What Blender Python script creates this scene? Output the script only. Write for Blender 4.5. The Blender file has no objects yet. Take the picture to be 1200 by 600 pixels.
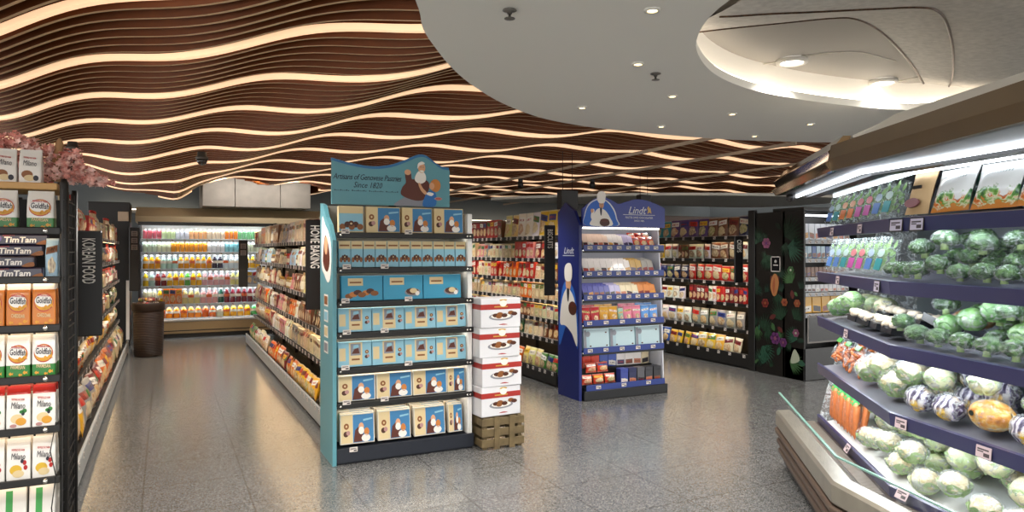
import bpy, bmesh, math, random
from mathutils import Vector, Matrix, noise

SC = bpy.context.scene
COL = SC.collection
RND = random.Random(11)
PI = math.pi


def lin(h):
    """'#rrggbb' or 0-255 triple to linear rgb"""
    if isinstance(h, str):
        h = h.lstrip('#')
        h = tuple(int(h[i:i + 2], 16) for i in (0, 2, 4))
    out = []
    for c in h:
        c = c / 255.0
        out.append(c / 12.92 if c <= 0.04045 else ((c + 0.055) / 1.055) ** 2.4)
    return tuple(out)


# ------------------------------------------------------------------ materials
MATS = {}


def pset(b, key, val):
    if key in b.inputs:
        b.inputs[key].default_value = val


def mat(name, col='#808080', rough=0.5, metal=0.0, coat=0.0, emit=0.0, ecol=None, spec=0.5, trans=0.0, noise_amt=0.0, noise_scale=20.0, bump=0.0):
    if name in MATS:
        return MATS[name]
    m = bpy.data.materials.new(name)
    m.use_nodes = True
    nt = m.node_tree
    b = nt.nodes['Principled BSDF']
    c = lin(col)
    pset(b, 'Base Color', (*c, 1))
    pset(b, 'Roughness', rough)
    pset(b, 'Metallic', metal)
    pset(b, 'Coat Weight', coat)
    pset(b, 'Coat Roughness', 0.12)
    pset(b, 'Specular IOR Level', spec)
    pset(b, 'Transmission Weight', trans)
    if emit > 0:
        pset(b, 'Emission Color', (*lin(ecol or col), 1))
        pset(b, 'Emission Strength', emit)
    if noise_amt > 0 or bump > 0:
        tc = nt.nodes.new('ShaderNodeTexCoord')
        nz = nt.nodes.new('ShaderNodeTexNoise')
        nz.inputs['Scale'].default_value = noise_scale
        nz.inputs['Detail'].default_value = 4
        nt.links.new(tc.outputs['Object'], nz.inputs['Vector'])
        if noise_amt > 0:
            cr = nt.nodes.new('ShaderNodeValToRGB')
            cr.color_ramp.elements[0].position = 0.3
            cr.color_ramp.elements[1].position = 0.7
            cr.color_ramp.elements[0].color = (*[x * (1 - noise_amt) for x in c], 1)
            cr.color_ramp.elements[1].color = (*[min(1, x * (1 + noise_amt)) for x in c], 1)
            nt.links.new(nz.outputs['Fac'], cr.inputs['Fac'])
            nt.links.new(cr.outputs['Color'], b.inputs['Base Color'])
        if bump > 0:
            bp = nt.nodes.new('ShaderNodeBump')
            bp.inputs['Strength'].default_value = bump
            bp.inputs['Distance'].default_value = 0.01
            nt.links.new(nz.outputs['Fac'], bp.inputs['Height'])
            nt.links.new(bp.outputs['Normal'], b.inputs['Normal'])
    MATS[name] = m
    return m


class NT:
    """tiny helper for node graphs"""

    def __init__(s, name, rough=0.4, coat=0.0):
        s.m = bpy.data.materials.new(name)
        s.m.use_nodes = True
        s.nt = s.m.node_tree
        s.b = s.nt.nodes['Principled BSDF']
        pset(s.b, 'Roughness', rough)
        pset(s.b, 'Coat Weight', coat)
        MATS[name] = s.m

    def n(s, t, **kw):
        nd = s.nt.nodes.new(t)
        for k, v in kw.items():
            setattr(nd, k, v)
        return nd

    def l(s, a, b):
        s.nt.links.new(a, b)

    def val(s, sock, v):
        if hasattr(v, 'is_linked') or hasattr(v, 'links'):
            s.l(v, sock)
        else:
            sock.default_value = v

    def math(s, op, a, b=0.0, c=0.0):
        nd = s.n('ShaderNodeMath', operation=op)
        for i, v in enumerate((a, b, c)):
            s.val(nd.inputs[i], v)
        return nd.outputs[0]

    def mix(s, fac, a, b):
        nd = s.n('ShaderNodeMix', data_type='RGBA')
        s.val(nd.inputs[0], fac)
        for sock, v in ((nd.inputs[6], a), (nd.inputs[7], b)):
            if hasattr(v, 'links'):
                s.l(v, sock)
            else:
                sock.default_value = (*v, 1)
        return nd.outputs[2]

    def ramp(s, fac, stops, mode='LINEAR'):
        nd = s.n('ShaderNodeValToRGB')
        cr = nd.color_ramp
        cr.interpolation = mode
        while len(cr.elements) < len(stops):
            cr.elements.new(0.5)
        for e, (p, c) in zip(cr.elements, stops):
            e.position = p
            e.color = (*c, 1)
        s.val(nd.inputs[0], fac)
        return nd.outputs[0]

    def box(s, v, lo, hi, soft=0.01):
        a = s.n('ShaderNodeMapRange')
        s.val(a.inputs[0], v)
        a.inputs[1].default_value = lo - soft
        a.inputs[2].default_value = lo + soft
        b = s.n('ShaderNodeMapRange')
        s.val(b.inputs[0], v)
        b.inputs[1].default_value = hi + soft
        b.inputs[2].default_value = hi - soft
        return s.math('MULTIPLY', a.outputs[0], b.outputs[0])


def printed_pack(name, rough=0.32, coat=0.3, band=(0.60, 0.84), pic=(0.5, 0.32, 0.36, 0.24), accents=None, foods=None, crinkle=0.25, ends=True):
    """printed packaging: ground colour from the object, logo band and picture in pack coordinates"""
    t = NT(name, rough, coat)
    tc = t.n('ShaderNodeTexCoord')
    sp = t.n('ShaderNodeSeparateXYZ')
    t.l(tc.outputs['Generated'], sp.inputs[0])
    x, y, z = sp.outputs
    oi = t.n('ShaderNodeObjectInfo')
    rnd = oi.outputs['Random']
    r2 = t.math('FRACT', t.math('MULTIPLY', rnd, 7.31))
    r3 = t.math('FRACT', t.math('MULTIPLY', rnd, 23.7))
    accents = accents or ['#f2ead8', '#c8281e', '#f6f4ee', '#2b3a7d', '#f0c23a', '#fbf7ee', '#3c7a3a', '#7c1f22']
    foods = foods or ['#b9702c', '#e2a13a', '#7a4524', '#d9c08c', '#c4472b', '#8c9a3c']
    acc = t.ramp(rnd, [(i / len(accents), lin(c)) for i, c in enumerate(accents)], 'CONSTANT')
    food = t.ramp(r2, [(i / len(foods), lin(c)) for i, c in enumerate(foods)], 'CONSTANT')
    nz = t.n('ShaderNodeTexNoise')
    nz.inputs['Scale'].default_value = 5
    nz.inputs['Detail'].default_value = 3
    ad = t.n('ShaderNodeVectorMath', operation='ADD')
    t.l(tc.outputs['Generated'], ad.inputs[0])
    cb = t.n('ShaderNodeCombineXYZ')
    t.l(t.math('MULTIPLY', rnd, 37.0), cb.inputs[0])
    t.l(cb.outputs[0], ad.inputs[1])
    t.l(ad.outputs[0], nz.inputs['Vector'])
    nf = nz.outputs['Fac']
    # picture ellipse
    ex = t.math('DIVIDE', t.math('SUBTRACT', x, pic[0]), pic[2])
    ez = t.math('DIVIDE', t.math('SUBTRACT', z, t.math('ADD', pic[1], t.math('MULTIPLY', t.math('SUBTRACT', r3, 0.5), 0.08))), pic[3])
    rr = t.math('ADD', t.math('ADD', t.math('MULTIPLY', ex, ex), t.math('MULTIPLY', ez, ez)), t.math('MULTIPLY', t.math('SUBTRACT', nf, 0.5), 1.6))
    pm = t.box(rr, -5, 1.0, 0.06)
    nz2 = t.n('ShaderNodeTexVoronoi')
    nz2.inputs['Scale'].default_value = 7
    t.l(ad.outputs[0], nz2.inputs['Vector'])
    foodv = t.mix(t.math('MULTIPLY', nz2.outputs['Distance'], 1.1), food, lin('#f3dfb4'))
    # logo band with slanted edge
    zs = t.math('ADD', z, t.math('MULTIPLY', t.math('SUBTRACT', x, 0.5), t.math('MULTIPLY', t.math('SUBTRACT', r3, 0.5), 0.25)))
    bm = t.math('MULTIPLY', t.box(zs, band[0], band[1], 0.012), t.box(x, 0.08, 0.92, 0.02))
    # letter-like strokes inside the band
    wv = t.n('ShaderNodeTexNoise')
    wv.inputs['Scale'].default_value = 1
    cb2 = t.n('ShaderNodeCombineXYZ')
    t.l(t.math('MULTIPLY_ADD', x, 26.0, t.math('MULTIPLY', rnd, 90.0)), cb2.inputs[0])
    t.l(t.math('MULTIPLY', z, 9.0), cb2.inputs[2])
    t.l(cb2.outputs[0], wv.inputs['Vector'])
    mid = 0.5 * (band[0] + band[1])
    lm = t.math('MULTIPLY', t.box(wv.outputs['Fac'], 0.52, 2.0, 0.02), t.math('MULTIPLY', t.box(zs, mid - 0.05, mid + 0.05, 0.01), t.box(x, 0.18, 0.82, 0.02)))
    lines = t.math('MULTIPLY', t.box(t.math('FRACT', t.math('MULTIPLY', z, 26.0)), 0.35, 0.7, 0.05), t.math('MULTIPLY', t.box(z, 0.07, 0.14, 0.01), t.box(x, 0.2, 0.6, 0.02)))
    base = oi.outputs['Color']
    c = t.mix(t.math('MULTIPLY', pm, 0.92), base, foodv)
    c = t.mix(bm, c, acc)
    c = t.mix(lm, c, t.mix(t.box(r2, 0.5, 2, 0.01), lin('#1d1a1c'), lin('#b5201d')))
    c = t.mix(t.math('MULTIPLY', lines, 0.7), c, lin('#26211f'))
    if ends:
        e = t.math('ADD', t.box(z, -1, 0.035, 0.005), t.box(z, 0.955, 2, 0.005))
        c = t.mix(t.math('MULTIPLY', e, 0.45), c, lin('#e9e4da'))
    t.l(c, t.b.inputs['Base Color'])
    if crinkle:
        n3 = t.n('ShaderNodeTexNoise')
        n3.inputs['Scale'].default_value = 9
        t.l(ad.outputs[0], n3.inputs['Vector'])
        bp = t.n('ShaderNodeBump')
        bp.inputs['Strength'].default_value = crinkle
        bp.inputs['Distance'].default_value = 0.02
        t.l(n3.outputs['Fac'], bp.inputs['Height'])
        t.l(bp.outputs['Normal'], t.b.inputs['Normal'])
    return t.m


def clear_film(name, haze=0.10, rough=0.12, tint='#f4fbff'):
    """thin clear plastic: mostly see-through, white glints and haze painted in by noise over a crinkle bump"""
    m = bpy.data.materials.new(name)
    m.use_nodes = True
    nt = m.node_tree
    nt.nodes.clear()
    out = nt.nodes.new('ShaderNodeOutputMaterial')
    tr = nt.nodes.new('ShaderNodeBsdfTransparent')
    gl = nt.nodes.new('ShaderNodeBsdfPrincipled')
    pset(gl, 'Base Color', (*lin(tint), 1))
    pset(gl, 'Roughness', rough)
    mx = nt.nodes.new('ShaderNodeMixShader')
    tc = nt.nodes.new('ShaderNodeTexCoord')
    nz = nt.nodes.new('ShaderNodeTexNoise')
    nz.inputs['Scale'].default_value = 22
    nz.inputs['Detail'].default_value = 4
    nz.inputs['Distortion'].default_value = 1.2
    nt.links.new(tc.outputs['Object'], nz.inputs['Vector'])
    mr = nt.nodes.new('ShaderNodeMapRange')
    mr.inputs[1].default_value = 0.50
    mr.inputs[2].default_value = 0.68
    mr.inputs[3].default_value = haze
    mr.inputs[4].default_value = min(1, haze * 7)  # near-white noise patches stand in for glints on the plastic
    nt.links.new(nz.outputs['Fac'], mr.inputs[0])
    bp = nt.nodes.new('ShaderNodeBump')
    bp.inputs['Strength'].default_value = 0.7
    bp.inputs['Distance'].default_value = 0.01
    nt.links.new(nz.outputs['Fac'], bp.inputs['Height'])
    nt.links.new(bp.outputs['Normal'], gl.inputs['Normal'])
    nt.links.new(mr.outputs[0], mx.inputs[0])
    nt.links.new(tr.outputs[0], mx.inputs[1])
    nt.links.new(gl.outputs[0], mx.inputs[2])
    nt.links.new(mx.outputs[0], out.inputs[0])
    MATS[name] = m
    return m


def object_colour(name, rough=0.4, coat=0.0, var=0.0, scale=8):
    t = NT(name, rough, coat)
    oi = t.n('ShaderNodeObjectInfo')
    c = oi.outputs['Color']
    if var:
        tc = t.n('ShaderNodeTexCoord')
        nz = t.n('ShaderNodeTexNoise')
        nz.inputs['Scale'].default_value = scale
        t.l(tc.outputs['Object'], nz.inputs['Vector'])
        c = t.mix(t.math('MULTIPLY', nz.outputs['Fac'], var), c, lin('#f4efe2'))
    t.l(c, t.b.inputs['Base Color'])
    return t.m


# ------------------------------------------------------------------ mesh building
class MB:
    def __init__(s):
        s.v, s.f, s.mi, s.sm = [], [], [], []

    def add(s, vs, fs, mi=0, smooth=False):
        b = len(s.v)
        s.v.extend(tuple(v) for v in vs)
        for f in fs:
            s.f.append(tuple(b + i for i in f))
            s.mi.append(mi)
            s.sm.append(smooth)
        return s

    def box(s, x0, x1, y0, y1, z0, z1, mi=0, M=None):
        vs = [(x, y, z) for z in (z0, z1) for y in (y0, y1) for x in (x0, x1)]
        if M is not None:
            vs = [M @ Vector(v) for v in vs]
        return s.add(vs, [(0, 2, 3, 1), (4, 5, 7, 6), (0, 1, 5, 4), (2, 6, 7, 3), (0, 4, 6, 2), (1, 3, 7, 5)], mi)

    def cbox(s, x0, x1, y0, y1, z0, z1, r=0.005, mi=0, seg=1, M=None):
        bm = bmesh.new()
        bmesh.ops.create_cube(bm, size=1)
        for v in bm.verts:
            v.co = Vector(((x0 + x1) / 2 + v.co.x * (x1 - x0), (y0 + y1) / 2 + v.co.y * (y1 - y0), (z0 + z1) / 2 + v.co.z * (z1 - z0)))
        bmesh.ops.bevel(bm, geom=bm.edges[:], offset=r, segments=seg, affect='EDGES')
        s.frombm(bm, mi, False, M)
        return s

    def frombm(s, bm, mi=0, smooth=False, M=None):
        bm.verts.index_update()
        vs = [(M @ v.co) if M is not None else v.co for v in bm.verts]
        s.add(vs, [[v.index for v in f.verts] for f in bm.faces], mi, smooth)
        bm.free()
        return s

    def lathe(s, prof, n=14, c=(0, 0, 0), mi=0, smooth=True, cap=True, M=None):
        vs, fs = [], []
        for r, z in prof:
            for k in range(n):
                a = 2 * PI * k / n
                vs.append((c[0] + r * math.cos(a), c[1] + r * math.sin(a), c[2] + z))
        for i in range(len(prof) - 1):
            for k in range(n):
                k2 = (k + 1) % n
                fs.append((i * n + k, i * n + k2, (i + 1) * n + k2, (i + 1) * n + k))
        if cap:
            fs.append(tuple(range(n))[::-1])
            fs.append(tuple((len(prof) - 1) * n + k for k in range(n)))
        if M is not None:
            vs = [M @ Vector(v) for v in vs]
        return s.add(vs, fs, mi, smooth)

    def tube(s, pts, r, n=8, mi=0, smooth=True, closed=False):
        pts = [Vector(p) for p in pts]
        vs, fs = [], []
        up0 = Vector((0, 0, 1))
        L = len(pts)
        for i, p in enumerate(pts):
            d = (pts[(i + 1) % L] - pts[i - 1]) if closed else (pts[min(i + 1, L - 1)] - pts[max(i - 1, 0)])
            d.normalize()
            u = d.cross(up0)
            if u.length < 1e-3:
                u = d.cross(Vector((1, 0, 0)))
            u.normalize()
            w = u.cross(d)
            rr = r[i] if isinstance(r, (list, tuple)) else r
            for k in range(n):
                a = 2 * PI * k / n
                vs.append(p + u * (rr * math.cos(a)) + w * (rr * math.sin(a)))
        for i in range(L if closed else L - 1):
            j = (i + 1) % L
            for k in range(n):
                k2 = (k + 1) % n
                fs.append((i * n + k, j * n + k, j * n + k2, i * n + k2))
        if not closed:
            fs.append(tuple(range(n)))
            fs.append(tuple((L - 1) * n + k for k in range(n))[::-1])
        return s.add(vs, fs, mi, smooth)

    def prism(s, poly, y0, y1, mi=0, axis='y'):
        """poly of (x,z) extruded along y (or (x,y) along z when axis is z)"""
        n = len(poly)
        if axis == 'y':
            vs = [(x, y0, z) for x, z in poly] + [(x, y1, z) for x, z in poly]
        elif axis == 'x':
            vs = [(y0, a, b) for a, b in poly] + [(y1, a, b) for a, b in poly]
        else:
            vs = [(a, b, y0) for a, b in poly] + [(a, b, y1) for a, b in poly]
        fs = [tuple(range(n)), tuple(range(2 * n - 1, n - 1, -1))]
        fs += [(i, n + i, n + (i + 1) % n, (i + 1) % n) for i in range(n)]
        return s.add(vs, fs, mi)

    def grid(s, nu, nv, fn, mi=0, smooth=True):
        vs = [fn(i / nu, j / nv) for j in range(nv + 1) for i in range(nu + 1)]
        fs = [(j * (nu + 1) + i, j * (nu + 1) + i + 1, (j + 1) * (nu + 1) + i + 1, (j + 1) * (nu + 1) + i) for j in range(nv) for i in range(nu)]
        return s.add(vs, fs, mi, smooth)

    def sphere(s, sub=3, fn=None, mi=0, smooth=True):
        bm = bmesh.new()
        bmesh.ops.create_icosphere(bm, subdivisions=sub, radius=1)
        if fn:
            for v in bm.verts:
                v.co = Vector(fn(v.co.copy()))
        return s.frombm(bm, mi, smooth)

    def shift(s, M):
        s.v = [tuple(M @ Vector(v)) for v in s.v]
        return s

    def mesh(s, name, mats):
        me = bpy.data.meshes.new(name)
        me.from_pydata(s.v, [], s.f)
        for m in (mats if isinstance(mats, (list, tuple)) else [mats]):
            me.materials.append(m)
        me.polygons.foreach_set('material_index', s.mi)
        me.polygons.foreach_set('use_smooth', s.sm)
        bm = bmesh.new()
        bm.from_mesh(me)
        bmesh.ops.recalc_face_normals(bm, faces=bm.faces[:])
        bm.to_mesh(me)
        bm.free()
        me.update()
        return me


def obj(name, me, parent=None, loc=(0, 0, 0), rot=(0, 0, 0), scale=None, color=None):
    o = bpy.data.objects.new(name, me)
    COL.objects.link(o)
    if parent is not None:
        o.parent = parent
    o.location = loc
    o.rotation_euler = rot
    if scale is not None:
        o.scale = scale if isinstance(scale, (tuple, list)) else (scale,) * 3
    if color is not None:
        o.color = (*color, 1)
    return o


def build(mb, name, mats, parent=None, loc=(0, 0, 0), rot=(0, 0, 0)):
    return obj(name, mb.mesh(name, mats), parent, loc, rot)


def tag(o, label, cat, group=None):
    o['label'] = label
    o['category'] = cat
    if group:
        o['group'] = group
    return o


def thing(name, label, cat, loc=(0, 0, 0), rz=0.0, group=None):
    o = bpy.data.objects.new(name, None)
    o.empty_display_size = 0.05
    COL.objects.link(o)
    o.location = loc
    o.rotation_euler = (0, 0, rz)
    return tag(o, label, cat, group)


def structure(o):
    o['kind'] = 'structure'
    return o


def text_mesh(name, s, size, m, ext=0.001, shear=0.0, align='CENTER', space=1.0, bold=0.0):
    cu = bpy.data.curves.new(name + '_cu', 'FONT')
    cu.body = s
    cu.size = size
    cu.extrude = ext
    cu.shear = shear
    cu.align_x = align
    cu.align_y = 'CENTER'
    cu.space_character = space
    cu.resolution_u = 2
    cu.offset = bold
    o = bpy.data.objects.new('tmp_text', cu)
    COL.objects.link(o)
    dg = bpy.context.evaluated_depsgraph_get()
    dg.update()
    me = bpy.data.meshes.new_from_object(o.evaluated_get(dg))
    bpy.data.objects.remove(o)
    bpy.data.curves.remove(cu)
    me.name = name
    me.materials.clear()
    me.materials.append(m)
    me.transform(Matrix.Rotation(PI / 2, 4, 'X'))
    return me


def filled_mesh(name, loops, z0, thick, m):
    """flat slab in xy with holes: first loop the outline, the others holes"""
    cu = bpy.data.curves.new(name, 'CURVE')
    cu.dimensions = '2D'
    cu.fill_mode = 'BOTH'
    cu.extrude = thick / 2
    for lp in loops:
        sp = cu.splines.new('POLY')
        sp.points.add(len(lp) - 1)
        for p, (x, y) in zip(sp.points, lp):
            p.co = (x, y, 0, 1)
        sp.use_cyclic_u = True
    o = bpy.data.objects.new('tmp_fill', cu)
    COL.objects.link(o)
    dg = bpy.context.evaluated_depsgraph_get()
    dg.update()
    me = bpy.data.meshes.new_from_object(o.evaluated_get(dg))
    bpy.data.objects.remove(o)
    bpy.data.curves.remove(cu)
    me.name = name
    me.materials.clear()
    me.materials.append(m)
    me.transform(Matrix.Translation((0, 0, z0 + thick / 2)))
    return me


def smooth_loop(pts, n=6, closed=True):
    """Catmull-Rom through 2-D points"""
    out = []
    L = len(pts)
    rng = range(L) if closed else range(L - 1)
    for i in rng:
        p0 = pts[(i - 1) % L] if closed or i > 0 else pts[i]
        p1, p2 = pts[i], pts[(i + 1) % L]
        p3 = pts[(i + 2) % L] if closed or i + 2 < L else p2
        for k in range(n):
            t = k / n
            out.append(tuple(0.5 * ((2 * p1[a]) + (-p0[a] + p2[a]) * t + (2 * p0[a] - 5 * p1[a] + 4 * p2[a] - p3[a]) * t * t + (-p0[a] + 3 * p1[a] - 3 * p2[a] + p3[a]) * t ** 3) for a in range(len(p1))))
    if not closed:
        out.append(tuple(pts[-1]))
    return out


def ellipse(cx, cz, rx, rz, n=16, a0=0.0):
    return [(cx + rx * math.cos(a0 + 2 * PI * k / n), cz + rz * math.sin(a0 + 2 * PI * k / n)) for k in range(n)]


ORD1 = ['zeroth', 'first', 'second', 'third', 'fourth', 'fifth', 'sixth', 'seventh', 'eighth', 'ninth', 'tenth', 'eleventh', 'twelfth', 'thirteenth', 'fourteenth', 'fifteenth', 'sixteenth', 'seventeenth', 'eighteenth', 'nineteenth']
TENS = {2: 'twent', 3: 'thirt', 4: 'fort', 5: 'fift', 6: 'sixt', 7: 'sevent', 8: 'eight', 9: 'ninet'}


def nth(n):
    if n < 20:
        return ORD1[n]
    t, u = divmod(n, 10)
    return TENS[t] + ('ieth' if u == 0 else 'y-' + ORD1[u])


PAL = {'white': '#efece4', 'cream': '#e8d9b4', 'beige': '#cdb48c', 'brown': '#7b4a2a', 'dark brown': '#46281a', 'red': '#c1271f', 'dark red': '#7d1b1e', 'pink': '#d98a94', 'orange': '#e2711f', 'yellow': '#efb92a', 'pale yellow': '#ecd98a', 'green': '#4b8a3c', 'dark green': '#24482c', 'pale green': '#b5cc9c', 'blue': '#2c55a8', 'navy': '#1d2450', 'pale blue': '#a9cbe0', 'purple': '#5d3a80', 'grey': '#9d9a95', 'black': '#242022', 'gold': '#c19a4a', 'teal': '#2f8f96'}
PALL = {k: lin(v) for k, v in PAL.items()}
# ------------------------------------------------------------------ camera, world
TH = math.radians(26.1)
cam_d = bpy.data.cameras.new('camera')
cam = bpy.data.objects.new('camera', cam_d)
COL.objects.link(cam)
cam.location = (0, 0, 1.6)
cam.rotation_euler = (PI / 2, 0, -TH)
cam_d.sensor_width = 36
cam_d.lens = 830 / 1200 * 36
cam_d.shift_y = -6 / 1200
cam_d.clip_start = 0.05
cam_d.clip_end = 100
SC.camera = cam
w = bpy.data.worlds.new('world')
SC.world = w
w.use_nodes = True
bg = w.node_tree.nodes['Background']
bg.inputs[0].default_value = (1.0, 0.985, 0.95, 1)
bg.inputs[1].default_value = 2.3
vs = SC.view_settings
vs.view_transform = 'Standard'
vs.look = 'None'
vs.gamma = 1
vs.exposure = 0.18
vs.use_curve_mapping = False
SC.cycles.use_denoising = True
SC.cycles.max_bounces = 8
SC.cycles.diffuse_bounces = 3
SC.cycles.glossy_bounces = 3
SC.cycles.transparent_max_bounces = 16
SC.cycles.transmission_bounces = 4
SC.cycles.sample_clamp_indirect = 4
SC.cycles.caustics_reflective = False
SC.cycles.caustics_refractive = False
SC.cycles.use_adaptive_sampling = False


# ------------------------------------------------------------------ floor
def floor_mat():
    t = NT('granite floor', 0.36)
    tc = t.n('ShaderNodeTexCoord')
    sp = t.n('ShaderNodeSeparateXYZ')
    t.l(tc.outputs['Object'], sp.inputs[0])
    x, y, z = sp.outputs

    def line(v, off, pitch, wdt):
        fr = t.math('FRACT', t.math('DIVIDE', t.math('ADD', v, off), pitch))
        return t.math('LESS_THAN', t.math('MULTIPLY', t.math('ABSOLUTE', t.math('SUBTRACT', fr, 0.5)), -1.0), -(0.5 - wdt / pitch))
    g = t.math('MAXIMUM', line(x, 0.13 + 63.0, 0.63, 0.006), line(y, 0.02, 0.6, 0.006))
    n1 = t.n('ShaderNodeTexNoise')
    n1.inputs['Scale'].default_value = 210
    n1.inputs['Detail'].default_value = 2
    t.l(tc.outputs['Object'], n1.inputs['Vector'])
    n2 = t.n('ShaderNodeTexVoronoi')
    n2.inputs['Scale'].default_value = 130
    t.l(tc.outputs['Object'], n2.inputs['Vector'])
    c = t.ramp(n1.outputs['Fac'], [(0.30, lin('#343434')), (0.48, lin('#585a5b')), (0.60, lin('#6c6d6e')), (0.75, lin('#a0a09e'))])
    sep = t.n('ShaderNodeSeparateColor')
    t.l(n2.outputs['Color'], sep.inputs[0])
    c = t.mix(t.math('MULTIPLY', t.math('GREATER_THAN', sep.outputs[0], 0.72), 0.55), c, lin('#8c8985'))
    c = t.mix(t.math('MULTIPLY', t.math('LESS_THAN', sep.outputs[1], 0.22), 0.55), c, lin('#3a3632'))
    c = t.mix(t.math('MULTIPLY', g, 0.42), c, lin('#37332f'))
    t.l(c, t.b.inputs['Base Color'])
    t.l(t.math('MULTIPLY_ADD', n1.outputs['Fac'], 0.14, 0.13), t.b.inputs['Roughness'])
    pset(t.b, 'Specular IOR Level', 0.75)
    return t.m


fl = MB()
fl.box(-7, 15, -5, 20, -0.05, 0.0)
structure(build(fl, 'floor', [floor_mat()]))

M_WALL = mat('grey wall', '#6d7274', 0.7)
M_CONC = mat('concrete panel', '#b0a9a0', 0.75, noise_amt=0.10, noise_scale=5)
b = MB()
b.box(-7, 15, 16.6, 16.8, 0, 3.6)
structure(build(b, 'wall_back', [M_WALL]))
b = MB()
b.box(14.8, 15, 3, 16.6, 0, 3.6)
structure(build(b, 'wall_right', [M_WALL]))
# bulkhead box of grey panels above the chilled drinks cabinet
b = MB()
for x0, x1 in ((0.62, 1.17), (1.18, 1.98), (1.99, 2.55)):
    b.cbox(x0, x1, 14.15, 15.6, 2.425, 3.2, 0.004)
structure(build(b, 'trim_1', [M_CONC]))
# lit ledge on the back wall
b = MB()
b.box(-1.2, 0.6, 16.35, 16.6, 2.38, 2.44)
structure(build(b, 'trim_2', [mat('ledge', '#cfc8ba', 0.6)]))
b = MB()
b.box(-1.2, 0.6, 16.42, 16.46, 2.44, 2.46)
structure(build(b, 'trim_3', [mat('ledge led', '#fff2d8', emit=5, ecol='#fff0d6')]))
b = MB()
b.box(2.6, 14, 16.38, 16.6, 2.30, 2.36)
structure(build(b, 'trim_4', [MATS['ledge']]))
b = MB()
b.box(2.6, 14, 16.44, 16.48, 2.36, 2.38)
structure(build(b, 'trim_5', [mat('ledge led far', '#fff2d8', emit=3, ecol='#fff0d6')]))


# ------------------------------------------------------------------ slatted wave ceiling
def ceil_z(x, y):
    z = 2.86
    ky = min(1, max(0, (y - 8) / 6))
    ky = ky * ky * (3 - 2 * ky)
    z += ky * (-0.27 * math.exp(-((x - 0.1) / (1.0 if x < 0.1 else 0.33)) ** 2) + 0.22 / (1 + math.exp((x + 1.4) / 0.25)))
    return z


def slope_int(x):
    """plan path of a slat: diagonal on the left, turning along x on the right"""
    # dy/dx = a(x): -1.12 on the left to +0.06 on the right, smooth around x=3.3
    k = 0.7
    return -1.12 * x + 1.18 * k * math.log(1 + math.exp((x - 3.4) / k))


def slat_y(x, c):
    return c + slope_int(x) + wave_amp(x) * math.sin(2 * PI * x / 1.35 + 0.55 * c)


def wave_amp(x):
    return 0.035 + 0.035 / (1 + math.exp((x - 3.6) / 0.4))


def slat_z(x, y, c):
    return ceil_z(x, y) + 0.7 * wave_amp(x) * math.sin(2 * PI * x / 1.35 + 0.55 * c + 0.9) + 0.02 * math.sin(2 * PI * x / 2.7 + c * 0.3)


left = [(0.45, 0.2), (0.5, 1.2), (0.62, 2.0), (0.8, 2.55), (1.0, 2.97), (1.11, 3.23), (1.27, 3.5), (1.48, 3.82), (1.73, 4.14), (2.08, 4.51), (2.42, 4.79), (2.76, 5.0), (3.16, 5.13), (3.54, 5.18), (3.91, 5.19), (4.31, 5.19), (4.7, 5.16), (5.06, 5.10), (5.4, 5.0), (5.74, 4.89), (6.6, 4.5), (7.6, 3.7), (8.3, 2.5), (8.4, 1.0), (7.5, -0.8), (5, -1.8), (2.5, -1.6), (1.0, -0.8)]
outline = smooth_loop(left, 4)


def inside_poly(x, y, lp):
    r = False
    for i in range(len(lp)):
        (x1, y1), (x2, y2) = lp[i - 1], lp[i]
        if (y1 > y) != (y2 > y) and x < (x2 - x1) * (y - y1) / (y2 - y1) + x1:
            r = not r
    return r


core = [(3.6 + (x - 3.6) * 0.93, 1.8 + (y - 1.8) * 0.93) for x, y in outline]
PITCH = 0.172
N7 = 7
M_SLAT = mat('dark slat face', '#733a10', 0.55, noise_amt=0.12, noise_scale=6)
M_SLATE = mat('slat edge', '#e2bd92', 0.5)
M_STRIP = mat('slat led', '#ffdcb0', emit=0.82, ecol='#ffd0a4')
M_GOLD = mat('slat led amber', '#ffb84a', emit=1.0, ecol='#f0a838')
xs_all = [-4.6 + 0.075 * i for i in range(226)]


def slat_runs(c):
    """stretches of one slat that lie inside the ceiling's outline"""
    run = []
    for x in xs_all:
        y = slat_y(x, c)
        inside = -1.5 < y < 15.0 + (0.9 if x > 2.6 else 0)
        if 0.45 < x < 2.7 and y > 13.95:
            inside = False
        if inside and inside_poly(x, y, core):
            inside = False
        if inside:
            run.append((x, y))
        else:
            if len(run) > 3:
                yield run
            run = []
    if len(run) > 3:
        yield run


def ribbon(mb, run, c, half, zlo, zhi, mi_side, mi_low):
    n = len(run)
    vs, fs, ms = [], [], []
    for i, (x, y) in enumerate(run):
        a, bb = run[max(0, i - 1)], run[min(n - 1, i + 1)]
        d = Vector((bb[0] - a[0], bb[1] - a[1])).normalized()
        nx, ny = -d.y * half, d.x * half
        z = slat_z(x, y, c)
        vs += [(x - nx, y - ny, z + zlo), (x + nx, y + ny, z + zlo), (x + nx, y + ny, z + zhi), (x - nx, y - ny, z + zhi)]
    for i in range(n - 1):
        p, q = 4 * i, 4 * i + 4
        mb.add([], [])
    base = len(mb.v)
    mb.v.extend(vs)
    for i in range(n - 1):
        p, q = base + 4 * i, base + 4 * i + 4
        for k in range(4):
            k2 = (k + 1) % 4
            mb.f.append((p + k, q + k, q + k2, p + k2))
            mb.mi.append(mi_low if k == 0 else mi_side)
            mb.sm.append(False)


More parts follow.
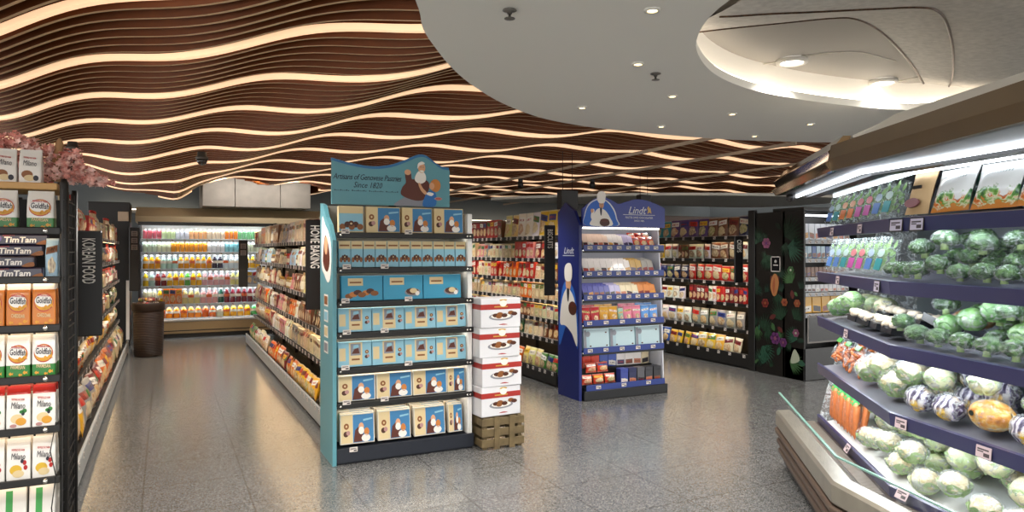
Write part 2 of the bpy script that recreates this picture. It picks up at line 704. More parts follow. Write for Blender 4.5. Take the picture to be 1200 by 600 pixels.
slats = MB()
strips = []
c = -9.325
idx = 0
while c < 26.5:
    if idx % N7 == 0:
        for run in slat_runs(c):
            # the lit trough reaches over the stretch in front of the island only
            strips.append((run, c))
    else:
        for run in slat_runs(c):
            ribbon(slats, run, c, 0.011, 0.0, 0.16, 0, 1)
    c += PITCH
    idx += 1
sl = build(slats, 'slat_ceiling', [M_SLAT, M_SLATE])
structure(sl)
for run, c in strips:
    mb = MB()
    ribbon(mb, run, c, 0.022, -0.008, 0.03, 0, 0)
    build(mb, 'light_strip', [M_STRIP], sl)
    for sgn in (-1,):
        pass
# dark void above the slats
b = MB()
b.box(-6, 14, -2, 16.5, 3.42, 3.46)
structure(build(b, 'ceiling', [mat('ceiling void', '#2a1c12', 0.8)]))
# straight tracks that run along the aisles
for i, tx in enumerate((5.05, 6.1, 7.6)):
    b = MB()
    b.box(tx - 0.011, tx + 0.011, 5.5, 16, 2.745, 2.78)
    structure(build(b, 'trim_%d' % (6 + i), [mat('ceiling track', '#c9b49c', 0.5)]))

# ------------------------------------------------------------------ plaster island with a recessed oculus
GZ = 2.66
M_PLAS = mat('island plaster', '#eeebe2', 0.65)
M_WHITE = mat('white plaster', '#e6e2da', 0.6)
hole_c = [(2.4, 2.79), (2.65, 3.05), (2.98, 3.29), (3.36, 3.46), (3.75, 3.54), (4.18, 3.57), (4.61, 3.55), (4.92, 3.5), (5.12, 3.4), (5.5, 2.8), (5.5, 1.6), (4.8, 0.6), (3.6, 0.3), (2.6, 0.7), (2.15, 1.5), (2.12, 2.1), (2.2, 2.45)]
hole = smooth_loop(hole_c, 4)
structure(obj('ceiling', filled_mesh('plaster_island', [outline, hole], GZ, 0.05, M_PLAS)))
hc = Vector((3.9, 2.0))


def grow(lp, d):
    out = []
    for i, p in enumerate(lp):
        a, q = Vector(lp[i - 1]), Vector(lp[(i + 1) % len(lp)])
        t = (q - a).normalized()
        nrm = Vector((t.y, -t.x))
        if nrm.dot(Vector(p) - hc) < 0:
            nrm = -nrm
        out.append(tuple(Vector(p) + nrm * d))
    return out


def loft(mb, rings, mi=0, smooth=True):
    n = len(rings[0])
    base = [v for r in rings for v in r]
    fs = []
    for k in range(len(rings) - 1):
        for i in range(n):
            j = (i + 1) % n
            fs.append((k * n + i, k * n + j, (k + 1) * n + j, (k + 1) * n + i))
    mb.add(base, fs, mi, smooth)


b = MB()
ro = grow(hole, 0.07)
loft(b, [[(x, y, GZ + 0.05) for x, y in ro], [(x, y, GZ + 0.16) for x, y in ro], [(x, y, GZ + 0.21) for x, y in grow(hole, 0.03)]])
structure(build(b, 'ceiling', [M_WHITE]))
b = MB()
roof = filled_mesh('oculus_roof', [grow(hole, 0.035)], GZ + 0.21, 0.02, mat('oculus roof', '#a19d96', 0.6))
structure(obj('ceiling', roof))
b = MB()
ri = grow(hole, 0.018)
ri2 = grow(hole, 0.038)
loft(b, [[(x, y, GZ + 0.052) for x, y in ri], [(x, y, GZ + 0.066) for x, y in ri], [(x, y, GZ + 0.066) for x, y in ri2], [(x, y, GZ + 0.052) for x, y in ri2]])
structure(build(b, 'trim_9', [mat('cove led', '#fff3e2', emit=5, ecol='#fff0dc')]))

# concrete canopy that swings across the oculus
edge = smooth_loop([(2.60, 3.42), (2.767, 3.211), (2.901, 3.057), (3.09, 2.863), (3.242, 2.708), (3.379, 2.656), (3.712, 2.748), (4.36, 3.042), (5.151, 3.456), (5.5, 3.66)], 6, False)


def conc(u, v):
    i = u * (len(edge) - 1)
    k = min(int(i), len(edge) - 2)
    f = i - k
    x = edge[k][0] * (1 - f) + edge[k + 1][0] * f
    y = edge[k][1] * (1 - f) + edge[k + 1][1] * f
    z = GZ + 0.207 - 0.11 * math.sin(PI / 2 * min(1, v * 2.2)) ** 1.3 - 0.03 * math.sin(2 * PI * min(1, v * 1.4)) * u
    return (x + (-0.45 + 1.5 * u) * v, y - (2.0 + 0.4 * u) * v, z)


b = MB()
b.grid(60, 20, conc)
structure(build(b, 'ceiling', [mat('rough concrete', '#cbc7c0', 0.8, noise_amt=0.12, noise_scale=26, bump=0.5)]))
M_INLAY = mat('copper inlay', '#4a3424', 0.3, metal=0.6, noise_amt=0.7, noise_scale=60)


def inlay(pts, name='trim_10', wdt=0.016, m=None):
    b = MB()
    b.tube(pts, wdt / 2, 5)
    structure(build(b, name, [m or M_INLAY]))


def cpath(f, n=40):
    return [Vector(conc(*f(i / n))) + Vector((0, 0, -0.001)) for i in range(n + 1)]


inlay(cpath(lambda t: (0.06 + 0.92 * t, 0.006)), 'trim_10')
inlay(cpath(lambda t: (0.02 + 0.96 * t, 0.34 - 0.30 * t ** 0.8 + 0.04 * math.sin(PI * t))), 'trim_11')
inlay(cpath(lambda t: (0.50 + 0.44 * t, 0.42 - 0.12 * t + 0.02 * math.sin(PI * t))), 'trim_12', 0.02)
rz = GZ + 0.206
M_SEAM = mat('roof seam', '#d9d4c8', 0.5)
inlay([(x, y, rz) for x, y in smooth_loop([(3.583, 3.76), (3.63, 3.585), (3.708, 3.45)], 5, False)], 'trim_13', 0.010, M_SEAM)
inlay([(x, y, rz) for x, y in smooth_loop([(3.72, 3.306), (3.827, 3.165), (3.999, 3.081), (4.383, 3.119)], 5, False)], 'trim_14', 0.008, M_SEAM)
inlay([(x, y, rz) for x, y in smooth_loop([(4.848, 3.811), (4.907, 3.561), (4.926, 3.318)], 5, False)], 'trim_15', 0.010, M_SEAM)

# far plaster island
far = smooth_loop([(5.9, 13.0), (6.6, 11.9), (8.0, 10.6), (10.5, 9.6), (12.5, 9.8), (12.5, 12.4), (9.3, 12.9), (7.2, 13.3)], 5)
structure(obj('ceiling', filled_mesh('far_island', [far], 2.62, 0.05, M_PLAS)))


# ------------------------------------------------------------------ ceiling fittings and lights
def spot(loc, power, size=110, col=(1, 0.88, 0.72), r=0.05, blend=0.6):
    d = bpy.data.lights.new('spot', 'SPOT')
    d.energy = power
    d.spot_size = math.radians(size)
    d.spot_blend = blend
    d.color = col
    d.shadow_soft_size = r
    o = bpy.data.objects.new('spot', d)
    COL.objects.link(o)
    o.location = loc
    return o


M_DLRIM = mat('downlight rim', '#d8d4cb', 0.4)
M_DLLENS = mat('downlight lens', '#fff0cf', emit=5, ecol='#ffe6b4')
M_DLBIG = mat('large downlight lens', '#ffffff', emit=6, ecol='#fff8ee')


def ring(r0, r1, z0, z1):
    m = MB()
    m.lathe([(r0, z1), (r1, z1), (r1, z0), (r0, z0)], 20, cap=False)
    return m


rim_me = ring(0.024, 0.036, -0.010, 0.004).mesh('rim', M_DLRIM)
m = MB()
m.lathe([(0.025, 0.0), (0.022, -0.006), (0.008, -0.008)], 16)
lens_me = m.mesh('lens', M_DLLENS)
DL = [(1.92, 2.52), (2.4, 3.28), (3.11, 3.86), (2.76, 4.46), (3.78, 4.84), (3.93, 4.16), (4.82, 4.2), (4.87, 4.87)]
DLN = ['beside the top edge of the photo', 'between the sprinkler and the recess', 'below the sprinkler on the way to the counter', 'nearest the blue pastry header', 'near the rim above the blue chocolate header', 'just under the lit recess rim', 'nearest the cabinet canopy', 'on the rim close to the cabinet canopy']
for i, ((x, y), wh) in enumerate(zip(DL, DLN)):
    t = thing('downlight', 'small round recessed downlight %s' % wh, 'downlight', (x, y, GZ), 0, 'small downlights in the plaster ceiling')
    obj('rim', rim_me, t)
    obj('lens', lens_me, t)
    spot((x, y, GZ - 0.03), 50, 120, (1, 0.955, 0.89))
rimb = ring(0.075, 0.10, -0.02, 0.004).mesh('rim_large', M_DLRIM)
m = MB()
m.lathe([(0.078, 0.0), (0.07, -0.012), (0.01, -0.014)], 24)
lensb = m.mesh('lens_large', M_DLBIG)
for (x, y), wh in (((3.727, 3.396), 'left one in the oculus, angled and bright'), ((4.785, 3.508), 'farther one in the oculus, beside the concrete')):
    t = thing('recess_downlight', 'large round downlight, ' + wh, 'downlight', (x, y, GZ + 0.2), 0, 'large downlights in the oculus')
    obj('rim', rimb, t)
    obj('lens', lensb, t)
    spot((x, y, GZ + 0.15), 40, 130, (1, 0.95, 0.88))
# sprinklers
for (x, y), wh in (((2.63, 3.42), 'in the middle of the plaster ceiling'), ((1.36, 2.80), 'at the top edge beside the slats')):
    t = thing('sprinkler_head', 'small metal sprinkler head ' + wh, 'sprinkler', (x, y, GZ), 0)
    m = MB()
    m.lathe([(0.03, 0), (0.032, -0.005), (0.012, -0.012), (0.01, -0.02)], 14)
    build(m, 'escutcheon', [mat('sprinkler metal', '#6e6a64', 0.35, metal=0.8)], t)
    m = MB()
    m.lathe([(0.006, -0.018), (0.006, -0.035), (0.024, -0.038), (0.024, -0.041), (0.004, -0.043)], 12)
    build(m, 'deflector', [MATS['sprinkler metal']], t)
# dome cameras
for (x, y, z), wh in (((-0.92, 9.2, 2.76), 'left one, above the Korean food aisle'), ((0.4, 9.3, 2.74), 'right one, before the grey bulkhead')):
    t = thing('dome_camera', 'dark dome camera hung from the slat ceiling, ' + wh, 'security camera', (x, y, z), 0, 'dome cameras under the slats')
    m = MB()
    m.lathe([(0.05, 0.05), (0.055, 0.0), (0.07, -0.01), (0.07, -0.04)], 18)
    build(m, 'housing', [mat('camera housing', '#55504a', 0.4)], t)
    m = MB()
    m.lathe([(0.062, -0.04), (0.058, -0.07), (0.042, -0.095), (0.015, -0.108)], 18)
    build(m, 'dome', [mat('camera dome', '#1b1a1a', 0.08, coat=1)], t)
# track heads
for (x, y), wh in (((5.05, 10.0), 'before the blue chocolate header'), ((6.1, 9.55), 'left of the black hanging sign')):
    t = thing('track_head', 'small black fitting on the ceiling track ' + wh, 'light fitting', (x, y, 2.74), 0)
    m = MB()
    m.cbox(-0.03, 0.03, -0.03, 0.03, -0.05, 0, 0.005)
    build(m, 'bracket', [mat('black fitting', '#191817', 0.5)], t)
    m = MB()
    m.lathe([(0.045, -0.14), (0.045, -0.06), (0.03, -0.045)], 14)
    build(m, 'lamp_body', [MATS['black fitting']], t)
for bx_ in (0.9, 1.5, 2.2):  # unseen spots added to brighten the bulkhead front
    spot((bx_, 13.55, 2.80), 9, 150, (1, 0.95, 0.88), 0.03).rotation_euler = (math.radians(75), 0, 0)
for x, y, p in ((0.35, 3.2, 70), (0.35, 5.6, 70), (0.35, 8.2, 70), (0.35, 11, 80), (3.1, 7.4, 70), (3.1, 9.8, 70), (5.9, 7.2, 80), (5.9, 9.6, 70), (2.2, 3.6, 40), (-0.9, 2.6, 60), (5.7, 5.2, 40), (1.2, 1.5, 50)):
    spot((x, y, 2.6), p * 2.0, 125, (1, 0.955, 0.89), 0.12)  # unseen spots without fittings, added to light the aisles and floor
# ------------------------------------------------------------------ shared packaging materials
P_BAG = printed_pack('printed bag', 0.28, 0.4)
P_BOX = printed_pack('printed carton', 0.45, 0.1, band=(0.66, 0.88), pic=(0.52, 0.34, 0.40, 0.22), crinkle=0.0, ends=False)
P_PALE = printed_pack('printed pale pouch', 0.35, 0.3, band=(0.62, 0.8), pic=(0.5, 0.33, 0.30, 0.2), accents=['#7b4a2a', '#b33a2a', '#3f5d3a', '#c79a4c', '#e9e2d2', '#8a2f2a', '#d8b26a', '#46372c'], foods=['#9c6b3c', '#c89a5c', '#6b4024', '#d9b98a', '#a87848', '#caa56c'])
P_JARLAB = printed_pack('jar label', 0.5, 0.0, band=(0.55, 0.75), pic=(0.5, 0.38, 0.3, 0.12), crinkle=0, ends=False)
M_LID = object_colour('lid colour', 0.4, 0.2)
M_FILL = object_colour('jar filling', 0.15, 0.8, 0.35, 30)
M_CAPW = mat('white cap', '#eeeae2', 0.4)
M_CAPD = mat('dark cap', '#2c2723', 0.4)
M_CAPG = mat('gold cap', '#b88d3c', 0.35, metal=0.6)
M_CAPR = mat('red cap', '#b3241c', 0.4)
M_LABC = mat('cream label', '#e9dfc4', 0.5)
M_LABW = mat('white label', '#f2f0ea', 0.5)
M_TAGW = mat('price tag paper', '#e3dad2', 0.55)
M_TAGT = mat('price tag ink', '#4c4348', 0.6)
M_BLK = mat('black metal', '#191817', 0.45)
M_BLKG = mat('black gloss', '#121214', 0.25)
M_CHAR = mat('charcoal metal', '#2b2a2a', 0.5)
M_KICKG = mat('pale kick plate', '#a9aeb0', 0.45)
M_SHELFW = mat('white shelf', '#e6e2da', 0.5)
M_LEDW = mat('warm shelf led', '#ffe9c8', emit=14, ecol='#ffd8a2')
M_LEDC = mat('cool shelf led', '#f6fbff', emit=9, ecol='#f2f8ff')


def pillow(w=1, d=1, h=1, nu=10, nv=12, sealed=0.06, puff=1.0, seed=0):
    """sealed pillow bag standing on its lower seam, unit box, base at z=0, centre x=y=0"""
    r = random.Random(seed)
    off = Vector((r.random() * 9, r.random() * 9, r.random() * 9))
    m = MB()

    def side(sg):
        def fn(u, v):
            x = (u - 0.5)
            ex = 1 - abs(2 * u - 1) ** 2.6
            if v < sealed or v > 1 - sealed:
                t = 0.03
            else:
                q = (v - sealed) / (1 - 2 * sealed)
                t = 0.03 + 0.47 * puff * (math.sin(PI * q) ** 0.55) * (ex ** 0.6)
                t += 0.05 * noise.noise(Vector((x * 3.2, sg * 2, v * 3.4)) + off) * ex
            pin = 1 - 0.07 * math.sin(PI * v) * puff
            zig = 0.0
            return (x * pin, sg * t, v + zig)
        return fn
    m.grid(nu, nv, side(-1))
    m.grid(nu, nv, side(1))
    return m


def gusset(seed=0, fold=True, taper=0.12):
    """block-bottom bag: square foot, pinched folded top"""
    r = random.Random(seed)
    m = MB()
    rings = []
    prof = [(0, .5, .5), (0.02, .5, .5), (0.35, .5, .5), (0.62, .49, .46), (0.80, .485, .30), (0.90, .48, .12), (0.96, .48, .05), (1.0, .48, .03)] if fold else [(0, .5, .5), (0.3, .5, .52), (0.6, .5, .5), (0.9, .49, .44), (1.0, .47, .4)]
    n = 20
    vs, fs = [], []
    for (z, hx, hy) in prof:
        for k in range(n):
            a = 2 * PI * k / n + PI / n
            ca, sa = math.cos(a), math.sin(a)
            p = 0.22
            x = hx * math.copysign(abs(ca) ** p, ca)
            y = hy * math.copysign(abs(sa) ** p, sa)
            x += 0.012 * (r.random() - .5)
            y += 0.03 * (r.random() - .5) * (1 if 0 < z < 1 else 0)
            vs.append((x, y, z))
    L = len(prof)
    for i in range(L - 1):
        for k in range(n):
            k2 = (k + 1) % n
            fs.append((i * n + k, i * n + k2, (i + 1) * n + k2, (i + 1) * n + k))
    fs.append(tuple(range(n))[::-1])
    fs.append(tuple((L - 1) * n + k for k in range(n)))
    m.add(vs, fs, 0, True)
    return m


def stand_pouch(seed=0):
    """doy pouch: round full foot, flat sealed top"""
    r = random.Random(seed)
    off = Vector((r.random() * 9, 3, 1))
    m = MB()

    def side(sg):
        def fn(u, v):
            x = u - 0.5
            ex = max(0, 1 - (2 * u - 1) ** 2)
            t = 0.02 + 0.48 * (ex ** 0.5) * (1 - v) ** 0.75 if v < 0.93 else 0.02
            t += 0.04 * noise.noise(Vector((x * 3, v * 3, sg)) + off) * ex * (1 if v < .93 else 0)
            return (x, sg * t, v)
        return fn
    m.grid(10, 10, side(-1))
    m.grid(10, 10, side(1))
    m.grid(10, 2, lambda u, v: (u - 0.5, (2 * v - 1) * (0.02 + 0.48 * max(0, 1 - (2 * u - 1) ** 2) ** 0.5), 0.0))
    return m


def carton(r=0.02, flap=False):
    m = MB()
    m.cbox(-.5, .5, -.5, .5, 0, 1, r)
    return m


PROTO = {}


def proto(key, name, cat, word, me, kids=(), size=(0.12, 0.05, 0.18), plural=None):
    PROTO[key] = dict(name=name, cat=cat, word=word, me=me, kids=list(kids), size=size, plural=plural or (word + 's'))


pl = [pillow(seed=i).mesh('bag_%d' % i, P_BAG) for i in range(4)]
pale = [pillow(seed=20 + i, puff=0.9).mesh('pale_%d' % i, P_PALE) for i in range(3)]
sp_ = [stand_pouch(seed=i).mesh('pouch_%d' % i, P_BAG) for i in range(2)]
spp = [stand_pouch(seed=5 + i).mesh('palepouch_%d' % i, P_PALE) for i in range(2)]
gs = gusset(1).mesh('gusset', P_PALE)
ct = carton(0.015).mesh('carton', P_BOX)
ctp = carton(0.02).mesh('carton_pale', P_PALE)
# jar / bottles in unit boxes
mj = MB()
mj.lathe([(0.36, 0), (0.46, 0.03), (0.48, 0.1), (0.48, 0.62), (0.44, 0.74), (0.36, 0.8)], 14)
jar_me = mj.mesh('jar_glass', M_FILL)
mj = MB()
mj.lathe([(0.40, 0.79), (0.42, 0.8), (0.42, 0.97), (0.38, 1.0)], 14)
jarlid = mj.mesh('jar_lid', M_CAPG)
jarlidr = mj.mesh('jar_lid_r', M_CAPR)
mj = MB()
mj.lathe([(0.486, 0.2), (0.486, 0.56)], 14, cap=False)
jarlab = mj.mesh('jar_label', M_LABC)
mb_ = MB()
mb_.lathe([(0.42, 0), (0.48, 0.03), (0.48, 0.56), (0.40, 0.68), (0.18, 0.8), (0.16, 0.93)], 14)
sauce_me = mb_.mesh('sauce_bottle', M_FILL)
mb_ = MB()
mb_.lathe([(0.2, 0.9), (0.2, 0.99), (0.17, 1.0)], 12)
saucecap = mb_.mesh('sauce_cap', M_CAPD)
sauceredcap = mb_.mesh('sauce_cap_r', M_CAPR)
mb_ = MB()
mb_.lathe([(0.487, 0.14), (0.487, 0.5)], 14, cap=False)
saucelab = mb_.mesh('sauce_label', M_LABC)
mc = MB()
mc.lathe([(0.47, 0), (0.49, 0.02), (0.49, 0.93), (0.47, 0.95)], 16)
can_me = mc.mesh('tube_body', P_BOX)
mc = MB()
mc.lathe([(0.5, 0.94), (0.5, 0.99), (0.46, 1.0)], 16)
canlid = mc.mesh('tube_lid', M_LID)
mc = MB()
mc.lathe([(0.40, 0), (0.5, 0.93), (0.5, 0.96)], 16)
cup_me = mc.mesh('cup_body', P_BOX)
mc = MB()
mc.lathe([(0.52, 0.95), (0.52, 0.99), (0.45, 1.0)], 16)
cuplid = mc.mesh('cup_lid', M_CAPW)

proto('bag', 'crisp_bag', 'crisps', 'crisp bag', pl, (), (0.17, 0.08, 0.23))
proto('noodle', 'noodle_packet', 'noodles', 'noodle packet', pl, (), (0.15, 0.07, 0.19))
proto('sweet', 'sweet_bag', 'sweets', 'sweet bag', pl, (), (0.13, 0.06, 0.19))
proto('biscuit', 'biscuit_pack', 'biscuits', 'biscuit pack', ct, (), (0.10, 0.06, 0.20))
proto('wafer', 'wafer_pouch', 'wafers', 'wafer pouch', sp_, (), (0.13, 0.07, 0.20))
proto('cookie', 'cookie_carton', 'cookies', 'cookie carton', ct, (), (0.16, 0.06, 0.17))
proto('bakepouch', 'baking_pouch', 'baking goods', 'baking pouch', spp, (), (0.12, 0.07, 0.20), 'baking pouches')
proto('flour', 'flour_bag', 'flour', 'flour bag', gs, (), (0.11, 0.08, 0.21))
proto('mixbox', 'cake_mix_box', 'cake mix', 'cake mix box', ctp, (), (0.12, 0.06, 0.20), 'cake mix boxes')
proto('spicepack', 'spice_packet', 'spices', 'spice packet', pale, (), (0.11, 0.05, 0.17))
proto('jar', 'preserve_jar', 'jar', 'jar', jar_me, (('lid', jarlid), ('paper_label', jarlab)), (0.075, 0.075, 0.13))
proto('spicejar', 'spice_jar', 'spice jar', 'spice jar', jar_me, (('lid', jarlidr), ('paper_label', jarlab)), (0.06, 0.06, 0.13))
proto('sauce', 'sauce_bottle', 'sauce', 'sauce bottle', sauce_me, (('cap', saucecap), ('paper_label', saucelab)), (0.075, 0.075, 0.24))
proto('ksauce', 'chilli_sauce_bottle', 'sauce', 'chilli sauce bottle', sauce_me, (('cap', sauceredcap), ('paper_label', saucelab)), (0.075, 0.075, 0.22))
proto('tube', 'crisp_tube', 'crisps', 'crisp tube', can_me, (('lid', canlid),), (0.08, 0.08, 0.22))
proto('cup', 'noodle_cup', 'noodles', 'noodle cup', cup_me, (('lid', cuplid),), (0.10, 0.10, 0.12))
proto('seaweed', 'seaweed_carton', 'snack', 'seaweed carton', ct, (), (0.12, 0.07, 0.14))
proto('nutbag', 'nut_bag', 'nuts', 'nut bag', sp_, (), (0.14, 0.08, 0.19))

LABELS = {}
_pick = random.Random(5)


def unique(label):
    n = LABELS.get(label, 0) + 1
    LABELS[label] = n
    if n > 1:
        print('DUPLICATE LABEL', label)
    return label


def put(key, M, size, colour, label, group, rz=0.0, tilt=0.0, roll=0.0, name=None, cat=None):
    """one product as a top-level object (its caps, lids and labels are children)"""
    p = PROTO[key]
    me = p['me']
    if isinstance(me, list):
        me = _pick.choice(me)
    o = bpy.data.objects.new(name or p['name'], me)
    COL.objects.link(o)
    o.matrix_world = M @ Matrix.Rotation(rz, 4, 'Z') @ Matrix.Rotation(tilt, 4, 'X') @ Matrix.Rotation(roll, 4, 'Y') @ Matrix.Diagonal((*size, 1))
    o.color = (*colour, 1)
    for kn, km in p['kids']:
        k = bpy.data.objects.new(kn, km)
        COL.objects.link(k)
        k.parent = o
        k.color = (*colour, 1)
    return tag(o, unique(label), cat or p['cat'], group)
# ------------------------------------------------------------------ aisle shelving
def price_tag_mesh(w=0.06, h=0.035, frame=False):
    m = MB()
    m.box(-w / 2, w / 2, -0.003, 0, -h / 2, h / 2, 0)
    m.box(-w * 0.4, w * 0.35, -0.0036, -0.003, h * 0.15, h * 0.28, 1)
    m.box(-w * 0.4, w * 0.0, -0.0036, -0.003, -h * 0.02, h * 0.08, 1)
    m.box(w * 0.02, w * 0.4, -0.0036, -0.003, -h * 0.36, -h * 0.05, 1)
    if frame:
        m.box(-w / 2 - .006, w / 2 + .006, -0.002, 0.001, -h / 2 - .006, h / 2 + .006, 2)
    return m


TAG = price_tag_mesh().mesh('tag', [M_TAGW, M_TAGT])
TAGS = price_tag_mesh(0.045, 0.04).mesh('tag_small', [M_TAGW, M_TAGT])


class Run:
    """a line of shelving bays: local x along the face, local -y towards the shopper"""

    def __init__(s, name, ox, oy, rz):
        s.name, s.ox, s.oy, s.rz = name, ox, oy, rz
        s.M = Matrix.Translation((ox, oy, 0)) @ Matrix.Rotation(rz, 4, 'Z')

    def at(s, x, y, z):
        return s.M @ Matrix.Translation((x, y, z))


def bay(run, label, x0, x1, levels, top, depth=0.46, set_back=0.10, kick_h=0.13, kick_m=None, shelf_m=None, back_m=None, lip=0.03, led=None, tags=5, deck_lip=0.05, group=None):
    t = thing('shelf_bay', unique(label), 'shelving', run.M @ Vector((x0, 0, 0)), run.rz, group)
    L = x1 - x0
    kick_m = kick_m or M_BLK
    shelf_m = shelf_m or M_BLK
    m = MB()
    m.box(0.002, L - 0.002, depth - 0.02, depth, 0.0, top)
    build(m, 'back_panel', [back_m or M_CHAR], t)
    for xx in (0.0, L):
        m = MB()
        m.box(xx - 0.014 if xx else 0.0, xx if xx else 0.014, depth - 0.06, depth - 0.02, 0, top)
        for k in range(int(top / 0.1)):
            m.box((xx - 0.010) if xx else 0.004, (xx - 0.004) if xx else 0.010, depth - 0.0615, depth - 0.06, 0.05 + k * 0.1, 0.10 + k * 0.1, 1)
        build(m, 'upright', [shelf_m, M_CHAR], t)
    m = MB()
    m.cbox(0.001, L - 0.001, 0.02, depth - 0.02, 0.0, kick_h - 0.03, 0.004, 1)
    m.cbox(0.001, L - 0.001, 0.0, 0.022, 0.025, kick_h + deck_lip, 0.004, 0)
    build(m, 'kick_plate', [kick_m, M_BLK], t)
    m = MB()
    m.box(0.001, L - 0.001, 0.02, depth - 0.02, kick_h - 0.03, kick_h)
    build(m, 'base_deck', [shelf_m], t)
    for i, z in enumerate(levels):
        m = MB()
        m.box(0.003, L - 0.003, set_back + 0.006, depth - 0.02, z - 0.022, z)
        m.cbox(0.003, L - 0.003, set_back - 0.006, set_back + 0.008, z - lip - 0.008, z + 0.008, 0.003)
        for xx in (0.016, L - 0.022):
            m.prism([(set_back + 0.08, z - 0.022), (depth - 0.03, z - 0.022), (depth - 0.03, z - 0.08)], xx, xx + 0.006, 0, 'x')
        sh = build(m, 'shelf', [shelf_m], t)
        if tags:
            for k in range(tags):
                xx = (k + 0.5 + 0.3 * (RND.random() - .5)) * L / tags
                obj('price_tag', TAGS, sh, (xx, set_back - 0.006, z - lip / 2 + 0.002))
        if led:
            m = MB()
            m.box(0.04, L - 0.04, set_back + 0.05, set_back + 0.065, z - 0.030, z - 0.0225)
            build(m, 'light_strip', [led], sh)
    if tags:
        for k in range(tags):
            xx = (k + 0.5 + 0.3 * (RND.random() - .5)) * L / tags
            obj('price_tag', TAGS, t, (xx, -0.001, kick_h + 0.02))
    return t


def stock(run, zlev, y, x0, x1, hmax, kinds, shelf_words, near_at='high', tilt=0.0, jitter=0.012, facing=(2, 4), group_at='', scale=1.0, rnd=None, lean=0.05, wobble=0.10, gap=0.004, behind=None):
    """a row of packs along one shelf; each pack is an object with its own label"""
    r = rnd or RND
    x = x0
    items = []
    while True:
        key, cols = r.choice(kinds)
        p = PROTO[key]
        cn = r.choice(cols)
        sc = scale * (0.92 + 0.16 * r.random())
        w_, d_, h_ = (q * sc for q in p['size'])
        if h_ > hmax:
            h_ = hmax
        stop = False
        for k in range(r.randint(*facing)):
            if x + w_ > x1:
                stop = True
                break
            items.append((key, cn, x + w_ / 2, w_, d_, h_))
            x += w_ + gap
        if stop:
            break
    n = len(items)
    for i, (key, cn, xc, w_, d_, h_) in enumerate(items):
        k = n - i if near_at == 'high' else i + 1
        p = PROTO[key]
        c = tuple(max(0, min(1, q * (0.9 + 0.2 * r.random()))) for q in PALL[cn])
        lab = '%s %s, %s from near end, %s' % (cn, p['word'], nth(k), shelf_words)
        put(key, run.at(xc, y + d_ / 2 + jitter * r.random() + (-0.012 if tilt else 0), zlev + 0.004 + 0.62 * d_ * math.sin(tilt + (lean if tilt else 0))), (w_ * 0.985, d_, h_), c, lab,
            '%s %s' % (p['plural'], shelf_words), rz=wobble * (r.random() - .5), tilt=-(tilt + lean * r.random()), roll=0.06 * (r.random() - .5) if tilt else 0.0)
    return n


def blade_sign(text, x0, x1, y, z0, z1, label, size, lines=None):
    t = thing('aisle_sign', label, 'sign', ((x0 + x1) / 2, y, z0), 0, 'black aisle signs')
    W, Hh = x1 - x0, z1 - z0
    m = MB()
    m.cbox(-W / 2, W / 2, -0.012, 0.012, 0, Hh, 0.008)
    build(m, 'board', [mat('sign black', '#161516', 0.45)], t)
    if text:
        me = text_mesh('sign_text', text, 1.0, mat('sign lettering', '#e6e3dc', 0.5), 0.0006, space=1.0, bold=0.012)
        me.transform(Matrix.Diagonal((1, 1, 1, 1)))
        me.transform(Matrix.Rotation(PI / 2, 4, 'Y'))
        zz = [v.co.z for v in me.vertices]
        xx = [v.co.x for v in me.vertices]
        me.transform(Matrix.Diagonal((W * 0.50 / (max(xx) - min(xx)), 1, size / (max(zz) - min(zz)), 1)))
        xx = [v.co.x for v in me.vertices]
        me.transform(Matrix.Translation((-(max(xx) + min(xx)) / 2, 0, 0)))
        bb = [v.co.z for v in me.vertices]
        me.transform(Matrix.Translation((0, -0.0130, Hh - 0.05 - max(bb))))
        obj('lettering', me, t)
    if lines:
        m = MB()
        for k in range(lines):
            z = Hh - 0.06 - k * 0.11
            m.box(-W * 0.3, W * 0.3, -0.0132, -0.012, z - 0.085, z, 0)
            for q in range(3):
                m.box(-W * 0.2, W * 0.2, -0.0138, -0.0132, z - 0.075 + q * 0.024, z - 0.066 + q * 0.024, 1)
        build(m, 'paper_insert', [mat('faded insert', '#8f8a8a', 0.6), M_CHAR], t)
    m = MB()
    m.box(-0.01 if x0 < 1 else W / 2 - 0.01, 0.01 if x0 < 1 else W / 2 + 0.01, 0.012, 0.05, Hh * 0.4, Hh * 0.6)
    build(m, 'bracket', [M_BLK], t)
    return t


# ---------------- baking aisle: faces the left walkway (x = 1.25), y 5.8 to 13
bake = Run('baking aisle', 1.25, 13.0, -PI / 2)      # local x runs towards the camera
BK_LEV = [0.50, 0.80, 1.12, 1.42, 1.70]
words = ['farthest', 'fifth-nearest', 'fourth-nearest', 'third-nearest', 'second-nearest', 'nearest']
for i in range(6):
    bay(bake, '%s bay of baking shelves with pale kick plate by left walkway' % words[i], i * 1.2, (i + 1) * 1.2, BK_LEV, 1.98, 0.5, 0.13, kick_m=M_KICKG, led=M_LEDW, tags=6, group='bays of baking shelves')
shelfn = ['on lowest raised baking shelf', 'on the second baking shelf', 'on the third baking shelf', 'on the fourth baking shelf', 'on the top baking shelf']
BEIGE = ['cream', 'beige', 'white', 'brown', 'pink', 'grey', 'dark brown', 'dark red', 'orange', 'pale yellow', 'brown']
stock(bake, 0.13, 0.03, 0.05, 2.5, 0.25, [('bag', ['cream', 'white', 'beige', 'green'])], 'at far end of bottom baking deck', tilt=0.22, wobble=0.4, scale=0.95)
stock(bake, 0.13, 0.03, 2.5, 4.2, 0.27, [('bag', ['red', 'brown', 'orange', 'dark red'])], 'in red stretch of bottom baking deck', tilt=0.22, wobble=0.5, scale=0.95)
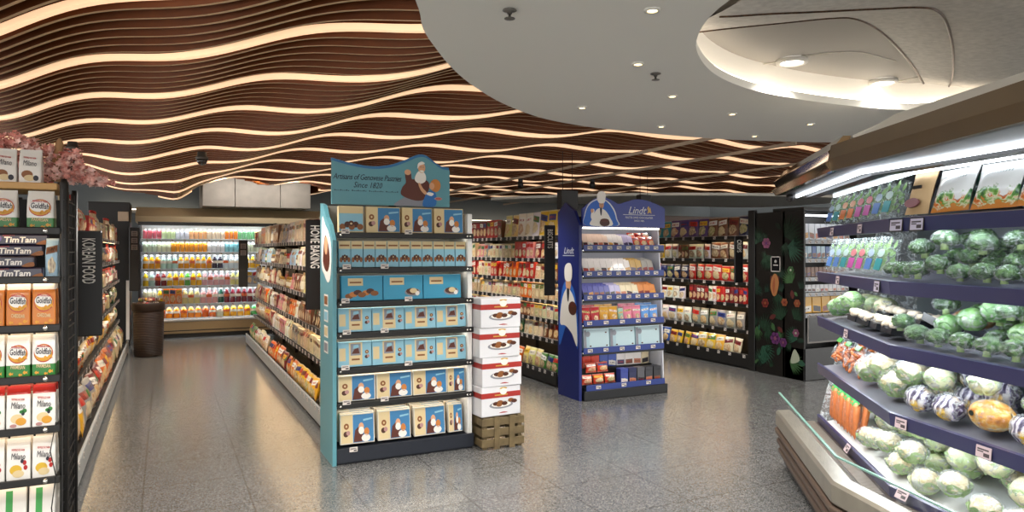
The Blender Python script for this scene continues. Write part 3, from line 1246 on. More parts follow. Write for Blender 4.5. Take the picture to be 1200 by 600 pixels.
stock(bake, 0.13, 0.03, 4.2, 6.2, 0.27, [('bag', ['yellow', 'orange', 'yellow', 'red'])], 'in yellow stretch of bottom baking deck', tilt=0.22, wobble=0.5, scale=0.95)
stock(bake, 0.13, 0.03, 6.2, 7.15, 0.27, [('bag', ['white', 'grey', 'cream'])], 'at near end of bottom baking deck', tilt=0.2, wobble=0.4)
stock(bake, 0.502, 0.14, 0.05, 2.0, 0.24, [('bag', ['red', 'cream', 'pink', 'white'])], 'on far part of lowest baking shelf', wobble=0.3)
stock(bake, 0.502, 0.14, 2.0, 7.15, 0.24, [('mixbox', BEIGE), ('mixbox', ['beige', 'cream', 'white']), ('flour', ['white', 'cream', 'beige'])], 'on near part of lowest baking shelf')
stock(bake, 0.802, 0.14, 0.05, 7.15, 0.25, [('mixbox', BEIGE), ('bakepouch', BEIGE), ('flour', BEIGE), ('bakepouch', ['white', 'grey', 'cream'])], shelfn[1])
stock(bake, 1.122, 0.14, 0.05, 7.15, 0.25, [('sauce', ['brown', 'beige', 'dark brown', 'pale yellow']), ('bakepouch', BEIGE), ('jar', ['brown', 'cream', 'gold'])], shelfn[2])
stock(bake, 1.422, 0.14, 0.05, 7.15, 0.23, [('jar', ['cream', 'green', 'brown', 'gold']), ('spicejar', ['brown', 'green', 'red', 'beige']), ('flour', ['white', 'pale blue', 'cream']), ('bakepouch', BEIGE)], shelfn[3])
stock(bake, 1.702, 0.14, 0.05, 7.15, 0.30, [('mixbox', ['brown', 'cream', 'beige', 'orange']), ('bakepouch', ['white', 'beige', 'pale blue', 'grey']), ('cookie', ['beige', 'dark red', 'cream']), ('sauce', ['dark brown', 'gold', 'brown'])], shelfn[4], scale=1.25)
blade_sign('HOME BAKING', 1.09, 1.247, 6.28, 1.09, 1.87, 'tall black sign reading HOME BAKING at the near end of the baking shelves', 0.37)
blade_sign(None, 1.10, 1.245, 12.6, 1.0, 1.78, 'small black sign with pale paper inserts at the far end of the baking shelves', 0.1, lines=2)

# ---------------- Korean food aisle: faces right (x = -0.52), y 5.05 to 12.9
kor = Run('Korean aisle', -0.52, 5.1, PI / 2)
KO_LEV = [0.52, 0.84, 1.15, 1.45, 1.74]
wordk = ['nearest', 'second', 'third', 'fourth', 'fifth', 'farthest']
for i in range(6):
    bay(kor, '%s bay of Korean food shelves along the left edge of the walkway' % wordk[i], i * 1.28, (i + 1) * 1.28, KO_LEV, 2.0, 0.5, 0.13, kick_m=M_KICKG, led=M_LEDW, tags=4, group='bays of Korean food shelves')
ks = ['on the lowest Korean shelf', 'on the second Korean shelf', 'on the third Korean shelf', 'on the fourth Korean shelf', 'on the top Korean shelf']
for (a, bb, cols, wd) in ((0.05, 1.6, ['yellow', 'cream', 'orange', 'pale yellow'], 'first'), (1.6, 2.6, ['black', 'white', 'grey'], 'second'), (2.6, 3.7, ['red', 'yellow', 'dark red'], 'third'), (3.7, 5.6, ['orange', 'yellow', 'brown'], 'fourth'), (5.6, 7.6, ['cream', 'pale green', 'beige'], 'last')):
    stock(kor, 0.13, 0.03, a, bb, 0.34, [('noodle', cols)], 'in %s stretch of Korean bottom deck' % wd, 'low', tilt=0.20, wobble=0.5, scale=1.65)
KC = ['red', 'orange', 'white', 'cream', 'brown', 'dark red', 'yellow', 'black', 'beige', 'pink']
stock(kor, 0.522, 0.14, 0.05, 7.6, 0.25, [('noodle', ['yellow', 'cream', 'white']), ('noodle', KC), ('cup', ['red', 'white', 'cream', 'orange'])], ks[0], 'low', wobble=0.3, scale=1.15)
stock(kor, 0.842, 0.14, 0.05, 7.6, 0.21, [('noodle', KC), ('cup', KC), ('seaweed', ['dark green', 'black', 'brown', 'cream'])], ks[1], 'low', wobble=0.3, scale=1.15)
stock(kor, 1.152, 0.14, 0.05, 7.6, 0.21, [('ksauce', ['red', 'dark red', 'brown']), ('seaweed', KC), ('noodle', KC)], ks[2], 'low', wobble=0.2)
stock(kor, 1.452, 0.14, 0.05, 7.6, 0.24, [('ksauce', ['red', 'orange', 'brown', 'cream']), ('noodle', ['white', 'cream', 'orange', 'black'])], ks[3], 'low', wobble=0.2)
stock(kor, 1.742, 0.14, 0.05, 7.6, 0.34, [('noodle', ['cream', 'red', 'white', 'beige']), ('seaweed', ['red', 'cream', 'brown']), ('ksauce', ['red', 'cream', 'beige'])], ks[4], 'low', wobble=0.25, scale=1.35)
blade_sign('KOREAN FOOD', -0.515, -0.365, 5.3, 1.05, 1.73, 'large black sign reading KOREAN FOOD beside the wire rack', 0.29)
blade_sign(None, -0.52, -0.37, 12.98, 0.95, 1.98, 'black sign with pale inserts at the far end of the Korean shelves', 0.1, lines=3)

# ---------------- biscuit aisle: faces left (x = 4.1), behind the blue chocolate stand
bis = Run('biscuit aisle', 4.1, 11.1, -PI / 2)
BI_LEV = [0.52, 0.76, 0.99, 1.24, 1.50, 1.78]
for i, wd in enumerate(['farthest', 'middle', 'nearest']):
    bay(bis, '%s bay of biscuit shelves behind the blue chocolate stand' % wd, i * 1.3, (i + 1) * 1.3, BI_LEV, 2.02, 0.48, 0.10, kick_m=M_BLK, led=M_LEDW, tags=8, group='bays of biscuit shelves')
bs = ['lowest biscuit shelf', 'second biscuit shelf', 'third biscuit shelf', 'fourth biscuit shelf', 'fifth biscuit shelf', 'top biscuit shelf']
BC = ['red', 'orange', 'brown', 'dark red', 'cream', 'beige', 'pink', 'gold', 'white']
X0, X1 = 0.4, 3.88
stock(bis, 0.13, 0.03, X0, 2.3, 0.26, [('sweet', ['blue', 'navy', 'orange', 'red'])], 'on far part of bottom biscuit deck', tilt=0.2, wobble=0.4, scale=1.2)
stock(bis, 0.13, 0.03, 2.3, X1, 0.26, [('sweet', ['yellow', 'pale yellow', 'green', 'pink', 'orange'])], 'on near part of bottom biscuit deck', tilt=0.2, wobble=0.4, scale=1.2)
stock(bis, 0.522, 0.11, X0, 2.0, 0.2, [('sweet', ['blue', 'navy', 'purple', 'white'])], 'on far part of ' + bs[0], wobble=0.3)
stock(bis, 0.522, 0.11, 2.0, X1, 0.2, [('wafer', ['brown', 'beige', 'red', 'dark green', 'cream'])], 'on near part of ' + bs[0], wobble=0.3)
stock(bis, 0.762, 0.11, X0, X1, 0.17, [('cookie', ['cream', 'beige', 'pale yellow']), ('biscuit', ['brown', 'beige', 'cream'])], 'on the ' + bs[1])
stock(bis, 0.992, 0.11, X0, X1, 0.2, [('biscuit', BC), ('wafer', ['beige', 'cream', 'brown', 'white'])], 'on the ' + bs[2])
stock(bis, 1.242, 0.11, X0, X1, 0.21, [('biscuit', ['red', 'cream', 'brown', 'orange', 'white']), ('wafer', ['pink', 'beige', 'red'])], 'on the ' + bs[3])
stock(bis, 1.502, 0.11, X0, X1, 0.22, [('wafer', ['orange', 'pink', 'dark red', 'cream', 'grey']), ('biscuit', BC)], 'on the ' + bs[4])
stock(bis, 1.782, 0.11, X0, 2.2, 0.3, [('biscuit', ['red', 'dark red', 'brown', 'orange'])], 'on far part of ' + bs[5], scale=1.2)
stock(bis, 1.782, 0.11, 2.2, X1, 0.36, [('wafer', ['pale yellow', 'yellow', 'cream', 'green', 'white'])], 'on near part of ' + bs[5], scale=1.6)
blade_sign('BISCUITS', 3.955, 4.098, 7.22, 1.08, 1.90, 'tall black sign reading BISCUITS beside the blue chocolate stand', 0.22)

# ---------------- crisps aisle: faces left (x = 7.05)
cri = Run('crisps aisle', 7.05, 9.82, -PI / 2)
CR_LEV = [0.50, 0.86, 1.16, 1.48, 1.80]
for i, wd in enumerate(['far', 'near']):
    bay(cri, '%s bay of crisps shelves left of the black floral panel' % wd, i * 1.33, (i + 1) * 1.33, CR_LEV, 2.08, 0.5, 0.10, kick_m=M_BLK, kick_h=0.15, led=M_LEDW, tags=6, group='bays of crisps shelves')
cs = ['lowest crisps shelf', 'second crisps shelf', 'third crisps shelf', 'fourth crisps shelf', 'top crisps shelf']
stock(cri, 0.15, 0.03, 0.05, 2.6, 0.30, [('bag', ['red', 'orange', 'yellow', 'white', 'red', 'cream', 'blue'])], 'on the bottom crisps deck', tilt=0.2, wobble=0.4)
stock(cri, 0.502, 0.11, 0.05, 2.6, 0.27, [('bag', ['yellow', 'pale green', 'white', 'grey', 'gold', 'cream']), ('bag', ['white', 'grey'])], 'on the ' + cs[0], wobble=0.3, scale=1.05)
stock(cri, 0.862, 0.11, 0.05, 1.3, 0.22, [('nutbag', ['grey', 'white', 'brown'])], 'on far part of ' + cs[1])
stock(cri, 0.862, 0.11, 1.3, 2.6, 0.22, [('tube', ['red', 'white', 'dark red'])], 'on near part of ' + cs[1])
stock(cri, 1.162, 0.11, 0.05, 2.6, 0.25, [('bag', ['white', 'grey', 'navy', 'cream', 'red', 'orange'])], 'on the ' + cs[2], wobble=0.3)
stock(cri, 1.482, 0.11, 0.05, 2.6, 0.25, [('bag', ['white', 'grey', 'white']), ('tube', ['brown', 'dark red', 'yellow', 'black']), ('bag', ['yellow', 'brown', 'white'])], 'on the ' + cs[3], wobble=0.3)
stock(cri, 1.802, 0.11, 0.05, 2.6, 0.30, [('nutbag', ['gold', 'brown', 'white', 'navy', 'purple', 'dark red', 'teal', 'grey'])], 'on the ' + cs[4], scale=1.4)
blade_sign('CRISPS', 6.885, 7.04, 7.25, 1.17, 1.80, 'tall black sign reading CRISPS on the crisps shelves', 0.17)
# ------------------------------------------------------------------ flat printed artwork helpers
def art(parent, name, poly, m, y, M=None, th=0.0012, smooth=0):
    """a printed shape: poly of (x, z) on the plane y, facing -y"""
    if smooth:
        poly = smooth_loop(poly, smooth)
    b = MB()
    b.prism(poly, y - th, y)
    if M is not None:
        b.shift(M)
    return build(b, name, [m], parent)


def arts(parent, name, shapes, y, M=None, th=0.0012):
    """several printed shapes of one figure in one mesh: (poly, material, layer)"""
    b = MB()
    ms = []
    for poly, m, k in shapes:
        if m not in ms:
            ms.append(m)
        b.prism(poly, y - th * (k + 1), y - th * k * 0.5, ms.index(m))
    if M is not None:
        b.shift(M)
    return build(b, name, ms, parent)


K = lambda n, c, r=0.5: mat(n, c, r)
A_SKIN = K('print skin', '#d9a37c')
A_BROWN = K('print brown', '#5b2a1c')
A_WHITE = K('print white', '#efeae2')
A_GREY = K('print grey', '#8b8d96')
A_BLUE = K('print blue', '#2a6fb5')
A_HAIR = K('print ginger', '#c77d3a')
A_CREAM = K('print cream', '#dfc99a')
A_SKY = K('print sky', '#3f7fb0')
A_PALE = K('print pale blue', '#8fc3d6')
A_MID = K('print mid blue', '#3f9cc0')
A_COOK = K('print cookie', '#8a5428')
A_COOKD = K('print dark cookie', '#4d2615')
A_GOLD = K('print gold', '#c9a24a', 0.35)
A_DARK = K('print dark', '#2a2a35')
A_RED = K('print red', '#c13a2b')
A_EDGE = K('box edge', '#ddd6c6')
A_PINK = K('print rosy', '#b98a86')
TEAL = mat('teal board', '#5f9aa6', 0.4)
TEALD = mat('blue board rim', '#2f74a8', 0.4)


def small_photo(b, ms, x0, x1, z0, z1, y, kind, r):
    """a little food picture printed on a box: coloured ground with biscuit and figure patches"""
    def put_(poly, m, k):
        if m not in ms:
            ms.append(m)
        b.prism(poly, y - 0.0005 * (k + 1), y - 0.0004 * k, ms.index(m))
    w_, h_ = x1 - x0, z1 - z0
    P = lambda u, v: (x0 + u * w_, z0 + v * h_)
    E_ = lambda u, v, ru, rv, n=10: [(P(u, v)[0] + ru * w_ * math.cos(2 * PI * k / n), P(u, v)[1] + rv * h_ * math.sin(2 * PI * k / n)) for k in range(n)]
    if kind == 'family':
        put_([P(0, 0), P(1, 0), P(1, 1), P(0, 1)], A_SKY, 0)
        put_([P(.02, .02), P(.45, .02), P(.5, .35), P(.3, .6), P(.1, .45)], A_BROWN, 1)
        put_(E_(.4, .55, .13, .16), A_SKIN, 2)
        put_(E_(.4, .42, .14, .14), A_WHITE, 3)
        put_(E_(.66, .36, .13, .15), A_HAIR, 2)
        put_(E_(.62, .14, .22, .14), A_WHITE, 2)
        put_([P(.5, .75), P(.95, .8), P(.95, .86), P(.5, .82)], A_PALE, 1)
    elif kind == 'plaque':
        put_([P(0, 0), P(1, 0), P(1, 1), P(0, 1)], A_CREAM, 0)
        put_([P(.12, .42), P(.88, .42), P(.88, .95), P(.12, .95)], A_GREY, 1)
        put_([P(.2, .5), P(.8, .5), P(.7, .75), P(.4, .7)], A_BROWN, 2)
        put_([P(.3, .72), P(.75, .78), P(.7, .9), P(.35, .88)], A_PALE, 2)
        put_([P(.2, .2), P(.8, .2), P(.8, .28), P(.2, .28)], A_COOK, 1)
    elif kind == 'cookies':
        for k in range(5):
            put_(E_(.12 + .19 * k + .03 * r.random(), .28 + .16 * (k % 2), .14, .22), A_COOKD if k % 2 else A_COOK, 1 + k % 3)
        put_(E_(.5, .52, .12, .2), A_COOKD, 4)
        put_(E_(.5, .50, .05, .07), A_CREAM, 5)
    elif kind == 'heap':
        for k in range(7):
            put_(E_(.1 + .12 * k, .2 + .10 * (k % 3) + .03 * k, .12, .2), (A_COOK, A_HAIR, A_COOKD)[k % 3], 1 + k % 4)
    elif kind == 'plate':
        put_(E_(.5, .4, .48, .3), A_GREY, 1)
        put_(E_(.48, .46, .38, .25), A_COOKD, 2)
        put_(E_(.55, .5, .22, .2), A_CREAM, 3)
        put_(E_(.78, .3, .13, .18), A_WHITE, 3)
    elif kind == 'rings':
        put_(E_(.45, .62, .26, .13), A_COOK, 1)
        put_(E_(.45, .62, .09, .05), A_CREAM, 2)
        put_(E_(.4, .3, .26, .12), A_COOKD, 1)
        put_(E_(.62, .34, .2, .1), A_PINK, 2)


def gift_box_mesh(style, w, h, d, seed):
    r = random.Random(seed)
    b = MB()
    body = {'A': A_EDGE, 'B': A_PALE, 'C': A_MID, 'D': A_PALE, 'E': A_CREAM}[style]
    ms = [body]
    b.cbox(-w / 2, w / 2, 0, d, 0, h, 0.0025)
    y = -0.0002

    def rect(x0, x1, z0, z1, m, k=0):
        if m not in ms:
            ms.append(m)
        b.prism([(x0, z0), (x1, z0), (x1, z1), (x0, z1)], y - 0.0005 * (k + 1), y - 0.0004 * k, ms.index(m))
    X = lambda u: -w / 2 + u * w
    Z = lambda v: v * h
    yy = y - 0.0006
    if style == 'A':
        rect(X(.03), X(.36), Z(.04), Z(.96), A_CREAM)
        small_photo(b, ms, X(.05), X(.34), Z(.1), Z(.9), yy, 'rings', r)
        small_photo(b, ms, X(.37), X(.97), Z(.04), Z(.96), yy, 'family', r)
    elif style == 'B':
        small_photo(b, ms, X(.32), X(.72), Z(.08), Z(.96), yy, 'plaque', r)
        small_photo(b, ms, X(.76), X(.98), Z(.2), Z(.8), yy, 'rings', r)
        rect(X(.03), X(.22), Z(.25), Z(.75), A_CREAM)
    elif style == 'C':
        rect(X(.16), X(.52), Z(.60), Z(.9), A_CREAM)
        rect(X(.2), X(.48), Z(.7), Z(.76), A_COOK, 1)
        small_photo(b, ms, X(.1 if seed % 2 else .52), X(.95), Z(.08), Z(.62), yy, 'heap' if seed % 2 else 'plate', r)
    elif style == 'D':
        rect(X(.0), X(1), Z(.70), Z(1.0), A_CREAM)
        rect(X(.1), X(.9), Z(.80), Z(.86), A_COOK, 1)
        small_photo(b, ms, X(.06), X(.94), Z(.16), Z(.62), yy, 'cookies', r)
    elif style == 'E':
        if seed % 2:
            rect(X(.02), X(.98), Z(.05), Z(.72), A_PALE)
            small_photo(b, ms, X(.04), X(.96), Z(.06), Z(.6), yy, 'cookies', r)
        else:
            small_photo(b, ms, X(.02), X(.32), Z(.08), Z(.92), yy, 'rings', r)
            small_photo(b, ms, X(.34), X(.98), Z(.04), Z(.96), yy, 'family', r)
    return b.mesh('gift_box_' + style, ms)


# ------------------------------------------------------------------ pastry end display (front at y = 5.3)
PX, PY, PW = 1.15, 5.30, 1.10
disp = thing('pastry_display', 'tall teal end display for boxed pastries with a white bearded man on its header', 'display stand', (PX, PY, 0))
m = MB()
m.cbox(0.0, PW, 0.02, 0.46, 0.0, 0.115, 0.004)
m.box(0.0, PW, 0.0, 0.02, 0.02, 0.12)
build(m, 'plinth', [mat('navy plinth', '#20242e', 0.4)], disp)
m = MB()
m.box(0.02, PW - 0.02, 0.42, 0.45, 0.115, 1.96)
build(m, 'back_panel', [mat('display back', '#d8d2c4', 0.6)], disp)
m = MB()
m.cbox(PW - 0.045, PW - 0.005, 0.02, 0.45, 0.115, 1.90, 0.004)
build(m, 'side_post', [mat('white post', '#e9e7e2', 0.4)], disp)
m = MB()
side = [(-0.0, 0.0), (0.46, 0.0), (0.46, 1.98), (0.34, 1.96), (0.24, 1.86), (0.12, 1.80), (0.0, 1.68)]
m.prism(side, -0.035, -0.005, 0, 'x')
sp = build(m, 'side_panel', [TEAL], disp)
MS = Matrix.Translation((-0.0355, 0, 0)) @ Matrix.Rotation(-PI / 2, 4, 'Z')
# printed picture and four small badges on the outer face of the side panel
shp = [(smooth_loop([(-.40, 1.50), (-.30, 1.42), (-.16, 1.36), (-.06, 1.42), (-.04, 1.62), (-.14, 1.74), (-.26, 1.80), (-.38, 1.86)], 4), A_WHITE, 0),
       (smooth_loop([(-.34, 1.52), (-.2, 1.44), (-.1, 1.5), (-.12, 1.62), (-.26, 1.72)], 4), A_BROWN, 1), (ellipse(-.22, 1.64, .06, .07), A_SKIN, 2)]
arts(sp, 'printed_picture', shp, -0.0, MS)
for k, (z, mm) in enumerate(((1.22, A_COOK), (1.10, A_PALE), (0.98, A_CREAM), (0.86, A_GREY))):
    arts(sp, 'printed_badge', [([(-.30, z - .045), (-.16, z - .045), (-.16, z + .045), (-.30, z + .045)], A_WHITE, 0), ([(-.285, z - .032), (-.175, z - .032), (-.175, z + .032), (-.285, z + .032)], mm, 1)], 0, MS)
# header board
HB0 = 1.955
hd_front = [(-0.02, HB0), (0.93, HB0), (0.93, 2.255)] + [p for p in smooth_loop([(0.93, 2.255), (0.86, 2.265), (0.80, 2.30), (0.73, 2.345), (0.66, 2.345), (0.56, 2.30), (0.44, 2.255), (0.30, 2.235), (0.14, 2.25), (-0.02, 2.285)], 4, False)][1:]
b = MB()
b.prism(hd_front, 0.10, 0.125)
hdr = build(b, 'header_board', [TEAL], disp)
b = MB()
topc = hd_front[2:]
up = [(x, z + 0.022) for x, z in topc]
b.prism(topc + up[::-1], 0.115, 0.135)
build(b, 'blue_rim', [TEALD], hdr)
t1 = text_mesh('t', 'Artisans of Genovese Pastries', 0.062, mat('header ink', '#1d2a3c', 0.5), 0.0006, 0.3, space=0.92)
o1 = obj('lettering', t1, hdr, (0.255, 0.0985, 2.165))
o1.scale = (0.78, 1, 1)
t2 = text_mesh('t', 'Since 1820', 0.062, MATS['header ink'], 0.0006, 0.3)
o2 = obj('lettering', t2, hdr, (0.255, 0.0985, 2.105))
o2.scale = (0.82, 1, 1)
b = MB()
for k in range(34):
    if k % 9 != 8:
        x = 0.0 + k * 0.0148
        b.box(x, x + 0.008, 0.0988, 0.0998, 2.058, 2.063 + 0.004 * (k % 3 == 0))
build(b, 'small_print', [MATS['header ink']], hdr)
S = lambda *p: smooth_loop(list(p), 4)
man = [(S((.46, HB0 + .005), (.56, 2.03), (.64, 2.055), (.73, 2.02), (.70, HB0 + .005), (.58, HB0 + .002)), A_GREY, 0),
       (S((.525, 2.04), (.53, 2.10), (.56, 2.14), (.555, 2.205), (.60, 2.215), (.61, 2.17), (.66, 2.175), (.73, 2.165), (.755, 2.12), (.72, 2.02), (.64, 2.0)), A_BROWN, 1),
       (ellipse(.575, 2.222, .026, .022), A_SKIN, 2),
       (S((.635, 2.16), (.64, 2.20), (.665, 2.235), (.70, 2.235), (.725, 2.20), (.72, 2.155), (.675, 2.135)), A_WHITE, 2),
       (ellipse(.69, 2.262, .030, .040), A_SKIN, 3),
       (S((.655, 2.255), (.66, 2.295), (.69, 2.312), (.715, 2.30), (.70, 2.29), (.672, 2.28)), A_WHITE, 4),
       (S((.672, 2.238), (.69, 2.243), (.708, 2.236), (.69, 2.226)), A_WHITE, 5),
       (ellipse(.682, 2.268, .004, .003, 8), A_DARK, 5), (ellipse(.702, 2.268, .004, .003, 8), A_DARK, 5),
       (S((.662, 2.13), (.675, 2.14), (.70, 2.10), (.73, 2.07), (.72, 2.05), (.685, 2.08)), A_SKIN, 4)]
arts(hdr, 'printed_man', man, 0.0985)
girl = [(S((.70, HB0 + .004), (.72, 2.04), (.75, 2.08), (.80, 2.075), (.815, 2.02), (.80, HB0 + .004)), A_BLUE, 1),
        (ellipse(.805, 2.125, .045, .052), A_HAIR, 2), (ellipse(.775, 2.12, .022, .028), A_SKIN, 3),
        (S((.73, 2.055), (.75, 2.07), (.79, 2.06), (.77, 2.04)), A_WHITE, 4)]
arts(hdr, 'printed_child', girl, 0.0965)
arts(hdr, 'printed_badge', [(S((.795, 2.02), (.83, 2.035), (.865, 2.02), (.83, 2.005)), A_PINK, 0), ([(.81, 2.016), (.85, 2.016), (.85, 2.024), (.81, 2.024)], A_RED, 1)], 0.0945)
m = MB()
m.cbox(0.0, 0.09, 0.125, 0.16, 2.24, 2.265, 0.004)
build(m, 'clip', [M_BLK], hdr)

GP = 'boxed pastries on the teal display'
shelves_p = [1.735, 1.47, 1.215, 0.98, 0.715, 0.455]
rown = ['top row', 'second row', 'third row', 'fourth row', 'fifth row', 'sixth row', 'bottom row']
for i, z in enumerate(shelves_p):
    m = MB()
    f0 = -0.005 + 0.004 * i
    m.box(0.0, PW - 0.045, 0.02, 0.42, z - 0.02, z)
    m.cbox(0.0, PW - 0.0, 0.0, 0.02, z - 0.038, z + 0.004, 0.004)
    sh = build(m, 'shelf', [M_BLK], disp)
    for xx in (0.025, PW - 0.055, PW - 0.03):
        mm = MB()
        mm.lathe([(0.009, 0), (0.009, 0.006), (0.004, 0.009)], 10, M=Matrix.Translation((xx, 0.0, z - 0.017)) @ Matrix.Rotation(PI / 2, 4, 'X'))
        build(mm, 'chrome_stud', [mat('chrome stud', '#f0eee8', 0.15, metal=1)], sh)
    m = MB()
    m.box(0.03, PW - 0.06, 0.06, 0.08, z - 0.03, z - 0.0205)
    build(m, 'light_strip', [mat('display led', '#fff1da', emit=7 if i < 3 else 12, ecol='#fff0d8') if False else mat('display led %d' % (i > 1), '#fff1da', emit=5 if i < 2 else 11, ecol='#fff0dc')], sh)
    for xx in ((0.06, 0.55) if i % 2 == 0 else (0.07, 0.36)):
        obj('price_tag', TAG, sh, (xx, -0.001, z + 0.012))
obj('price_tag', TAG, disp, (0.12, -0.004, 0.11))


def pbox(style, x, z, w, h, d, y, label, seed, lean=0.12, rz=0.0):
    o = obj('pastry_box', gift_box_mesh(style, w, h, d, seed), None, (PX + x, PY + y + 0.012, z + 0.003 + d * math.sin(lean)), (-lean, 0, rz))
    return tag(o, unique(label), 'box', GP)


pos4 = ['first', 'second', 'third', 'fourth']
for i, (x, w_) in enumerate(((0.115, 0.20), (0.365, 0.28), (0.64, 0.26), (0.905, 0.26))):
    pbox('E', x, 1.735, w_ - 0.012, 0.20, 0.045, 0.035, '%s pastry box from the left in the top row under the header' % pos4[i], 1 if i == 0 else 2 * i, 0.05)
xs = 0.02
for i in range(11):
    w_ = 0.093
    pbox('D', xs + w_ / 2, 1.47, w_ - 0.004, 0.20, 0.05, 0.035 + 0.004 * (i % 2), 'narrow cream and blue pastry box, %s from the left in the second row' % nth(i + 1), i, 0.05)
    xs += w_ + 0.001
for i in range(3):
    pbox('C', 0.20 + i * 0.325, 1.215, 0.318, 0.19, 0.05, 0.035, '%s wide mid-blue pastry box from the left in the third row' % pos4[i], [1, 2, 4][i], 0.06)
for i in range(4):
    pbox('B', 0.145 + i * 0.260, 0.98, 0.254, 0.18, 0.05, 0.035, '%s pale blue pastry box from the left in the fourth row' % pos4[i], i, 0.06)
for i in range(4):
    pbox('B', 0.145 + i * 0.260, 0.715, 0.254, 0.19, 0.05, 0.035, '%s pale blue pastry box from the left in the fifth row' % pos4[i], i + 3, 0.06)
for i in range(4):
    w_ = 0.285 if i < 3 else 0.15
    pbox('A', 0.16 + i * 0.293 - (0.07 if i == 3 else 0), 0.455, w_, 0.195, 0.05, 0.035, '%s cream and blue pastry box from the left in the sixth row' % pos4[i], i, 0.06)
dep = ['front', 'second', 'third', 'fourth', 'rear']
for i in range(4):
    w_ = 0.27 if i < 3 else 0.13
    for j in range(5 if i in (0, 2) else 3):
        pbox('A', 0.165 + i * 0.29 - (0.07 if i == 3 else 0) + 0.008 * (j % 2), 0.118 + 0.012, w_ - 0.008, 0.225 + 0.004 * j, 0.035, 0.035 + j * 0.055, '%s box of the %s stack from the left in the bottom row' % (dep[j], pos4[i]), i + 5 * j, 0.10, 0.02 * (i - 1))
# packs stored behind the second-row gap
for i in range(4):
    o = obj('pastry_box', gift_box_mesh('C', 0.2, 0.05, 0.14, i), None, (PX + 0.25 + 0.21 * i, PY + 0.22, 1.217), (0, 0, 0))
    tag(o, unique('flat pastry box lying at the back of the third row, %s from the left' % nth(i + 1)), 'box', GP)

# ------------------------------------------------------------------ crate with four biscuit cartons
cr = thing('wooden_crate', 'dark slatted wooden crate on the floor under the stacked white cartons', 'crate', (2.465, 5.20, 0), 0.0)
M_WOOD = mat('old crate wood', '#6b5b3e', 0.7, noise_amt=0.25, noise_scale=14)
for xx in (-0.155, 0.155):
    for yy in (0.015, 0.235):
        m = MB()
        m.cbox(xx - 0.018, xx + 0.018, yy - 0.014, yy + 0.014, 0, 0.262, 0.003)
        build(m, 'corner_post', [M_WOOD], cr)
for k, z in enumerate((0.02, 0.105, 0.19)):
    for yy in (-0.006, 0.25):
        m = MB()
        m.cbox(-0.19, 0.19, yy - 0.006, yy + 0.006, z, z + 0.06, 0.002)
        build(m, 'slat', [M_WOOD], cr)
    for xx in (-0.182, 0.182):
        m = MB()
        m.cbox(xx - 0.006, xx + 0.006, 0.004, 0.245, z, z + 0.06, 0.002)
        build(m, 'slat', [M_WOOD], cr)
for xx in (-0.06, 0.075):
    m = MB()
    m.cbox(xx - 0.025, xx + 0.025, -0.020, -0.012, 0.0, 0.262, 0.002)
    build(m, 'brace', [M_WOOD], cr)
m = MB()
for k in range(5):
    m.cbox(-0.17, 0.17, 0.02 + k * 0.042, 0.055 + k * 0.042, 0.245, 0.258, 0.002)
build(m, 'top_boards', [M_WOOD], cr)

A_CARTON = mat('carton white', '#dedee2', 0.45)
A_CRED = mat('carton red', '#a8322c', 0.45)


def biscuit_carton():
    b = MB()
    ms = [A_CARTON, A_CRED, A_GREY, A_COOK, A_WHITE, A_GOLD, A_COOKD]
    w_, h_, d_ = 0.36, 0.238, 0.24
    b.cbox(-w_ / 2, w_ / 2, 0, d_, 0, h_, 0.004)
    b.box(-w_ / 2 - .0006, w_ / 2 + .0006, -0.0008, d_ + .0006, h_ * .62, h_ * .80, 1)
    b.prism(ellipse(0.02, h_ * .82, .032, .026), -0.0018, -0.0005, 4)
    b.prism(ellipse(0.02, h_ * .93, .035, .008), -0.0012, -0.0005, 5)
    b.prism(ellipse(0.0, h_ * .37, .11, .030), -0.0012, 0, 2)
    b.prism(ellipse(0.0, h_ * .39, .09, .022), -0.0018, 0, 4)
    for k, (x, z) in enumerate(((-.05, .42), (-.01, .46), (.03, .41), (.09, .5), (.12, .46), (-.02, .38))):
        b.prism(ellipse(x, h_ * z, .028, .016, 10), -0.0022 - .0003 * k, 0, 3 if k % 2 else 6)
    b.prism(smooth_loop([(-.02, h_ * .1), (.02, h_ * .13), (.06, h_ * .1), (.02, h_ * .09)], 4), -0.0012, 0, 1)
    b.box(-0.06, 0.06, -0.0016, -0.0008, h_ * .69, h_ * .73, 5)
    return b.mesh('biscuit_carton', ms)


car = biscuit_carton()
for i, wd in enumerate(('bottom', 'second', 'third', 'top')):
    z = 0.264 + i * 0.2385
    o = obj('biscuit_carton', car, None, (2.450 - 0.008 * i + (0.015 if i % 2 else 0), 5.20 - 0.005 * i, z), (0, 0, 0.03 + (0.04, 0.02, -0.01, 0.0)[i]))
    tag(o, unique('%s white and red biscuit carton of the stack on the wooden crate' % wd), 'carton', 'white cartons on the crate')

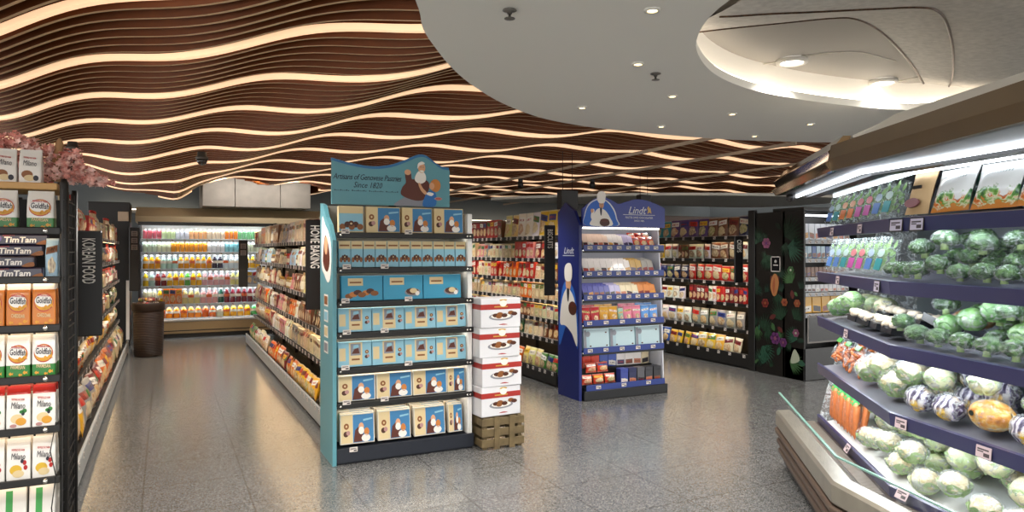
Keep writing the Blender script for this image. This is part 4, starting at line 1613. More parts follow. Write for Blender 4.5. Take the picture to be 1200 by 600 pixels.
# ------------------------------------------------------------------ chocolate stand (front at y = 6.45)
CX, CY, CW = 4.0, 6.45, 1.09
NAVY = mat('royal blue board', '#1b2f8a', 0.35)
NAVYD = mat('deep blue side', '#17246b', 0.4)
SILV = mat('silver ink', '#d3d4da', 0.35)
st = thing('chocolate_display', 'royal blue chocolate stand with a white hatted cook on its header', 'display stand', (CX, CY, 0))
m = MB()
m.cbox(0.0, CW + 0.02, -0.03, 0.46, 0.0, 0.10, 0.006)
m.box(0.02, CW, 0.0, 0.46, 0.10, 0.13)
build(m, 'plinth', [mat('black plinth', '#17181c', 0.35)], st)
m = MB()
m.box(0.0, CW, 0.40, 0.43, 0.13, 1.86)
build(m, 'back_panel', [mat('stand back', '#c9cbd6', 0.5)], st)
m = MB()
m.prism([(0.0, 0.0), (0.45, 0.0), (0.45, 2.03), (0.30, 2.13), (0.10, 2.03), (0.0, 1.87)], -0.045, -0.012, 0, 'x')
csp = build(m, 'side_panel', [NAVYD], st)
m = MB()
m.prism([(0.02, 0.13), (0.40, 0.13), (0.40, 1.84), (0.12, 1.84), (0.06, 1.2)], CW - 0.012, CW + 0.004, 0, 'x')
build(m, 'side_panel', [mat('pale side panel', '#d6d8e0', 0.4)], st)
M2 = Matrix.Translation((-0.0455, 0, 0)) @ Matrix.Rotation(-PI / 2, 4, 'Z')
SKYB = K('print bright blue', '#2c66c4')
cook = [(smooth_loop([(-.42, .55), (-.40, 1.0), (-.30, 1.26), (-.12, 1.2), (-.03, .9), (-.03, .55), (-.10, .72), (-.25, .80)], 4), SKYB, 0),
        (smooth_loop([(-.40, .80), (-.36, 1.05), (-.27, 1.18), (-.18, 1.17), (-.09, 1.06), (-.05, .85), (-.04, .58), (-.14, .70), (-.28, .78)], 4), A_WHITE, 1),
        (ellipse(-.22, 1.24, .055, .075), A_SKIN, 2),
        (smooth_loop([(-.28, 1.28), (-.30, 1.40), (-.25, 1.46), (-.17, 1.46), (-.14, 1.38), (-.165, 1.28)], 4), A_WHITE, 3),
        (ellipse(-.13, .98, .085, .075), A_COOKD, 3), (ellipse(-.13, 1.02, .06, .03), A_BROWN, 4),
        (smooth_loop([(-.25, 1.18), (-.2, 1.18), (-.215, 1.06), (-.235, 1.06)], 3), A_DARK, 3)]
arts(csp, 'printed_cook', cook, 0, M2)
me = text_mesh('t', 'Lindt', 0.10, SILV, 0.0006, 0.3)
me.transform(M2)
obj('lettering', me, csp, (0, 0.22, 1.60))
b = MB()
b.prism([(-.34, 1.545), (-.10, 1.545), (-.10, 1.552), (-.34, 1.552)], -0.0012, 0)
b.shift(M2)
build(b, 'silver_rule', [SILV], csp)
# header: arch at left around the cook, long low arch at right
H0 = 1.86
arch = [(0.0, H0), (CW - 0.0, H0), (CW, 2.08)] + smooth_loop([(CW, 2.08), (0.98, 2.125), (0.82, 2.165), (0.68, 2.17), (0.56, 2.14), (0.46, 2.115), (0.40, 2.14), (0.28, 2.18), (0.16, 2.165), (0.06, 2.10), (0.0, 2.05)], 4, False)[1:]
b = MB()
b.prism(arch, 0.0, 0.03)
chd = build(b, 'header_board', [NAVY], st)
arts(chd, 'printed_oval', [(smooth_loop([(0.04, H0 + .012), (0.02, 1.98), (0.07, 2.10), (0.18, 2.16), (0.30, 2.15), (0.40, 2.06), (0.44, 1.95), (0.445, H0 + .012)], 4), SILV, 0),
                           (smooth_loop([(0.04, H0 + .012), (0.028, 1.98), (0.078, 2.09), (0.18, 2.148), (0.295, 2.138), (0.385, 2.05), (0.425, 1.95), (0.43, H0 + .012)], 4), SKYB, 1)], 0)
cook2 = [(smooth_loop([(.10, H0 + .014), (.12, 1.95), (.16, 2.03), (.21, 2.06), (.28, 2.04), (.34, 1.97), (.37, H0 + .014)], 4), A_WHITE, 2),
         (smooth_loop([(.10, 1.99), (.13, 2.05), (.145, 2.03), (.14, 1.97), (.18, 1.94), (.16, 1.91), (.11, 1.94)], 4), A_WHITE, 3),
         (ellipse(.115, 2.03, .018, .022), A_SKIN, 4),
         (ellipse(.235, 2.10, .030, .042), A_SKIN, 3),
         (smooth_loop([(.20, 2.12), (.175, 2.19), (.20, 2.235), (.25, 2.245), (.285, 2.22), (.285, 2.17), (.268, 2.12)], 4), A_WHITE, 4),
         (ellipse(.225, 2.105, .004, .003, 8), A_DARK, 5), (ellipse(.246, 2.105, .004, .003, 8), A_DARK, 5), (smooth_loop([(.222, 2.085), (.236, 2.081), (.25, 2.085), (.236, 2.078)], 3), A_RED, 5),
         (smooth_loop([(.215, 2.06), (.24, 2.065), (.235, 1.99), (.222, 1.99)], 3), A_DARK, 3),
         (ellipse(.275, 1.905, .065, .04), A_COOKD, 4), (ellipse(.275, 1.93, .055, .02), A_BROWN, 5)]
arts(chd, 'printed_cook', cook2, 0)
obj('lettering', text_mesh('t', 'Lindt', 0.115, SILV, 0.0008, 0.35), chd, (0.70, -0.0012, 2.045))
b = MB()
b.box(0.52, 0.95, -0.0016, -0.0002, 1.996, 2.002)
build(b, 'silver_rule', [SILV], chd)
arts(chd, 'gold_crest', [(smooth_loop([(.845, 2.015), (.855, 2.05), (.845, 2.075), (.862, 2.10), (.875, 2.075), (.885, 2.085), (.895, 2.05), (.90, 2.015), (.88, 2.03)], 3), A_GOLD, 0)], -0.0004)
o = obj('lettering', text_mesh('t', 'MASTER SWISS CHOCOLATIER', 0.034, SILV, 0.0006, 0), chd, (0.735, -0.0012, 1.967))
o.scale = (0.8, 1, 1)
obj('lettering', text_mesh('t', 'SINCE 1845', 0.028, SILV, 0.0006, 0), chd, (0.735, -0.0012, 1.932))
TRAYB = mat('blue tray', '#2c3f86', 0.35)
trays = [1.63, 1.35, 1.095, 0.82, 0.525]
for i, z in enumerate(trays):
    m = MB()
    m.box(0.01, CW - 0.012, 0.02, 0.40, z - 0.02, z)
    m.box(0.01, CW - 0.012, 0.0, 0.02, z - 0.05, z - 0.03, 1)
    m.cbox(0.01, CW - 0.012, -0.004, 0.008, z - 0.03, z + 0.035, 0.003, 0)
    sh = build(m, 'tray', [TRAYB, M_BLK], st)
    m = MB()
    m.box(0.04, CW - 0.04, 0.045, 0.06, z - 0.03, z - 0.0205)
    build(m, 'light_strip', [mat('stand led', '#fff6ea', emit=6, ecol='#fff4e4')], sh)
    for k in range(8 if i < 3 else 5):
        xx = 0.08 + k * (0.125 if i < 3 else 0.21) + 0.01 * RND.random()
        if xx < CW - 0.06:
            obj('price_tag', TAG, sh, (xx, -0.005, z + 0.004))
m = MB()
m.cbox(0.03, CW - 0.02, -0.028, -0.016, 0.10, 0.165, 0.003)
dk = build(m, 'front_rail', [TRAYB], st)
for k in range(3):
    obj('price_tag', TAG, dk, (0.18 + 0.33 * k, -0.029, 0.135))
m = MB()
m.box(0.03, CW - 0.05, 0.04, 0.055, 1.84, 1.855)
build(m, 'light_strip', [MATS['stand led']], st)

# chocolates
P_CHOC = printed_pack('printed chocolate', 0.3, 0.3, band=(0.08, 0.42), pic=(0.5, 0.28, 0.3, 0.13), accents=['#2a1a16', '#7c4a2c', '#d9a24c', '#e9e4da', '#8c2f28', '#3a2c5c', '#c77a5a', '#201c28'], foods=['#6b3a20', '#d9a24c', '#b3502a', '#e3c493'], crinkle=0, ends=False)
slab = carton(0.03).mesh('chocolate_slab', P_CHOC)
PROTO['slab'] = dict(name='chocolate_bar', cat='chocolate', word='chocolate bar', me=slab, kids=[], size=(0.075, 0.014, 0.155), plural='bars')
P_POU = printed_pack('printed chocolate pouch', 0.28, 0.4, band=(0.62, 0.74), pic=(0.5, 0.3, 0.25, 0.16), accents=['#f2ead8', '#d9c27a', '#efe9e2'], foods=['#6b3a20', '#a0522d', '#8c4a5c'])
PROTO['cpouch'] = dict(name='chocolate_pouch', cat='chocolate', word='chocolate pouch', me=[stand_pouch(seed=40 + i).mesh('cpouch', P_POU) for i in range(2)], kids=[], size=(0.115, 0.08, 0.17), plural='pouches')
PROTO['cbox'] = dict(name='chocolate_box', cat='chocolate', word='chocolate box', me=carton(0.02).mesh('chocolate_box', P_CHOC), kids=[], size=(0.10, 0.09, 0.13), plural='boxes')
WHT, LIL = lin('#efe9e6'), lin('#c9bfe0')


def chocs(z, seq, row, y=0.02, tilt=0.35, x=0.03):
    n = 0
    for key, cn, colour, w_, d_, h_, cnt in seq:
        for k in range(cnt):
            n += 1
            put(key, Matrix.Translation((CX + x + w_ / 2, CY + y + d_ / 2 + 0.01, z + 0.002 + 0.6 * d_ * math.sin(tilt))), (w_ * .96, d_, h_), colour, '%s %s, %s from left, %s, blue stand' % (cn, PROTO[key]['word'], nth(n), row), '%s in the %s of the blue stand' % (PROTO[key]['plural'], row), tilt=-tilt)
            x += w_


for lay, dy, dz in ((0, 0, 0), (1, 0.055, 0.012), (2, 0.11, 0.024)):
    rw = ('front', 'middle', 'back')[lay]
    chocs(1.63 + dz, [('slab', 'peach', lin('#f0d3c0'), .066, .012, .14, 5), ('slab', 'white', WHT, .066, .012, .14, 3), ('slab', 'lilac', LIL, .066, .012, .14, 2)], rw + ' of top row', 0.02 + dy, 0.42)
    chocs(1.35 + dz, [('slab', 'white and black', WHT, .078, .012, .15, 8), ('slab', 'gold', PALL['gold'], .08, .012, .15, 2), ('slab', 'grey', PALL['grey'], .08, .012, .15, 2)], rw + ' of second row', 0.02 + dy, 0.40)
    chocs(1.095 + dz, [('slab', 'violet', lin('#4a4fa8'), .07, .012, .13, 5), ('slab', 'pale violet', lin('#b9b4dc'), .07, .012, .13, 2), ('slab', 'cream', PALL['cream'], .08, .012, .13, 3), ('slab', 'orange', lin('#d98a4a'), .08, .012, .13, 3)], rw + ' of third row', 0.02 + dy, 0.40)
red_me = pillow(seed=77, puff=1.0)
PROTO['redbag'] = dict(name='truffle_bag', cat='chocolate', word='truffle bag', me=red_me.mesh('truffle_bag', P_BAG), kids=[], size=(0.11, 0.06, 0.12), plural='bags')
for j in range(2):
    for k in range(3):
        put('redbag', Matrix.Translation((CX + 0.75 + k * 0.10, CY + 0.06 + j * 0.085, 1.65 + 0.05 * j)), (0.095, 0.05, 0.12), lin('#d8402a'), 'red truffle bag, %s from left in %s line, top row of blue stand' % (nth(k + 1), ('front', 'rear')[j]), 'red bags in the top row of the blue stand', tilt=-0.5)
seq4 = [('cpouch', 'red', lin('#b9202c'), .118, .08, .17, 2), ('cpouch', 'yellow', lin('#d9a02a'), .118, .08, .17, 2), ('cpouch', 'pale green', lin('#8fb8a8'), .075, .07, .14, 1), ('cpouch', 'pink', lin('#e2809a'), .118, .08, .17, 2), ('cpouch', 'light blue', lin('#5f9be0'), .118, .08, .17, 2)]
chocs(0.82, seq4, 'front of fourth row', 0.02, 0.05, 0.02)
chocs(0.835, seq4, 'back of fourth row', 0.14, 0.03, 0.03)
# three pale gift boxes
gb = MB()
gb.cbox(-.165, .165, 0, 0.05, 0, 0.225, 0.004)
gb.box(-.163, -.13, -0.001, 0.0, 0.01, 0.215, 1)
gb.prism(ellipse(-.11, .17, .03, .03), -0.001, 0, 1)
gb.box(-.09, .155, -0.0008, 0, 0.012, 0.213, 2)
for x, z in ((.12, .18), (.13, .04), (-.08, .04)):
    gb.prism(ellipse(x, z, .012, .008), -0.0018, -0.0006, 3)
gbm = gb.mesh('gift_box', [mat('pale gift board', '#a9c6cf', 0.35), A_GREY, mat('pale gift print', '#b9d2d8', 0.3), A_COOKD])
for k, wd in enumerate(('left', 'middle', 'right')):
    o = obj('chocolate_gift_box', gbm, None, (CX + 0.20 + k * 0.34, CY + 0.03, 0.532), (-0.08, 0, 0))
    tag(o, unique('large pale blue chocolate gift box, %s of three in the fifth row' % wd), 'chocolate', 'pale gift boxes on the blue stand')
# bottom rows
chocs(0.30, [('cbox', 'red', lin('#d8402a'), .11, .1, .13, 3), ('cbox', 'blue and white', lin('#3a56b0'), .115, .1, .15, 2), ('cbox', 'white', WHT, .115, .1, .15, 3), ('cbox', 'cream', PALL['cream'], .105, .1, .15, 1)], 'raised back of bottom row', 0.22, 0.0, 0.03)
m = MB()
m.box(0.03, CW - 0.03, 0.20, 0.40, 0.13, 0.298)
build(m, 'riser', [M_BLK], st)
tin_b = MB()
tin_b.cbox(-.5, .5, -.5, .5, 0, .78, .02)
tin = tin_b.mesh('tin_body', P_CHOC)
tl = MB()
tl.cbox(-.52, .52, -.52, .52, .74, 1, .03)
tinlid = tl.mesh('tin_lid', M_LID)
PROTO['tin'] = dict(name='chocolate_tin', cat='chocolate', word='chocolate jar', me=tin, kids=[('lid', tinlid)], size=(.1, .08, .15), plural='jars')
x = 0.495
for k, (cn, cc) in enumerate((('blue', '#3a4a9c'), ('navy', '#1d2450'), ('grey', '#5a5a60'), ('charcoal', '#34343a'), ('dark', '#26262c'))):
    put('tin', Matrix.Translation((CX + x + .06, CY + 0.07, 0.135)), (.098, .09, .165), lin(cc), '%s lidded chocolate jar, %s from the left at the front of the bottom row' % (cn, nth(k + 1)), 'jars at the foot of the blue stand')
    x += .112
for j in range(3 if False else 2):
    for k in range(3 - j % 2):
        put('redbag', Matrix.Translation((CX + 0.09 + k * 0.148 + 0.07 * (j % 2), CY + 0.055 + 0.03 * j, 0.155 + 0.122 * j)), (0.135, 0.09, 0.105), lin('#d8452a'), 'glossy orange-red truffle bag, %s from left, %s layer of bottom heap' % (nth(k + 1), ('lowest', 'middle', 'upper')[j]), 'orange-red bags heaped at the foot of the blue stand', tilt=-0.25)
# ------------------------------------------------------------------ wire rack of biscuits at the left edge (front at y = 4.4)
LX1, LY, LW = -0.485, 4.40, 0.95
LX0 = LX1 - LW
rack = thing('wire_rack', 'black wire sided rack of biscuit bags at the left edge', 'shelving', (LX0, LY, 0))
ZR = [0.14, 0.405, 0.672, 0.938, 1.204, 1.455, 1.712]
for xx in (0.0, LW):
    m = MB()
    m.tube([(xx, 0.06, 0), (xx, 0.06, 1.96), (xx, 0.06, 1.985)], [0.021, 0.021, 0.012], 12)
    m.tube([(xx, 0.56, 0), (xx, 0.56, 1.96)], 0.016, 10)
    build(m, 'post', [M_BLK], rack)
    m = MB()
    for k in range(27):
        m.box(xx - 0.003, xx + 0.003, 0.02, 0.56, 0.05 + k * 0.07, 0.056 + k * 0.07)
    for k in range(6):
        y = 0.005 + k * 0.055 if k < 3 else 0.15 + (k - 2) * 0.13
        m.box(xx - 0.005, xx + 0.001, y - 0.003, y + 0.003, 0.03, 1.93)
    build(m, 'wire_side', [M_BLK], rack)
m = MB()
m.box(0, LW, 0.55, 0.57, 0.05, 1.9)
build(m, 'back_panel', [M_CHAR], rack)
M_CLIP = mat('clear clip', '#f6f6f6', 0.08, coat=1)
for i, z in enumerate(ZR):
    m = MB()
    m.box(0.01, LW - 0.01, 0.02, 0.55, z - 0.012, z)
    m.cbox(0.01, LW - 0.01, -0.006, 0.012, z - 0.026, z + 0.012, 0.004)
    sh = build(m, 'shelf', [M_BLK], rack)
    m = MB()
    m.box(0.03, LW - 0.05, 0.05, 0.065, z - 0.024, z - 0.0125)
    build(m, 'light_strip', [mat('rack led', '#ffe9cf', emit=7, ecol='#ffdcae')], sh)
    m = MB()
    m.lathe([(0.012, -.01), (0.014, 0.0), (0.009, 0.012)], 10, M=Matrix.Translation((LW - 0.075, -0.008, z - 0.006)) @ Matrix.Rotation(PI / 2, 4, 'X'))
    build(m, 'chrome_clip', [MATS['chrome stud']], sh)
m = MB()
m.cbox(0.0, LW - 0.03, 0.05, 0.5, 1.925, 1.96, 0.004)
build(m, 'top_board', [mat('pale wood edge', '#c79a5e', 0.5)], rack)
# snaking light cable along the post
m = MB()
m.tube([(LW - 0.03, 0.0, 0.05), (LW - 0.05, 0.0, 0.25), (LW - 0.03, -0.005, 0.42), (LW - 0.055, -0.005, 0.55), (LW - 0.03, -0.002, 0.70)], 0.003, 6)
build(m, 'cable', [M_BLK], rack)

W_BAG = mat('bag paper white', '#e9e6e0', 0.4, coat=0.2)
W_GRN = mat('bag green', '#2f7a33', 0.4, coat=0.2)
W_ORG = mat('bag orange', '#c9762b', 0.4, coat=0.2)
W_BLU = mat('bag blue', '#28457f', 0.4, coat=0.2)
W_RED = mat('bag red', '#b1251f', 0.35, coat=0.3)
W_SNK = mat('snack golden', '#d79a34', 0.5)
W_INK = mat('bag ink', '#2a2430', 0.5)
W_YEL = mat('yellow print', '#d9b13a', 0.5)


def bag_body(seed, mats, bands):
    """block bottom bag with printed colour bands: bands = [(z_from, material)]"""
    m = gusset(seed)
    me = m.mesh('bag_body', mats)
    for p in me.polygons:
        z = p.center.z
        k = 0
        for i, (z0, mi) in enumerate(bands):
            if z > z0:
                k = mi
        p.material_index = k
        p.use_smooth = True
    return me


def gusset_fine(seed, cuts):
    """block bottom bag with extra rings at the given heights, so colour bands end cleanly"""
    prof0 = [(0, .5, .5), (0.02, .5, .5), (0.35, .5, .5), (0.62, .49, .46), (0.80, .485, .30), (0.90, .48, .12), (0.96, .48, .05), (1.0, .48, .03)]

    def at(z):
        for a, b in zip(prof0, prof0[1:]):
            if a[0] <= z <= b[0]:
                t = (z - a[0]) / (b[0] - a[0])
                return (z, a[1] + t * (b[1] - a[1]), a[2] + t * (b[2] - a[2]))
        return prof0[-1]
    zs = sorted(set([p[0] for p in prof0] + list(cuts)))
    r = random.Random(seed)
    m = MB()
    n = 24
    vs, fs = [], []
    for z in zs:
        _, hx, hy = at(z)
        for k in range(n):
            a = 2 * PI * k / n + PI / n
            ca, sa = math.cos(a), math.sin(a)
            x = hx * math.copysign(abs(ca) ** .2, ca) + 0.01 * (r.random() - .5)
            y = hy * math.copysign(abs(sa) ** .2, sa) + 0.03 * (r.random() - .5) * (0 < z < 1)
            vs.append((x, y, z))
    L = len(zs)
    for i in range(L - 1):
        for k in range(n):
            k2 = (k + 1) % n
            fs.append((i * n + k, i * n + k2, (i + 1) * n + k2, (i + 1) * n + k))
    fs.append(tuple(range(n))[::-1])
    fs.append(tuple((L - 1) * n + k for k in range(n)))
    m.add(vs, fs, 0, True)
    return m


def band_mesh(name, seed, bands, mats):
    me = gusset_fine(seed, [b[0] for b in bands if 0 < b[0] < 1]).mesh(name, mats)
    for p in me.polygons:
        z = sum(me.vertices[v].co.z for v in p.vertices) / len(p.vertices)
        for z0, mi in bands:
            if z >= z0:
                p.material_index = mi
    return me


TXT_GF = text_mesh('t', 'Goldfish', 0.20, W_INK, 0.004, 0.1, bold=0.004)
TXT_ML = text_mesh('t', 'Milano', 0.22, W_INK, 0.004, 0.15)
TXT_PF = text_mesh('t', 'PEPPERIDGE FARM', 0.065, W_RED, 0.004, bold=0.002)
TXT_PM = text_mesh('t', 'PARMESAN', 0.12, A_CREAM, 0.004, bold=0.002)
TXT_CH = text_mesh('t', 'CHEDDAR', 0.12, A_CREAM, 0.004, bold=0.002)


def print_mesh(shapes):
    b = MB()
    ms = []
    for poly, m, k in shapes:
        if m not in ms:
            ms.append(m)
        b.prism(poly, -0.012 * (k + 1), 0.05, ms.index(m))
    return b.mesh('print', ms)


def fishy(cx, cz, s, m, k):
    return (smooth_loop([(cx - s, cz), (cx - .3 * s, cz + .45 * s), (cx + .4 * s, cz + .15 * s), (cx + s, cz + .4 * s), (cx + .85 * s, cz), (cx + s, cz - .4 * s), (cx + .4 * s, cz - .15 * s), (cx - .3 * s, cz - .45 * s)], 3), m, k)


GFP = print_mesh([(ellipse(0, .56, .40, .22, 24), W_RED, 0), (ellipse(0, .565, .375, .20, 24), W_SNK, 1), (ellipse(-.02, .60, .36, .15, 24), W_BAG, 2),
                  fishy(.12, .44, .13, W_SNK, 3), fishy(.28, .47, .10, W_SNK, 3), fishy(-.02, .42, .09, W_SNK, 3)])
GFP2 = print_mesh([fishy(-.28, .10, .09, W_SNK, 0), fishy(.3, .12, .1, W_SNK, 0), fishy(.1, .07, .08, W_SNK, 0)])
MLP_R = print_mesh([(ellipse(-.05, .24, .26, .11, 16), A_CREAM, 0), (ellipse(.12, .17, .22, .09, 16), W_SNK, 1), (ellipse(.2, .36, .07, .05), A_DARK, 1), (ellipse(.26, .42, .10, .05), W_GRN, 1), (ellipse(.14, .40, .09, .04), W_GRN, 1), (ellipse(-.2, .08, .14, .04), A_PINK, 1)])
MLP_Y = print_mesh([(ellipse(-.1, .26, .25, .12, 16), W_YEL, 0), (ellipse(.0, .16, .24, .09, 16), A_CREAM, 1), (ellipse(.26, .42, .08, .06), W_RED, 1), (ellipse(.16, .46, .07, .05), A_DARK, 1), (ellipse(.30, .30, .08, .06), W_RED, 1)])
MLP_C = print_mesh([(ellipse(-.12, .26, .25, .12, 16), A_COOK, 0), (ellipse(-.02, .16, .24, .09, 16), A_CREAM, 1), (ellipse(.26, .16, .12, .08), A_DARK, 2)])
KINDS = {
    'green': (band_mesh('gf_green', 3, [(0, 1), (.30, 0)], [W_BAG, W_GRN]), 'goldfish_cracker_bag', 'white and green cracker bag', [('logo_print', GFP), ('cracker_print', GFP2)], [(TXT_GF, (0, .60)), (TXT_PF, (0, .72)), (TXT_PM, (0, .25))]),
    'orange': (band_mesh('gf_orange', 4, [(0, 1), (.86, 0)], [W_BAG, W_ORG]), 'goldfish_cracker_bag', 'orange cracker bag', [('logo_print', GFP), ('cracker_print', GFP2)], [(TXT_GF, (0, .60)), (TXT_PF, (0, .72)), (TXT_CH, (0, .25))]),
    'blue': (band_mesh('gf_blue', 5, [(0, 1), (.40, 0)], [W_BAG, W_BLU]), 'goldfish_cracker_bag', 'white and blue cracker bag', [('logo_print', GFP), ('cracker_print', GFP2)], [(TXT_GF, (0, .60)), (TXT_PF, (0, .72))]),
    'redtop': (band_mesh('ml_red', 6, [(0, 0), (.80, 1)], [W_BAG, W_RED]), 'cookie_bag', 'white cookie bag with red top', [('cookie_print', MLP_R)], [(TXT_ML, (0, .55)), (TXT_PF, (0, .70))]),
    'white': (band_mesh('ml_white', 7, [(0, 0)], [W_BAG]), 'cookie_bag', 'white cookie bag with raspberries', [('cookie_print', MLP_Y)], [(TXT_ML, (0, .58)), (TXT_PF, (0, .74))]),
    'choc': (band_mesh('ml_choc', 8, [(0, 0)], [W_BAG]), 'cookie_bag', 'plain white cookie bag', [('cookie_print', MLP_C)], [(TXT_ML, (0, .58)), (TXT_PF, (0, .74))]),
}


def lbag(kind, x, y, z, w_, d_, h_, label, rz=0.0, tilt=0.0):
    me, name, word, prints, texts = KINDS[kind]
    o = obj(name, me, None, (x, y, z + .001), (tilt, 0, rz), (w_, d_, h_))
    for n, p in prints:
        obj(n, p, o, (0, -0.5, 0))
    for t, (tx, tz) in texts:
        obj('lettering', t, o, (tx, -0.5 - (.048 if tz > .5 else .03), tz), (0, 0.04, 0))
    return tag(o, unique(label), 'biscuits', word + 's on the wire rack')


cnames = ['nearest the walkway', 'second from the walkway', 'third from the walkway', 'fourth from the walkway']


def lrow(kind, z, h_, w_, where, y=0.035, d_=0.07, n=4, rows=2, tilt=0.0, x_end=None, gap=0.004):
    x1 = (x_end or LX1 - 0.035)
    for j in range(rows):
        for k in range(n):
            lbag(kind, x1 - w_ / 2 - k * (w_ + gap), LY + y + d_ / 2 + j * (d_ + .012), z, w_ * .98, d_, h_, '%s, %s, %s %s' % (KINDS[kind][2], cnames[k], 'front row on' if j == 0 else 'back row on', where), 0.06 * (RND.random() - .5), tilt)


# top shelf: two spaced green bags, a blue one at the photo's edge
for k, (kind, dx, wh) in enumerate((('green', 0.085, 'beside the black post'), ('green', 0.25, 'left of its twin'), ('blue', 0.385, 'cut by the photo edge'))):
    lbag(kind, LX1 - dx - 0.02, LY + 0.09, ZR[6], 0.125, 0.07, 0.205, '%s on the top rack shelf, %s' % (KINDS[kind][2], wh), 0.08 * (k - 1))
for k, wh in enumerate(('right one of two', 'left one of two')):
    lbag('choc', LX1 - 0.165 - 0.115 * k, LY + 0.19, 1.961, 0.105, 0.07, 0.185, 'plain white cookie bag on the rack top board, %s before the blossom' % wh, -0.05 + 0.1 * k)
lrow('orange', ZR[4], 0.222, 0.108, 'rack shelf under purple packs')
lrow('green', ZR[3], 0.22, 0.108, 'a lower rack shelf')
lrow('redtop', ZR[2], 0.22, 0.108, 'rack shelf', tilt=-0.02)
lrow('white', ZR[1], 0.215, 0.108, 'rack shelf')
# dark chocolate biscuit packs lying flat
W_TT = mat('pack dark purple', '#221a35', 0.3, coat=0.4)
W_TTB = mat('pack violet', '#5a3a86', 0.3, coat=0.4)
TXT_TT = text_mesh('t', 'TimTam', 0.042, mat('pack lettering', '#e9e2da', 0.4), 0.0006, 0.12, bold=0.0012)
TXT_AR = text_mesh('t', "ARNOTT'S", 0.011, W_RED, 0.0006)
ttb = MB()
ttb.cbox(-.115, .115, 0, .08, 0, .056, .006)
ttb.prism(smooth_loop([(-.112, .006), (-.09, .03), (-.10, .05), (-.112, .05)], 4), -.0006, 0, 1)
ttb.prism(smooth_loop([(.06, .004), (.112, .004), (.112, .026), (.085, .022)], 4), -.0006, 0, 2)
ttm = ttb.mesh('pack', [W_TT, W_TTB, A_COOK])
for row in range(4):
    for k in range(3):
        zz = ZR[5] + row * 0.0585
        o = obj('chocolate_biscuit_pack', ttm, None, (LX1 - 0.225 - k * 0.235 + (0.02, -0.02, 0.01, 0.03)[row], LY + (0.02, 0.03, 0.10, 0.12)[row], zz + .001), (0, 0, 0.04 * (row - 1)))
        obj('lettering', TXT_TT, o, (-.01, -.0008, .026))
        obj('lettering', TXT_AR, o, (-.06, -.0008, .049))
        tag(o, unique('dark purple chocolate biscuit pack, %s layer up, %s' % (nth(row + 1), cnames[k])), 'biscuits', 'dark purple biscuit packs on the wire rack')
# tall pale blue pack at the right end of that shelf
put('flour', Matrix.Translation((LX1 - 0.058, LY + 0.12, ZR[5] + .002)), (.06, .11, .21), PALL['pale blue'], 'narrow pale blue pack standing beside the dark purple packs', 'single packs on the wire rack')
# bottom shelf: white cartons printed green, leaning back
gcm = MB()
gcm.cbox(-.06, .06, 0, .18, 0, .21, .004)
gcm.box(-.03, .0, -.0006, 0, .03, .18, 1)
gcm.box(-.045, -.02, .02, .16, .2095, .2105, 1)
gcm.box(.0, .03, .04, .1, .2095, .2105, 1)
gcmm = gcm.mesh('green_carton', [W_BAG, mat('carton green', '#3f9a4c', 0.45)])
for k in range(4):
    o = obj('cracker_carton', gcmm, None, (LX1 - 0.10 - k * 0.13, LY + 0.06, ZR[0] + 0.025), (-0.12, 0, 0.05 * (k - 1)))
    tag(o, unique('white and green carton on the lowest rack shelf, %s' % cnames[k]), 'crackers', 'white and green cartons on the wire rack')

# ------------------------------------------------------------------ pink blossom on top of the rack
M_PET = NT('pink petals', 0.6)
_tc = M_PET.n('ShaderNodeTexCoord')
_nz = M_PET.n('ShaderNodeTexNoise')
_nz.inputs['Scale'].default_value = 9
M_PET.l(_tc.outputs['Object'], _nz.inputs['Vector'])
M_PET.l(M_PET.ramp(_nz.outputs['Fac'], [(.3, lin('#dc7f74')), (.45, lin('#f4ab9e')), (.6, lin('#fbcfc5')), (.75, lin('#fdeae4'))]), M_PET.b.inputs['Base Color'])


def blossom(seed, rx, ry, rz_, n):
    r = random.Random(seed)
    m = MB()
    for i in range(n):
        while True:
            p = Vector((r.uniform(-1, 1), r.uniform(-1, 1), r.uniform(-1, 1)))
            if 0.55 < p.length < 1.0 + 0.12 * math.sin(9 * p.x + seed):
                break
        c = Vector((p.x * rx, p.y * ry, p.z * rz_))
        q = Matrix.Rotation(r.random() * 6, 4, 'Z') @ Matrix.Rotation(r.random() * 3, 4, 'X')
        s = 0.013 + 0.012 * r.random()
        vs = [c]
        for k in range(10):
            a = 2 * PI * k / 10
            rr = s * (1.0 if k % 2 == 0 else 0.55)
            vs.append(c + (q @ Vector((rr * math.cos(a), rr * math.sin(a), 0.35 * rr))))
        m.add(vs, [(0, 1 + k, 1 + (k + 1) % 10) for k in range(10)], 0)
    return m.mesh('blossom', [M_PET.m])


bl = thing('blossom_arrangement', 'large pink artificial blossom arrangement on top of the wire rack', 'flowers', (-0.66, 4.80, 1.978))
for k, (x, y, z, rx, ry, rzz, n) in enumerate(((-.10, .0, .17, .13, .12, .12, 420), (.06, .05, .15, .10, .10, .09, 320), (-.27, .04, .16, .15, .12, .11, 420), (.16, .02, .12, .085, .09, .10, 260), (.21, .08, .07, .10, .09, .055, 240), (.30, .03, .035, .085, .07, .03, 180), (-.02, -.02, .06, .14, .1, .05, 260), (-.42, .02, .14, .14, .12, .12, 360))):
    obj('flower_cluster', blossom(k, rx, ry, rzz, n), bl, (x, y, z))
m = MB()
for k, x in enumerate((-.4, -.22, -.05, .08, .2)):
    m.tube([(x * .5, 0.02, 0.0), (x * .8, 0.03, .08), (x, 0.03, .18)], .006, 6)
build(m, 'twig', [mat('twig', '#5a4030', 0.8)], bl)
m = MB()
m.tube([(.10, 0.0, 0.02), (.105, 0.0, .15), (.115, 0, .24), (.118, 0, .27)], [.022, .026, .02, .008], 8)
build(m, 'burlap_bow', [mat('burlap', '#a8825c', 0.9)], bl)
